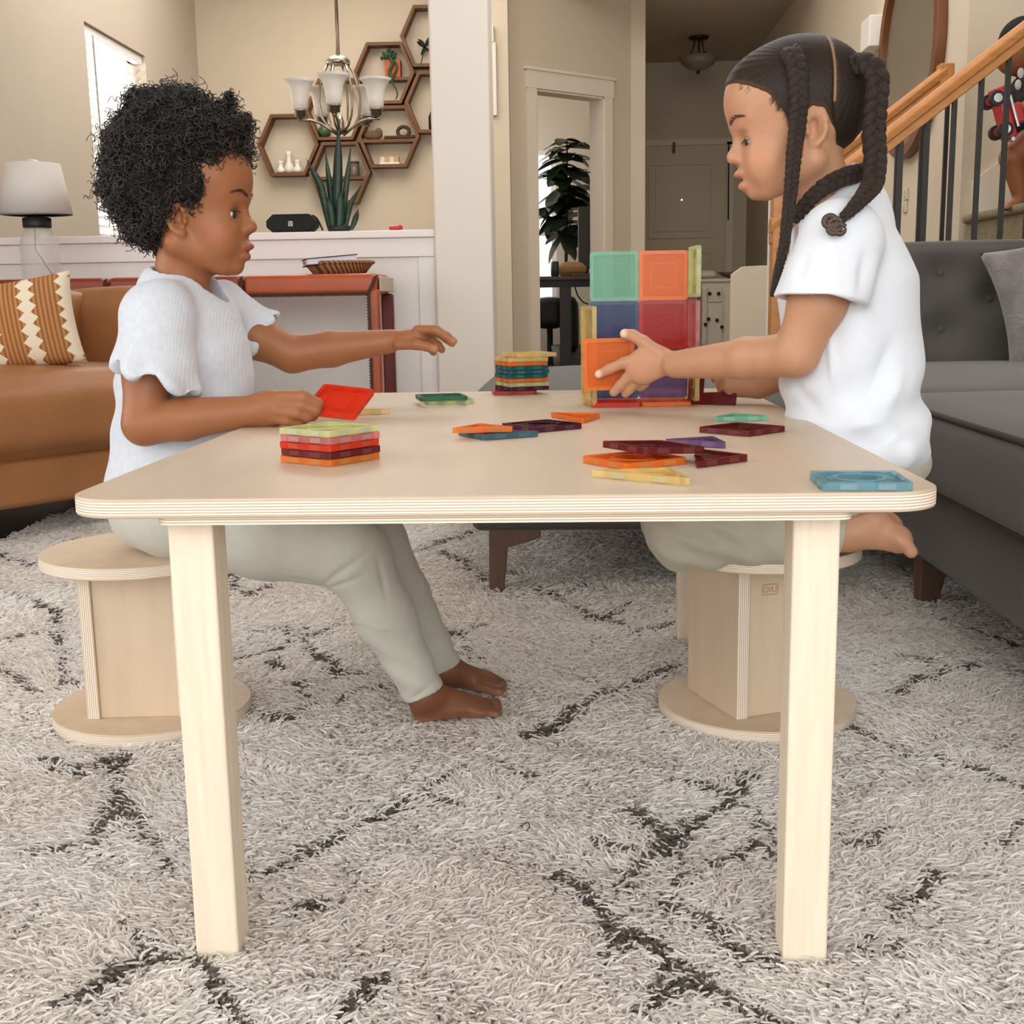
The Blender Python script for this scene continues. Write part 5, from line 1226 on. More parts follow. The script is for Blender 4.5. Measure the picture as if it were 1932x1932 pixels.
def braid(name, path, rad, pitch_, parent, n=None):
    """three strands plaited round a guide line; rad tapers along it"""
    Pg = np.array(path); seg_ = np.r_[0, np.cumsum(np.linalg.norm(np.diff(Pg, axis=0), axis=1))]; L_ = seg_[-1]; m = int(L_ / 0.0022) + 2; s = np.linspace(0, L_, m)
    # smooth the guide
    C = np.stack([np.interp(s, seg_, Pg[:, k]) for k in range(3)], 1)
    for _ in range(12): C[1:-1] = 0.25 * C[:-2] + 0.5 * C[1:-1] + 0.25 * C[2:]
    T = np.gradient(C, axis=0); T /= np.linalg.norm(T, axis=1, keepdims=True)
    vd = np.array([0, -1.0, 0]); A = np.cross(T, vd); A /= np.linalg.norm(A, axis=1, keepdims=True); Bn = np.cross(A, T)
    rs = np.interp(s / L_, np.linspace(0, 1, len(rad)), rad); ph = 2 * PI * np.cumsum(np.r_[0, np.diff(s)] / (pitch_ * rs / rad[0]))
    mb = MB()
    for k in range(3):
        q = ph + 2 * PI * k / 3
        pts = C + A * (0.62 * rs * np.sin(q))[:, None] + Bn * (0.36 * rs * np.sin(2 * q))[:, None]
        mb.tube(pts, list(0.56 * rs), 10)
    me_o = obj(name, mb, BR, parent, smooth=True)
    a = me_o.data.attributes.new('tint', 'FLOAT_COLOR', 'POINT'); nv = len(me_o.data.vertices)
    a.data.foreach_set('color', np.c_[np.tile(np.array(lin('#30231b')[:3]), (nv, 1)) * RNG.uniform(0.8, 1.2, (nv, 1)), np.ones(nv)].astype(np.float32).ravel())
    # flyaway strands along the plait
    cnt = int(L_ * 1400); ii = RNG.integers(0, m - 6, cnt); P = np.zeros((cnt, 4, 3)); dr = RNG.normal(0, 1, (cnt, 3)); dr /= np.linalg.norm(dr, axis=1, keepdims=True)
    for k in range(4): P[:, k] = C[np.minimum(ii + 2 * k, m - 1)] + dr * (rs[ii] * (0.86 + 0.34 * math.sin(k * 1.1)))[:, None] + RNG.normal(0, 0.0006, (cnt, 3))
    f = curves('flyaway_strands', P, 0.00022, mat('flyaway', '#3a2d26', 0.5), me_o); f['kind'] = 'stuff'
    return me_o
def near_surface(px, py, out=0.004):
    """depth at which the line of sight through a point first meets the hair"""
    for Y in np.arange(0.50, 0.70, 0.001):
        q = gh.loc(G(px, py, Y)[None])[0]
        if (q[0] + 8) ** 2 / 121 ** 2 + (q[2] - 19) ** 2 / 107 ** 2 + q[1] ** 2 / 94 ** 2 < 1 or (q[0] - 56) ** 2 / 60 ** 2 + (q[2] - 36) ** 2 / 60 ** 2 + q[1] ** 2 / 73 ** 2 < 1: return Y - out
    return 0.60
NS = lambda x, y, o=0.004: G(x, y, near_surface(x, y, o))
braid('braid', [NS(1488, 98, 0.002), NS(1500, 112, 0.006), NS(1506, 140, 0.008), NS(1508, 185, 0.008), NS(1505, 235, 0.008), G(1498, 290, 0.574), G(1493, 350, 0.575), G(1486, 410, 0.572), G(1478, 470, 0.566), G(1466, 520, 0.562), G(1457, 558, 0.560)], [0.0120, 0.0115, 0.0105, 0.0095, 0.0085, 0.0075, 0.0065, 0.0055, 0.0035], 0.034, GIRL)
braid('braid', [G(1606, 128, 0.62), G(1622, 120, 0.60), G(1644, 122, 0.59), G(1657, 150, 0.585), G(1651, 200, 0.585), G(1648, 250, 0.585), G(1652, 300, 0.580), G(1648, 345, 0.560), G(1628, 372, 0.520), G(1605, 398, 0.502), G(1588, 412, 0.497)], [0.0115, 0.0130, 0.0135, 0.0135, 0.013, 0.0125, 0.011, 0.0085, 0.0055], 0.038, GIRL)
braid('braid', [G(1652, 325, 0.640), G(1622, 326, 0.612), G(1585, 336, 0.592), G(1555, 352, 0.585), G(1530, 374, 0.585), G(1512, 395, 0.59), G(1498, 412, 0.60)], [0.010, 0.0105, 0.0105, 0.010, 0.009, 0.0085], 0.034, GIRL)
# curled end of the shoulder braid
ce = MB()
for cx_, cy_, r_ in ((1576, 424, 0.008), (1566, 418, 0.0075), (1584, 432, 0.0065), (1572, 432, 0.006)):
    c0 = G(cx_, cy_, 0.494); ce.tube([c0 + np.array([r_ * math.cos(a), -0.002 * a / 6, r_ * 0.9 * math.sin(a)]) for a in np.linspace(0.4, 6.6, 22)], [0.0034] * 16 + [0.003, 0.0028, 0.0024, 0.002, 0.0015, 0.001], 8)
e_o = obj('braid_end', ce, mat('braid_end_hair', '#4a3a30', 0.5, spec=0.45), GIRL, smooth=True)
# hair bobble bun where the rear plait starts
obj('hair_tie', MB().tube([G(1606, 128, 0.62) + np.array([0.012 * 0, 0, 0]) + (np.array([0.3, 0.2, 0.9]) * math.sin(a) + np.array([0, -1.0, 0.2]) * math.cos(a)) * 0.0125 for a in np.linspace(0, 2 * PI, 20)], 0.003, 8), mat('black_band', '#151312', 0.6), GIRL, smooth=True)
# baby hairs along the hairline
P = []
for i in range(260):
    t = random.random(); x = 24 + 76 * t; z = np.interp(x, hx, hz) + random.uniform(-8, 4); 
    q = np.array([x, 0, z]); 
    yy = 94 * math.sqrt(max(0.0, 1 - ((x + 8) / 121) ** 2 - ((z - 19) / 107) ** 2)); y = -max(yy, 0) * 0.985 if x < 78 else -74 * math.sqrt(max(0, 1 - ((x - 56) / 61) ** 2 - ((z - 36) / 62) ** 2))
    if random.random() < 0.35: y *= random.uniform(-0.9, 0.9)
    a = gh.p(x - 4, z + 5, y); b_ = gh.p(x + random.uniform(-1, 4), z - random.uniform(2, 8), y * 1.005 - 0.5); P.append([a, (a + b_) / 2 + np.array([0, -0.0006, 0]), b_])
bbh = curves('baby_hair', np.array(P), np.array([0.0004, 0.0003, 0.00015]), mat('baby_hair', '#3b2a22', 0.6), gob); bbh['kind'] = 'stuff'
# tiles in her hands
tile('orange', 'square', G(1149, 687, 0.771), rotz(math.radians(-1.5)) @ rotx(math.radians(90)) @ rotz(math.radians(1)), 'orange square tile pressed under the braided child\'s fingers')
ux = np.array([0.93, -0.36, 0.05]); ux /= np.linalg.norm(ux); uy = np.array([0.10, 0.40, 0.90]); uy -= ux * (ux @ uy); uy /= np.linalg.norm(uy)
tile('maroon', 'holed', G(1346, 726, 0.868), np.stack([ux, uy, np.cross(ux, uy)], 1), 'maroon square tile with a round hole gripped at the table edge')
# ================================================================== stairs, railing and what hangs by them
CARP = mat('stair_carpet', '#8d8069', 1.0, spec=0.05, noise=0.2, nscale=90, bump=0.5, bscale=220)
OAK = mat('honey_oak', '#b9793c', 0.4, spec=0.45, noise=0.14, nscale=6, stretch=(2, 14, 14))
IRON = mat('black_iron', '#2b2927', 0.45, metal=0.5)
YR, YF = 3.1, 4.0
rl0 = at_y(1670, 272, YR); rl1 = at_y(1932, 68, YR); sl_r = (rl1[2] - rl0[2]) / (rl1[0] - rl0[0])
stz = lambda x: 0.92 + (x - 1.66) * sl_r
stair = struct('stairs', MB().prism([(0.72, FZ), (3.4, FZ), (3.4, stz(3.4) - 0.25), (0.72, max(FZ, stz(0.72) - 0.25))], YR + 0.03, YST - 0.03, axis='y'), mat('stair_side', '#d9cdbb', 0.8)); stair['kind'] = 'structure'
for k in range(-4, 6):
    x = 1.66 + 0.24 * k; z = 0.92 + 0.24 * sl_r * k
    if z < 0.05: continue
    obj('tread', MB().box((x, YR + 0.02, z - 0.035), (x + 0.27, YST - 0.025, z)), CARP, stair, bevel=0.014, seg=3)
    obj('riser', MB().box((x + 0.018, YR + 0.025, z - 0.24 * sl_r), (x + 0.035, YST - 0.03, z - 0.03)), CARP, stair)
struct('trim_10', MB().prism([(1.70, stz(1.70) - 0.12), (3.4, stz(3.4) - 0.12), (3.4, stz(3.4) + 0.10), (1.70, stz(1.70) + 0.10)], YST - 0.022, YST, axis='y'), TRIMB)
def railing(y, x0, x1, zref, xref, bars, label, end_post=None):
    zz = lambda x: zref + (x - xref) * sl_r
    t = thing('stair_railing', label, 'railing', (x0, y, max(FZ, zz(x0) - 0.9)))
    # rounded rail above a narrower lower fillet
    prof = [(-0.030, 0.0), (0.030, 0.0), (0.034, 0.030), (0.022, 0.050), (-0.022, 0.050), (-0.034, 0.030)]
    low = [(-0.022, -0.034), (0.022, -0.034), (0.022, 0.002), (-0.022, 0.002)]
    for nm, pr in (('handrail', prof), ('rail_fillet', low)):
        n = len(pr); V = [(x, y + a, zz(x) + c_) for x in (x0, x1) for a, c_ in pr]
        obj(nm, MB().add(V, [tuple(range(n - 1, -1, -1)), tuple(range(n, 2 * n))] + [(i, (i + 1) % n, n + (i + 1) % n, n + i) for i in range(n)]), OAK, t, bevel=0.004)
    for x in bars: obj('baluster', MB().box((x - 0.0075, y - 0.0075, max(FZ, stz(x) - 0.16)), (x + 0.0075, y + 0.0075, zz(x) - 0.02)), IRON, t)
    if end_post is not None:
        xp, zp0, zp1 = end_post; obj('newel_post', MB().box((xp - 0.028, y - 0.03, zp0), (xp + 0.028, y + 0.03, zp1)), OAK, t, bevel=0.006)
    return t
b0 = at_y(1698, 320, YR)[0]; dpx = at_y(1850, 200, YR)[0] - at_y(1799, 240, YR)[0]
railing(YR, 0.74, 2.9, rl0[2], rl0[0], [b0 + dpx * k for k in range(-4, 12)], 'honey oak stair rail on black iron bars behind the grey sofa', (at_y(1471, 420, YR)[0], FZ, at_y(1471, 365, YR)[2]))
fr0 = at_y(1672, 232, YF - 0.02); fb0 = at_y(1691, 330, YF - 0.02)[0]
railing(YF - 0.02, 0.95, at_y(1783, 150, YF - 0.02)[0], fr0[2], fr0[0], [fb0 + 0.0945 * k for k in range(-4, 3)], 'second honey oak stair rail ending at the wall under the round mirror', (at_y(1783, 150, YF - 0.02)[0], at_y(1783, 172, YF - 0.02)[2], at_y(1783, 121, YF - 0.02)[2]))
struct('trim_11', MB().box((at_y(1453, 450, YR + 0.05)[0], YR + 0.02, FZ), (at_y(1461, 450, YR + 0.05)[0], YR + 0.10, at_y(1457, 360, YR)[2])), TRIM)
# round mirror
def xcircle(cy, cz, r, n=48): return [(cy + r * math.cos(2 * PI * i / n), cz + r * math.sin(2 * PI * i / n)) for i in range(n)]
MY, MZ, MR = 4.80, 1.715, 0.485
WALM = mat('walnut_frame', '#6e3f1e', 0.4, noise=0.15, nscale=8)
mr_ = thing('round_mirror', 'round wall mirror in a walnut frame above the stairs', 'mirror', (XR - 0.02, MY, MZ - MR))
V = []; n = 64
for x_ in (XR - 0.001, XR - 0.045):
    for r_ in (MR, MR - 0.055): V += [(x_, a, b_) for a, b_ in xcircle(MY, MZ, r_, n)]
F = []
for i in range(n):
    j = (i + 1) % n; F += [(i, j, 2 * n + j, 2 * n + i), (n + j, n + i, 3 * n + i, 3 * n + j), (2 * n + i, 2 * n + j, 3 * n + j, 3 * n + i), (j, i, n + i, n + j)]
obj('frame', MB().add(V, F), WALM, mr_, bevel=0.004)
obj('mirror_glass', MB().prism(xcircle(MY, MZ, MR - 0.054), XR - 0.014, XR - 0.006, axis='x'), mat('mirror_glass', '#a0937e', 0.3, metal=0.55), mr_)
chc = at_x(1660, 64, XR)
tag(obj('door_chime', MB().box((XR - 0.075, chc[1] - 0.09, chc[2] - 0.075), (XR - 0.001, chc[1] + 0.09, chc[2] + 0.075)), mat('chime_plastic', '#e6ded2', 0.5), None, bevel=0.006), 'white box door chime mounted high beside the round mirror', 'door chime')
for px, py, hh in ((1711, 366, 0.026), (1709, 390, 0.026)):
    q = at_x(px, py, XR); tag(obj('switch_plate', MB().box((XR - 0.008, q[1] - 0.035, q[2] - hh), (XR - 0.001, q[1] + 0.035, q[2] + hh)).box((XR - 0.016, q[1] - 0.008, q[2] - 0.014), (XR - 0.007, q[1] + 0.008, q[2] + 0.014)), mat('switch_plastic', '#c9bca6', 0.5), None),
                              'pale switch plate on the wall behind the stair bars, ' + ('upper one' if py < 380 else 'lower one'), 'switch')
# ------------------------------------------------------------------ small child on the stairs with a toy truck
P3 = thing('person', 'small child in black on the carpeted stairs holding a red toy truck', 'person', (1.74, 3.55, 0.92))
T3 = lambda x, y, Y=3.55: at_y(x, y, Y)
v = Vol((1.52, 3.30, 0.90), (2.05, 3.80, 1.72), 0.005)
hc3 = T3(1927, 88); v.ell(hc3, (0.082, 0.068, 0.090), k=0.01); v.ell(hc3 + np.array([-0.028, 0, -0.035]), (0.056, 0.05, 0.06), k=0.03); v.ell(hc3 + np.array([-0.083, 0, -0.022]), (0.012, 0.012, 0.012), k=0.012)
for s in (-1, 1): v.ell(hc3 + np.array([0.005, 0.068 * s, -0.012]), (0.014, 0.008, 0.02), k=0.008)
v.cap(hc3 + np.array([0.01, 0, -0.06]), T3(1950, 150), 0.032, 0.04, 0.02); v.ell(T3(1942, 190), (0.07, 0.075, 0.09), k=0.02); v.ell(T3(1955, 250), (0.07, 0.075, 0.06), k=0.03)
v.chain([T3(1945, 150, 3.47), T3(1938, 205, 3.44), T3(1908, 222, 3.46)], [0.032, 0.027, 0.02], 0.01); v.chain([T3(1955, 150, 3.63), T3(1940, 200, 3.66), T3(1915, 215, 3.58)], [0.032, 0.027, 0.02], 0.01)
v.ell(T3(1900, 222, 3.46), (0.022, 0.02, 0.018), k=0.01)
for o_ in (-0.018, -0.006, 0.006, 0.018): v.cap(T3(1898, 224, 3.46) + np.array([0, 0, o_]), T3(1890, 226, 3.475) + np.array([0, 0.012, o_]), 0.0065, 0.006, 0.004)
v.chain([T3(1945, 262, 3.50), T3(1908, 298, 3.49), T3(1924, 366, 3.50)], [0.048, 0.040, 0.027], 0.015); v.chain([T3(1960, 262, 3.60), T3(1950, 330, 3.60), T3(1962, 372, 3.60)], [0.048, 0.038, 0.027], 0.015)
v.cap(T3(1926, 380, 3.50), T3(1902, 391, 3.49), 0.022, 0.016, 0.015); v.cap(T3(1964, 384, 3.60), T3(1944, 391, 3.59), 0.022, 0.016, 0.015)
for o_ in (-0.016, -0.005, 0.006, 0.015): v.cap(T3(1902, 391, 3.49) + np.array([0, o_, -0.003]), T3(1894, 393, 3.485) + np.array([0, o_ * 1.1, -0.003]), 0.0075, 0.007, 0.004)
SK3 = np.array(lin('#8f5a38')[:3])
vol_obj('body', v, SKIN1, P3, 1, lambda V: np.tile(SK3, (len(V), 1)))
v = Vol((1.60, 3.40, 1.10), (2.05, 3.72, 1.60), 0.006)
v.ell(T3(1942, 188), (0.078, 0.085, 0.098), k=0.02); v.ell(T3(1946, 240), (0.082, 0.088, 0.062), k=0.03); v.cap(T3(1945, 152, 3.48), T3(1940, 190, 3.455), 0.040, 0.038, 0.02); v.cap(T3(1955, 152, 3.62), T3(1945, 185, 3.65), 0.040, 0.038, 0.02)
vol_obj('romper', v, mat('black_cotton', '#141314', 0.9), P3, 1, label='black short romper')
v = Vol((1.60, 3.40, 1.40), (2.05, 3.72, 1.72), 0.005); v.ell(hc3 + np.array([0.008, 0, 0.016]), (0.088, 0.076, 0.088), k=0.01); v.ell(hc3 + np.array([-0.085, 0, -0.045]), (0.075, 0.12, 0.062), k=0.01, op='sub'); v.ell(hc3 + np.array([0.0, 0, -0.11]), (0.12, 0.12, 0.06), k=0.01, op='sub')
vol_obj('hair', v, HAIR1, P3, 1, label='short black hair')
RED = mat('red_plastic', '#c22a30', 0.35, spec=0.5); CHR = mat('chrome', '#cfcfd2', 0.2, metal=1.0); TYRE = mat('toy_tyre', '#22201f', 0.6)
tk_ = T3(1893, 214, 3.44); tt = thing('toy_truck', 'red toy truck with chrome trim in the small child\'s hand', 'toy truck', tk_)
Rk = roty(math.radians(72))
tk = lambda mb: mb.xf(Rk, tk_)
obj('body', tk(MB().box((-0.09, -0.04, -0.02), (0.09, 0.04, 0.015)).box((-0.02, -0.036, 0.014), (0.05, 0.036, 0.055)).box((-0.088, -0.039, 0.014), (-0.025, 0.039, 0.028))), RED, tt, bevel=0.006)
obj('windscreen', tk(MB().box((0.046, -0.03, 0.02), (0.053, 0.03, 0.048))), mat('toy_glass', '#3a4560', 0.15), tt)
obj('bumper', tk(MB().tube([(0.094, -0.05, -0.008), (0.094, 0.05, -0.008)], 0.007, 8)), CHR, tt); obj('side_bar', tk(MB().tube([(-0.05, -0.047, 0.02), (0.06, -0.047, 0.02)], 0.006, 8)), CHR, tt)
for wx in (-0.055, 0.055):
    for wy in (-0.044, 0.044):
        o = obj('wheel', tk(MB().tube([(wx, wy - 0.012, -0.024), (wx, wy + 0.012, -0.024)], 0.026, 18)), TYRE, tt); obj('hubcap', tk(MB().tube([(wx, wy - 0.014, -0.024), (wx, wy + 0.014, -0.024)], 0.015, 14)), CHR, o)
# printed patches down the romper front
for px, py in ((1926, 138), (1921, 160)):
    obj('printed_patch', MB().ball(T3(px, py, 3.452), (0.012, 0.004, 0.018), 12, 8), mat('patch_print', '#b9b4b0', 0.7), P3, smooth=True)
# ================================================================== entry hall
lc_ = at_y(1318, 70, 8.9); EL = thing('ceiling_lamp', 'unlit semi-flush ceiling lamp with a glass bowl in the entry hall', 'lamp', (lc_[0], 8.9, lc_[2] - 0.24))
BRZ = mat('bronze', '#4a3b2c', 0.35, metal=0.8)
FROST = bpy.data.materials.new('frosted_glass'); FROST.use_nodes = True; N, L = nt(FROST); b = N['Principled BSDF']; b.inputs['Base Color'].default_value = lin('#9b8e78'); b.inputs['Roughness'].default_value = 0.35; b.inputs['Alpha'].default_value = 0.75
cz_ = 2.62
obj('canopy', MB().lathe([(0.02, -0.03), (0.075, -0.02), (0.08, 0.0)], (lc_[0], 8.9, cz_), 24), BRZ, EL, smooth=True)
zb = at_y(1318, 108, 8.9)[2]; zt_ = at_y(1318, 134, 8.9)[2]
for k in range(3):
    a = 2 * PI * k / 3 + 0.5; obj('support_arm', MB().tube([(lc_[0] + 0.03 * math.cos(a), 8.9 + 0.03 * math.sin(a), cz_ - 0.02), (lc_[0] + 0.05 * math.cos(a), 8.9 + 0.05 * math.sin(a), cz_ - 0.10), (lc_[0] + 0.11 * math.cos(a), 8.9 + 0.11 * math.sin(a), zb)], 0.006, 8), BRZ, EL, smooth=True)
obj('bowl', MB().lathe([(0.012, 0.0), (0.07, 0.012), (0.125, 0.05), (0.155, 0.105), (0.15, 0.105), (0.118, 0.055), (0.066, 0.02), (0.012, 0.008)], (lc_[0], 8.9, zt_), 32), FROST, EL, smooth=True)
obj('finial', MB().ball((lc_[0], 8.9, zt_ - 0.008), 0.016), BRZ, EL, smooth=True)
# white chest of drawers
CABM = mat('cabinet_paint', '#c9bfa9', 0.6)
ca = at_y(1324, 540, 8.3); cb = at_y(1381, 540, 8.3); czt = at_y(1350, 532, 8.3)[2]
cab = thing('cabinet', 'cream painted cabinet with drawers and dark knobs standing in the entry hall', 'cabinet', ((ca[0] + cb[0] + 0.3) / 2, 8.5, FZ))
cx0, cx1 = ca[0], cb[0] + 0.30
obj('body', MB().box((cx0, 8.3, FZ), (cx1, 8.62, czt)), CABM, cab, bevel=0.004); obj('cabinet_top', MB().box((cx0 - 0.02, 8.28, czt), (cx1 + 0.02, 8.64, czt + 0.025)), CABM, cab, bevel=0.005)
def front(nm, a, b_, kn):
    x0, z0 = at_y(*a, 8.29)[[0, 2]]; x1, z1 = at_y(*b_, 8.29)[[0, 2]]
    d = obj(nm, MB().box((x0, 8.285, z1), (x1, 8.305, z0)), CABM, cab, bevel=0.006)
    for px, py in kn: q = at_y(px, py, 8.27); obj('knob', MB().ball(q, 0.014, 10, 8), DARK, d, smooth=True)
front('drawer', (1336, 541), (1362, 570), ((1339, 554), (1356, 554))); front('door', (1336, 576), (1362, 650), ((1337, 602), (1353, 604))); front('door', (1367, 553), (1380, 650), ((1362, 617),)); front('door', (1325, 545), (1333, 650), ((1331, 612),))
bwl = at_y(1352, 531, 8.42); tag(obj('bowl', MB().lathe([(0.04, 0.0), (0.10, 0.02), (0.14, 0.05), (0.135, 0.05), (0.09, 0.026), (0.035, 0.01)], (bwl[0] + 0.15, 8.46, czt + 0.0255), 24), mat('dark_bowl', '#6b5d49', 0.6), None, smooth=True), 'dark shallow bowl on the cream cabinet', 'bowl')
tag(obj('folded_cloth', pillow_box(cx0 - 0.01, 8.31, czt + 0.034, cx0 + 0.11, 8.45, czt + 0.08, 0.012, 8, 0.02), mat('cream_cloth', '#cdbfa5', 0.9), None, smooth=True), 'cream folded cloth on the corner of the cabinet', 'cloth')
# pale side panel standing at the foot of the stairs, its top corner clipped
wp = [at_y(x, y, 5.6) for x, y in ((1380, 518), (1401, 503), (1436, 501), (1478, 501))]
tag(obj('screen_panel', MB().prism([(wp[0][0], FZ), (wp[3][0], FZ), (wp[3][0], wp[3][2]), (wp[2][0], wp[2][2]), (wp[1][0], wp[1][2]), (wp[0][0], wp[0][2])], 5.6, 5.64, axis='y'), mat('panel_paint', '#cfc1ab', 0.8), None, bevel=0.003), 'pale panel with a clipped top corner standing before the cabinet', 'panel')
# door stop chain / closer rod beside the front door
tag(obj('latch_rod', MB().tube([at_y(1375, 272, 9.86), at_y(1374, 415, 9.86)], 0.006, 8), DARK, None), 'thin dark vertical rod beside the front door', 'rod')
# ================================================================== office
OAKD = mat('desk_wood', '#5a4636', 0.5, noise=0.2, nscale=8); BLK = mat('black_plastic', '#1b1b1c', 0.5)
YO = 8.5
dk0 = at_y(1005, 522, YO); dk1 = at_y(1140, 520, YO); dz_ = dk0[2]
dsk = thing('standing_desk', 'dark standing desk with a thick central column beyond the doorway', 'desk', (dk0[0] + 0.3, YO + 0.2, FZ))
obj('desktop', MB().box((dk0[0] - 0.1, YO, dz_ - 0.03), (0.49, YO + 0.45, dz_)), OAKD, dsk, bevel=0.004); obj('crossbar', MB().box((dk0[0] - 0.1, YO + 0.03, dz_ - 0.085), (0.49, YO + 0.08, dz_ - 0.03)), BLK, dsk)
l0 = at_y(1056, 600, YO)[0]; l1 = at_y(1078, 600, YO)[0]; obj('leg', MB().box((l0, YO + 0.04, FZ), (l1, YO + 0.16, dz_ - 0.03)), mat('desk_leg', '#3a332d', 0.5), dsk, bevel=0.004); obj('foot', MB().box((l0, YO - 0.1, FZ), (l1, YO + 0.4, FZ + 0.03)), BLK, dsk)
obj('leg', MB().box((0.42, YO + 0.04, FZ), (0.485, YO + 0.16, dz_ - 0.03)), mat('desk_leg', '#3a332d', 0.5), dsk)
cn = at_y(1047, 521, YO + 0.05); tag(obj('drink_can', MB().lathe([(0.026, 0), (0.032, 0.006), (0.032, 0.105), (0.026, 0.115)], (cn[0], YO + 0.06, dz_ + 0.0005), 20), mat('can_metal', '#3f4a44', 0.35, metal=0.6), None, smooth=True), 'dark drink can standing on the office desk', 'can')
bg_ = at_y(1078, 508, YO + 0.16); tag(obj('paper_bag', pillow_box(bg_[0] - 0.11, YO + 0.09, dz_ + 0.014, bg_[0] + 0.11, YO + 0.24, dz_ + 0.095, 0.02, 10, 0.03), mat('bag_tan', '#b08a5c', 0.8), None, smooth=True), 'crumpled tan bag lying on the office desk', 'bag')
lp = at_y(1110, 512, YO + 0.02); tag(obj('laptop', MB().box((lp[0] - 0.13, YO + 0.005, dz_ + 0.0005), (lp[0] + 0.10, YO + 0.08, dz_ + 0.018)), mat('laptop_grey', '#4a4540', 0.4), None, bevel=0.003), 'closed laptop at the front of the office desk', 'laptop')
m0 = at_y(1090, 390, YO + 0.3); m1 = at_y(1118, 492, YO + 0.3)
mon = thing('monitor', 'dark upright monitor seen from its back on the office desk', 'monitor', (m0[0] + 0.05, YO + 0.32, dz_))
obj('casing', MB().box((m0[0], YO + 0.29, dz_ + 0.06), (m1[0], YO + 0.33, m0[2])), mat('monitor_grey', '#3a3633', 0.5), mon, bevel=0.012); obj('stand', MB().box((m0[0] + 0.03, YO + 0.30, dz_ + 0.0005), (m1[0] - 0.03, YO + 0.34, dz_ + 0.07)), BLK, mon)
sb_ = at_y(1125, 480, YO + 0.12); tag(obj('spray_bottle', MB().lathe([(0.022, 0), (0.024, 0.09), (0.012, 0.11), (0.012, 0.135)], (sb_[0], YO + 0.12, dz_ + 0.0005), 16), mat('white_plastic', '#d8d4cc', 0.4), None, smooth=True), 'small white bottle beside the office monitor', 'bottle')
# office chair
ch0 = at_y(1020, 600, YO + 0.62); oc = thing('office_chair', 'black office chair pushed in behind the standing desk', 'chair', (ch0[0] + 0.15, YO + 0.75, FZ))
zs_ = at_y(1030, 612, YO + 0.7)[2]; zb0 = at_y(1030, 560, YO + 0.7)[2]; x0_ = at_y(1012, 600, YO + 0.7)[0]; x1_ = at_y(1062, 600, YO + 0.7)[0]; x2_ = at_y(1090, 600, YO + 0.7)[0]
obj('seat', pillow_box(x0_, YO + 0.55, zs_ - 0.02, x1_, YO + 0.95, zb0 - 0.02, 0.02, 10, 0.04), BLK, oc, smooth=True); obj('backrest', pillow_box(x1_, YO + 0.5, zs_ - 0.22, x2_, YO + 0.95, zb0 - 0.02, 0.02, 10, 0.045), BLK, oc, smooth=True)
obj('column', MB().tube([((x0_ + x1_) / 2, YO + 0.75, FZ + 0.06), ((x0_ + x1_) / 2, YO + 0.75, zs_)], 0.025, 12), BLK, oc)
for k in range(5): a = 2 * PI * k / 5; obj('base_spoke', MB().tube([((x0_ + x1_) / 2, YO + 0.75, FZ + 0.08), ((x0_ + x1_) / 2 + 0.22 * math.cos(a), YO + 0.75 + 0.22 * math.sin(a), FZ + 0.03)], 0.016, 8), BLK, oc)
cb_ = [at_y(x, y, YO + 0.3) for x, y in ((1083, 537), (1090, 558), (1100, 570), (1110, 574))]; tag(obj('cable', MB().tube(cb_, 0.006, 6), BLK, None), 'black cable hanging under the office desk', 'cable')
# rubber plant
LEAF = mat('rubber_leaf', '#1f2a1d', 0.3, spec=0.5, noise=0.2, nscale=20)
def leaf_mesh(Ln, W, curl, n=8):
    V = []; F = []
    for i in range(n + 1):
        t = i / n; w = W * math.sin(PI * min(1, t * 0.96 + 0.04)) ** 0.75; z = -curl * t * t
        V += [(t * Ln, -w, z + 0.18 * w), (t * Ln, 0, z), (t * Ln, w, z + 0.18 * w)]
    for i in range(n): a = 3 * i; F += [(a, a + 3, a + 4, a + 1), (a + 1, a + 4, a + 5, a + 2)]
    me = bpy.data.meshes.new('leaf'); me.from_pydata(V, [], F); me.polygons.foreach_set('use_smooth', [True] * len(F)); me.materials.append(LEAF); return me
YPL = 9.3
pb = at_y(1070, 480, YPL); pl = thing('rubber_plant', 'tall rubber plant with big dark glossy leaves beyond the doorway', 'plant', (pb[0], YPL, FZ))
obj('pot', MB().lathe([(0.13, 0), (0.16, 0.25), (0.15, 0.25), (0.14, 0.2)], (pb[0], YPL, FZ), 24), mat('grey_pot', '#8a8278', 0.7), pl, smooth=True)
top_ = at_y(1070, 262, YPL)
obj('stem', MB().tube([(pb[0], YPL, FZ + 0.2), (pb[0] - 0.01, YPL, 0.9), (pb[0], YPL, 1.4), (top_[0], YPL, top_[2])], [0.016, 0.014, 0.011, 0.005], 8), mat('stem_brown', '#4a3a28', 0.7), pl, smooth=True)
LM = leaf_mesh(0.30, 0.085, 0.08)
rl_ = random.Random(3)
zt0 = at_y(1070, 440, YPL)[2]
for i in range(84):
    t = i / 83; z = zt0 + (top_[2] - zt0) * t; a = i * 2.4 + rl_.uniform(-.3, .3)
    o = bpy.data.objects.new('leaf', LM); COL.objects.link(o); o.parent = pl
    tiltv = rl_.uniform(-0.2, 0.9) - 0.55 * t; s_ = rl_.uniform(0.8, 1.2) * (1.05 - 0.3 * t)
    bx = pb[0] + rl_.uniform(-0.08, 0.06) * (1 - t)
    o.location = (bx - pb[0] + rl_.uniform(-0.07, 0.05) * (1 - t), rl_.uniform(-0.05, 0.05), z - FZ); o.rotation_euler = (rl_.uniform(-.3, .3), tiltv, a); o.scale = (s_, s_, s_)
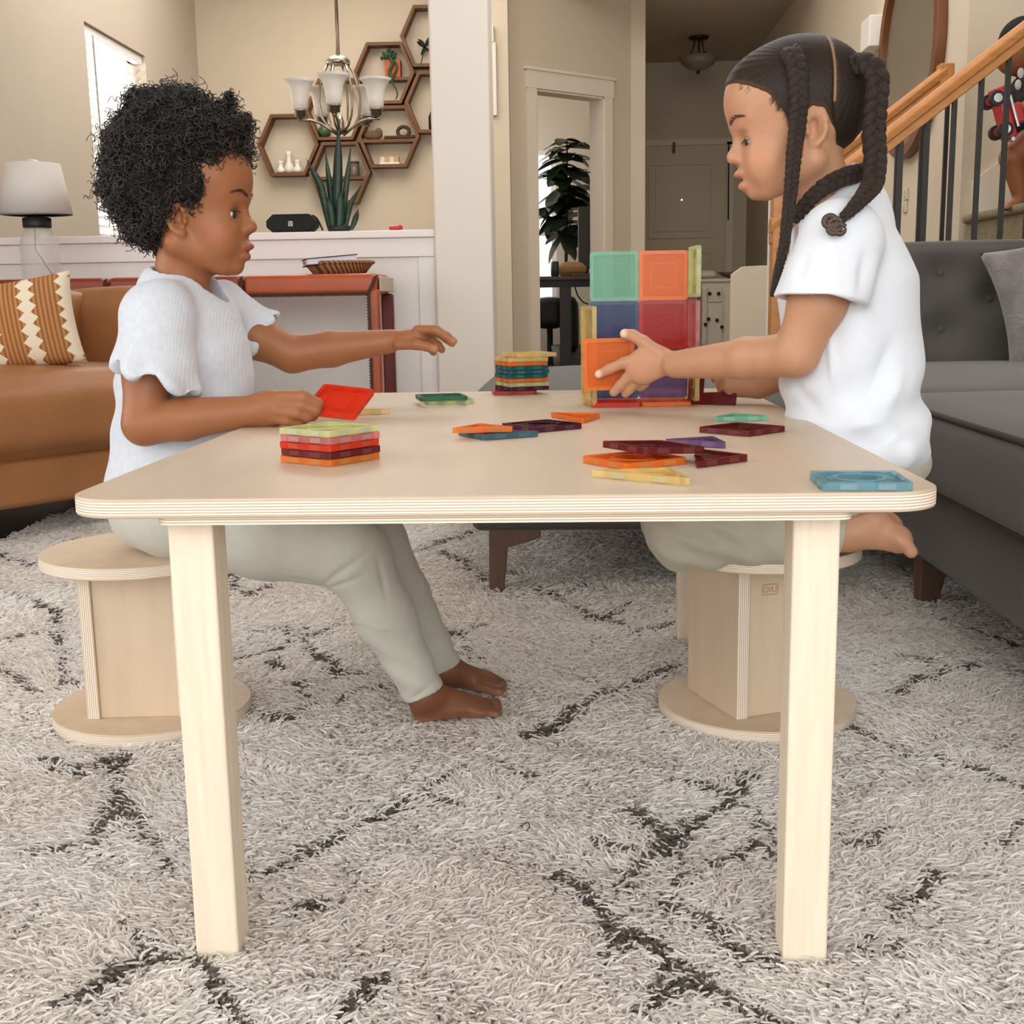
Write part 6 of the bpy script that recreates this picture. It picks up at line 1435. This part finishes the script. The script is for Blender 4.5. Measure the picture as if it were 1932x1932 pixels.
# thin hanging strip on the hall end wall
hs_ = at_y(930, 80, 6.79); hs2 = at_y(934, 218, 6.79)
tag(obj('hanging_strip', MB().box((hs_[0] - 0.022, 6.776, hs2[2]), (hs_[0] + 0.018, 6.799, hs_[2])).box((hs_[0] - 0.006, 6.77, hs_[2]), (hs_[0] + 0.006, 6.799, hs_[2] + 0.10)), mat('strip_white', '#e3d7c4', 0.6), None, bevel=0.002), 'narrow pale strip hanging from a hook beside the white column', 'wall hanging')
# ================================================================== dining room: chandelier, hexagon shelves, ledge
NICK = mat('brushed_nickel', '#a89c8c', 0.28, metal=1.0); OPAL = mat('opal_glass', '#f2ebe0', 0.35, spec=0.4)
CX, CY = -1.118, 5.5
chd = thing('chandelier', 'brushed nickel chandelier with five opal bell shades and a caged centre', 'chandelier', (CX, CY, 1.46))
obj('rod', MB().tube([(CX, CY, 1.87), (CX, CY, 3.2)], 0.011, 10), NICK, chd, smooth=True)
obj('hub', MB().lathe([(0.012, 0.035), (0.04, 0.028), (0.062, 0.008), (0.062, -0.008), (0.045, -0.012)], (CX, CY, 1.852), 24), NICK, chd, smooth=True)
obj('socket_core', MB().lathe([(0.012, 0), (0.02, 0.01), (0.02, 0.06), (0.008, 0.10)], (CX, CY, 1.49), 16), NICK, chd, smooth=True)
for k in range(6):
    a = 2 * PI * k / 6 + 0.3
    pts = [(0.050, 1.85), (0.082, 1.79), (0.102, 1.72), (0.108, 1.65), (0.098, 1.58), (0.070, 1.53), (0.018, 1.495)]
    obj('cage_rib', MB().tube([(CX + r * math.cos(a), CY + r * math.sin(a), z) for r, z in pts], 0.0065, 8), NICK, chd, smooth=True)
for k in range(5):
    a = math.radians(-90 + 72 * k) + 0.04; e = np.array([math.cos(a), math.sin(a), 0]); c0 = np.array([CX, CY, 0])
    ar = obj('arm', MB().tube([c0 + e * r + np.array([0, 0, z]) for r, z in ((0.02, 1.488), (0.06, 1.515), (0.11, 1.545), (0.16, 1.558), (0.225, 1.557))], 0.0075, 8), NICK, chd, smooth=True)
    p = c0 + e * 0.208
    obj('cup', MB().lathe([(0.012, 0.0), (0.016, 0.012), (0.03, 0.015), (0.03, 0.04), (0.036, 0.042), (0.036, 0.05), (0.02, 0.05)], (p[0], p[1], 1.557), 20), NICK, ar, smooth=True)
    obj('shade', MB().lathe([(0.030, 0.0), (0.040, 0.012), (0.043, 0.05), (0.050, 0.095), (0.066, 0.130), (0.084, 0.150), (0.080, 0.148), (0.046, 0.095), (0.038, 0.05), (0.026, 0.006)], (p[0], p[1], 1.606), 28), OPAL, chd, smooth=True)
# hexagon shelves on the back wall
HEXM = mat('stained_pine', '#69421f', 0.6, noise=0.2, nscale=9, stretch=(1, 1, 1))
YH0, YH1 = 7.885, 7.999
def hexa(cx, cy, label, shelf=None):
    offs = [(-58, 0), (-33, -58), (33, -58), (58, 0), (33, 58), (-33, 58)]
    P_ = [at_y(cx + dx, cy + dy - 0.017 * dx, 7.94)[[0, 2]] for dx, dy in offs]
    c = np.mean(P_, 0); In = [c + (p - c) * (1 - 0.026 / np.linalg.norm(p - c)) for p in P_]; Ou = [c + (p - c) * (1 - 0.001) for p in P_]
    t = thing('hexagon_shelf', label, 'shelf', (c[0], 7.94, min(p[1] for p in P_)), 'hexagon shelves on the dining wall')
    for i in range(6):
        j = (i + 1) % 6; q = [Ou[i], Ou[j], In[j], In[i]]
        if np.cross(q[1] - q[0], q[2] - q[1]) > 0: q = q[::-1]
        obj('plank', MB().prism([tuple(x) for x in q], YH0, YH1, axis='y'), HEXM, t)
    if shelf is not None:
        z = at_y(cx, shelf, 7.94)[2]; f = abs(z - c[1]) / (P_[1][1] - c[1] + 1e-9)
        x0 = In[0][0] + f * (In[1][0] - In[0][0]); x1 = In[3][0] + f * (In[2][0] - In[3][0])
        obj('shelf_board', MB().box((x0, YH0 + 0.005, z - 0.022), (x1, YH1, z)), HEXM, t)
    return t, (lambda k: min(p[1] for p in In))
hexa(546, 275, 'stained hexagon shelf holding three white vases'); hexa(635, 208, 'stained hexagon shelf behind the chandelier cage'); hexa(643, 327, 'stained hexagon shelf behind the snake plant, with a middle board', 334)
hexa(726, 140, 'stained hexagon shelf holding a terracotta pot with a trailing plant', 148); hexa(735, 259, 'stained hexagon shelf with wooden beads on its middle board', 264); hexa(814, 70, 'topmost stained hexagon shelf holding a leafy sprig'); hexa(823, 194, 'stained hexagon shelf half hidden by the white column')
zfl = lambda cx, cy: at_y(cx, cy + 58, 7.94)[2] + 0.024
VASE = mat('milk_glass', '#e6ddd0', 0.3)
def on(px, y=7.935): return at_y(px, 300, y)[0]
for px, h, r, lb in ((545, 0.150, 0.034, 'tall white vase standing between two small ones'), (529, 0.085, 0.032, 'small white bud vase beside the tall one, next to the window side'), (561, 0.090, 0.034, 'small white bud vase beside the tall one, next to the chandelier side')):
    tag(obj('vase', MB().lathe([(r * 0.8, 0), (r, h * 0.15), (r, h * 0.3), (r * 0.5, h * 0.55), (r * 0.55, h * 0.85), (r * 0.75, h), (r * 0.62, h), (r * 0.42, h * 0.6)], (on(px), 7.935, zfl(546, 275)), 20), VASE, None, smooth=True), lb, 'vase', 'white vases')
GRN = mat('succulent_green', '#2f4a2c', 0.6); TER = mat('terracotta', '#b0562c', 0.7)
zD = at_y(726, 148, 7.94)[2]; xD = on(748)
pt = thing('potted_plant', 'square terracotta pot with a green trailing plant on a hexagon shelf', 'plant', (xD, 7.935, zD))
obj('pot', MB().box((xD - 0.055, 7.89, zD + 0.0005), (xD + 0.055, 7.985, zD + 0.12)), TER, pt, bevel=0.004)
fm = MB(); rf = random.Random(5)
for i in range(60): fm.ball((xD - 0.03 + rf.gauss(0, 0.022), 7.93 + rf.gauss(0, 0.02), zD + 0.13 + abs(rf.gauss(0, 0.025))), rf.uniform(0.007, 0.014), 8, 5)
o = obj('foliage', fm, GRN, pt, smooth=True)
vm = MB()
for i in range(26): t = i / 25; vm.ball((xD + 0.012 + 0.018 * math.sin(t * 9), 7.882 - 0.004, zD + 0.11 - 0.26 * t), 0.010 - 0.004 * t, 8, 5)
for i in range(20): t = i / 19; vm.ball((xD - 0.012 + 0.012 * math.sin(t * 7), 7.880, zD + 0.12 - 0.13 * t), 0.013, 8, 5)
obj('trailing_vine', vm, GRN, pt, smooth=True)
# sprig
zF = zfl(814, 70); xF = at_y(794, 125, 7.935)[0]
sp = thing('leaf_sprig', 'dark green palm-like sprig standing on the topmost hexagon shelf', 'plant', (xF, 7.935, zF))
sp_top = at_y(803, 88, 7.935); obj('stem', MB().tube([(xF, 7.935, zF), ((xF + sp_top[0]) / 2, 7.935, zF + 0.07), sp_top], 0.004, 6), mat('sprig_stem', '#2f3a26', 0.7), sp)
LM2 = leaf_mesh(0.075, 0.014, 0.02); 
for k in range(9):
    o = bpy.data.objects.new('leaf', LM2); COL.objects.link(o); o.parent = sp; o.location = tuple(np.array(sp_top) - np.array([xF, 7.935, zF])); o.rotation_euler = (0.3 * k, -0.9 + 0.5 * (k % 4), k * 0.7)
# beads and driftwood on the middle board, calendar block below, jar on the lower hexagon
zE = at_y(735, 264, 7.94)[2]; BEAD = mat('wood_bead', '#4a2f1e', 0.6)
gb_ = thing('bead_garland', 'coil of dark wooden beads on a hexagon shelf board', 'beads', (on(765), 7.93, zE))
for i in range(13): a = 2 * PI * i / 13; obj('bead', MB().ball((on(763) + 0.042 * math.cos(a), 7.93, zE + 0.052 + 0.036 * math.sin(a)), 0.0145, 10, 8), BEAD, gb_, smooth=True)
for i in range(10): obj('bead', MB().ball((on(730) + 0.022 * i, 7.925, zE + 0.0146), 0.0145, 10, 8), BEAD, gb_, smooth=True)
tag(obj('driftwood', MB().ball((on(706), 7.93, zE + 0.034), (0.07, 0.03, 0.034)).ball((on(716), 7.93, zE + 0.05), (0.03, 0.025, 0.035)), mat('driftwood', '#6b5138', 0.9, noise=0.3, nscale=30), None, smooth=True), 'rough brown driftwood piece beside the wooden beads', 'driftwood')
cbx = on(736); cal = thing('block_calendar', 'pale wooden block calendar on the floor of a hexagon shelf', 'calendar', (cbx, 7.93, zfl(735, 259)))
obj('tray', MB().box((cbx - 0.072, 7.90, zfl(735, 259)), (cbx + 0.072, 7.96, zfl(735, 259) + 0.012)), VASE, cal)
for i, c_ in enumerate(('#d8c6a4', '#b99a72', '#d8c6a4', '#d8c6a4')): obj('block', MB().box((cbx - 0.068 + 0.034 * i, 7.905, zfl(735, 259) + 0.0125), (cbx - 0.036 + 0.034 * i, 7.95, zfl(735, 259) + 0.052)), mat('calendar_block' + str(i % 2), c_, 0.7), cal)
zC = at_y(643, 334, 7.94)[2]; xj = on(668)
jr = thing('candle_jar', 'grey candle jar on the middle board behind the snake plant', 'candle', (xj, 7.93, zC))
obj('jar', MB().lathe([(0.036, 0.0005), (0.038, 0.01), (0.038, 0.09), (0.034, 0.09)], (xj, 7.93, zC), 20), mat('smoked_jar', '#5d5348', 0.3), jr, smooth=True); obj('lid', MB().lathe([(0.038, 0.09), (0.038, 0.105), (0.006, 0.106)], (xj, 7.93, zC), 20), mat('jar_lid', '#3a3128', 0.4), jr, smooth=True)
xg = at_y(600, 250, 7.93)[0]; zg = zfl(635, 208); tag(obj('green_ornament', MB().lathe([(0.02, 0.0), (0.042, 0.02), (0.048, 0.045), (0.04, 0.072), (0.015, 0.085)], (xg + 0.05, 7.93, zg), 20), mat('green_glaze', '#3d5a34', 0.3), None, smooth=True), 'round green glazed ornament in the hexagon shelf behind the chandelier', 'ornament')
xb = at_y(811, 230, 7.93)[0]; tag(obj('dark_bottle', MB().lathe([(0.028, 0), (0.03, 0.09), (0.012, 0.13), (0.012, 0.17)], (xb + 0.02, 7.93, zfl(823, 194)), 16), mat('dark_glass', '#2a1f1a', 0.2), None, smooth=True), 'dark bottle in the half-hidden hexagon shelf', 'bottle')
# ------------------------------------------------------------------ things on the ledge of the half wall
LZ = 0.9021
s0 = at_y(503, 420, 4.03); s1 = at_y(596, 420, 4.03); szt = at_y(550, 404, 4.03)[2]
spk = thing('speaker', 'black octagonal portable speaker on the ledge of the half wall', 'speaker', ((s0[0] + s1[0]) / 2, 4.06, LZ))
w_ = s1[0] - s0[0]; h_ = szt - LZ
oc8 = lambda e: [(s0[0] + 0.028 - e, LZ + e * 0 + 0.0005), (s1[0] - 0.028 + e, LZ + 0.0005), (s1[0] + e, LZ + h_ * 0.32), (s1[0] + e, LZ + h_ * 0.66), (s1[0] - 0.028 + e, LZ + h_), (s0[0] + 0.028 - e, LZ + h_), (s0[0] - e, LZ + h_ * 0.66), (s0[0] - e, LZ + h_ * 0.32)]
SPK = mat('speaker_mesh', '#191918', 0.8, bump=0.4, bscale=900)
obj('casing', MB().prism(oc8(0), 4.02, 4.10, axis='y'), SPK, spk, bevel=0.003); obj('grille', MB().prism([(x * 0.94 + (s0[0] + s1[0]) * 0.03, (z - LZ - h_ / 2) * 0.8 + LZ + h_ / 2) for x, z in oc8(0)], 4.012, 4.022, axis='y'), SPK, spk)
q = at_y(548, 422, 4.01); BADGE = mat('badge_grey', '#c9c5bc', 0.4)
bdg = obj('badge', MB().box((q[0] - 0.009, 4.008, q[2] - 0.010), (q[0] + 0.009, 4.0125, q[2] + 0.010)), BADGE, spk)
obj('badge_marks', MB().box((q[0] - 0.006, 4.0065, q[2] + 0.001), (q[0] - 0.003, 4.0085, q[2] + 0.007)).box((q[0] - 0.001, 4.0065, q[2] + 0.001), (q[0] + 0.006, 4.0085, q[2] + 0.004)).box((q[0] - 0.005, 4.0065, q[2] - 0.006), (q[0] + 0.004, 4.0085, q[2] - 0.003)), DARK, bdg)
obj('strap', MB().tube([at_y(x, y, 4.06) for x, y in ((590, 406), (598, 412), (605, 425), (609, 435))], 0.004, 8), BLK, spk)
SNK = mat('snake_leaf', '#26402f', 0.45, noise=0.35, nscale=30, stretch=(1, 1, 3))
snx = at_y(640, 430, 4.09)[0]
snp = thing('snake_plant', 'tall snake plant with upright dark green blades on the half wall ledge', 'plant', (snx, 4.09, LZ))
obj('pot', MB().lathe([(0.045, 0.0005), (0.05, 0.028), (0.046, 0.028), (0.04, 0.018)], (snx, 4.09, LZ), 20), mat('black_pot', '#1c261f', 0.6), snp, smooth=True)
def blade(pts, w):
    P_ = [at_y(x, y, Y) for x, y, Y in pts]; n = 14; V = []; F = []
    ts = np.linspace(0, 1, n); s_ = np.linspace(0, 1, len(P_))
    C_ = np.stack([np.interp(ts, s_, [p[k] for p in P_]) for k in range(3)], 1)
    for _ in range(3): C_[1:-1] = 0.25 * C_[:-2] + 0.5 * C_[1:-1] + 0.25 * C_[2:]
    for i in range(n):
        t = ts[i]; ww = w * (0.55 + 0.45 * math.sin(PI * min(1, t * 1.1))) * (1 if t < 0.72 else max(0.02, (1 - t) / 0.28) ** 0.7)
        for sx, dy in ((-1, 0.0), (0, 0.006), (1, 0.0), (0, 0.011)): V.append((C_[i][0] + sx * ww, C_[i][1] + dy, C_[i][2]))
    for i in range(n - 1):
        for j in range(4): F.append((4 * i + j, 4 * i + (j + 1) % 4, 4 * i + 4 + (j + 1) % 4, 4 * i + 4 + j))
    return obj('leaf', MB().add(V, F), SNK, snp, smooth=True)
for pts, w in (([(634, 432, 4.09), (637, 340, 4.09), (639, 232, 4.08)], 0.021), ([(622, 432, 4.08), (606, 350, 4.07), (578, 300, 4.06)], 0.017), ([(628, 432, 4.10), (622, 350, 4.10), (614, 285, 4.10)], 0.012), ([(645, 432, 4.08), (652, 360, 4.08), (662, 275, 4.08)], 0.013),
               ([(652, 434, 4.07), (660, 385, 4.06), (682, 349, 4.05)], 0.012), ([(663, 434, 4.06), (670, 415, 4.06), (676, 394, 4.05)], 0.013), ([(638, 434, 4.06), (640, 400, 4.06), (642, 360, 4.06)], 0.024), ([(628, 434, 4.06), (624, 400, 4.05), (618, 372, 4.05)], 0.016)): blade(pts, w)
q = at_y(747, 433, 4.05); tag(obj('red_toy', MB().ball((q[0], 4.05, LZ + 0.0125), (0.030, 0.02, 0.0125)).ball((q[0] + 0.014, 4.05, LZ + 0.014), (0.014, 0.016, 0.013)), RED, None, smooth=True), 'small rounded red toy on the half wall ledge', 'toy')
# ------------------------------------------------------------------ on the console: lamp, basket and book
YL = 3.735; lx = at_y(74, 470, YL)[0]
lmp = thing('table_lamp', 'table lamp with a clear glass jug base and a white drum shade on the console', 'lamp', (lx, YL, cz1))
CLR = bpy.data.materials.new('clear_glass'); CLR.use_nodes = True; N, L = nt(CLR); b = N['Principled BSDF']; b.inputs['Base Color'].default_value = lin('#e8e6e0'); b.inputs['Roughness'].default_value = 0.04; b.inputs['Alpha'].default_value = 0.22
SHD = bpy.data.materials.new('lamp_shade_linen'); SHD.use_nodes = True; N, L = nt(SHD); b = N['Principled BSDF']; b.inputs['Base Color'].default_value = lin('#efeae4'); b.inputs['Roughness'].default_value = 0.9
tr = N.new('ShaderNodeBsdfTranslucent'); tr.inputs[0].default_value = lin('#efeae4'); mx = N.new('ShaderNodeMixShader'); mx.inputs[0].default_value = 0.3; L.new(b.outputs[0], mx.inputs[1]); L.new(tr.outputs[0], mx.inputs[2]); L.new(mx.outputs[0], N['Material Output'].inputs[0])
zc0 = at_y(78, 430, YL)[2]; zc1 = at_y(78, 412, YL)[2]; zs0 = at_y(75, 405, YL)[2]; zs1 = at_y(78, 309, YL)[2]
obj('jug', MB().lathe([(0.066, 0.001), (0.073, 0.008), (0.073, (zc0 - cz1) * 0.72), (0.060, (zc0 - cz1) * 0.92), (0.050, zc0 - cz1), (0.047, zc0 - cz1), (0.057, (zc0 - cz1) * 0.90), (0.070, (zc0 - cz1) * 0.70), (0.070, 0.012), (0.062, 0.006)], (lx, YL, cz1), 32), CLR, lmp, smooth=True)
obj('cap', MB().lathe([(0.052, zc0), (0.054, zc0 + 0.004), (0.054, zc1), (0.048, zc1 + 0.003), (0.012, zc1 + 0.003)], (lx, YL, 0), 28), BLK, lmp, smooth=True)
obj('stem', MB().tube([(lx, YL, zc1), (lx, YL, zs0 + 0.10)], 0.010, 12), BLK, lmp, smooth=True)
obj('shade', MB().lathe([(0.137, zs0), (0.104, zs1), (0.102, zs1), (0.135, zs0)], (lx, YL, 0), 48), SHD, lmp, smooth=True)
obj('bulb', MB().ball((lx, YL, zs1 - 0.005), (0.034, 0.034, 0.024)), mat('lilac_bulb', '#cfc9d6', 0.4), lmp, smooth=True)
obj('cord', MB().tube([(lx - 0.01, YL, zc0), (lx - 0.02, YL + 0.01, cz1 + 0.12), (lx + 0.03, YL + 0.02, cz1 + 0.03), (lx + 0.04, YL + 0.05, cz1 + 0.008)], 0.003, 8), mat('cord_beige', '#8f8471', 0.6), lmp, smooth=True)
WICK = mat('wicker', '#8a5f3a', 0.8); stripes(WICK, 'DIAGONAL', 32, '#5f3d22', '#a87a4e', 0.45, 0.3, bump=0.6)
bx_ = at_y(640, 505, 3.70)[0]; ht_ = at_y(640, 496, 3.70)[2] - cz1; hw = (at_y(704, 500, 3.7)[0] - at_y(575, 500, 3.7)[0]) / 2
bk = thing('wicker_tray', 'shallow oval wicker tray on the console table', 'tray', (bx_, 3.70, cz1))
mb = MB().lathe([(0.76, 0.001), (0.97, ht_ * 0.8), (1.0, ht_), (0.95, ht_ * 0.9), (0.74, 0.006)], (0, 0, 0), 40); mb.v = [(x * hw + bx_, y * 0.10 + 3.70, z + cz1) for x, y, z in mb.v]; obj('tray_body', mb, WICK, bk, smooth=True)
rim = MB().tube([(bx_ + hw * math.cos(a), 3.70 + 0.10 * math.sin(a), cz1 + ht_) for a in np.linspace(0, 2 * PI, 40)], 0.007, 8); obj('rim', rim, WICK, bk, smooth=True)
bkx = at_y(620, 494, 3.68)[0]; b_t = thing('notebook', 'thick notebook lying tilted in the wicker tray', 'book', (bkx, 3.68, cz1 + 0.03))
Rb = roty(math.radians(-5)) @ rotz(math.radians(20)); pc = at_y(622, 492, 3.68)
obj('pages', MB().box((-0.095, -0.06, -0.010), (0.095, 0.06, 0.010)).xf(Rb, pc), mat('page_white', '#dcdae4', 0.8), b_t); obj('cover', MB().box((-0.10, -0.064, 0.0105), (0.10, 0.064, 0.0135)).box((-0.10, -0.064, -0.0135), (0.10, 0.064, -0.0105)).xf(Rb, pc), mat('cover_dark', '#3a3230', 0.6), b_t)
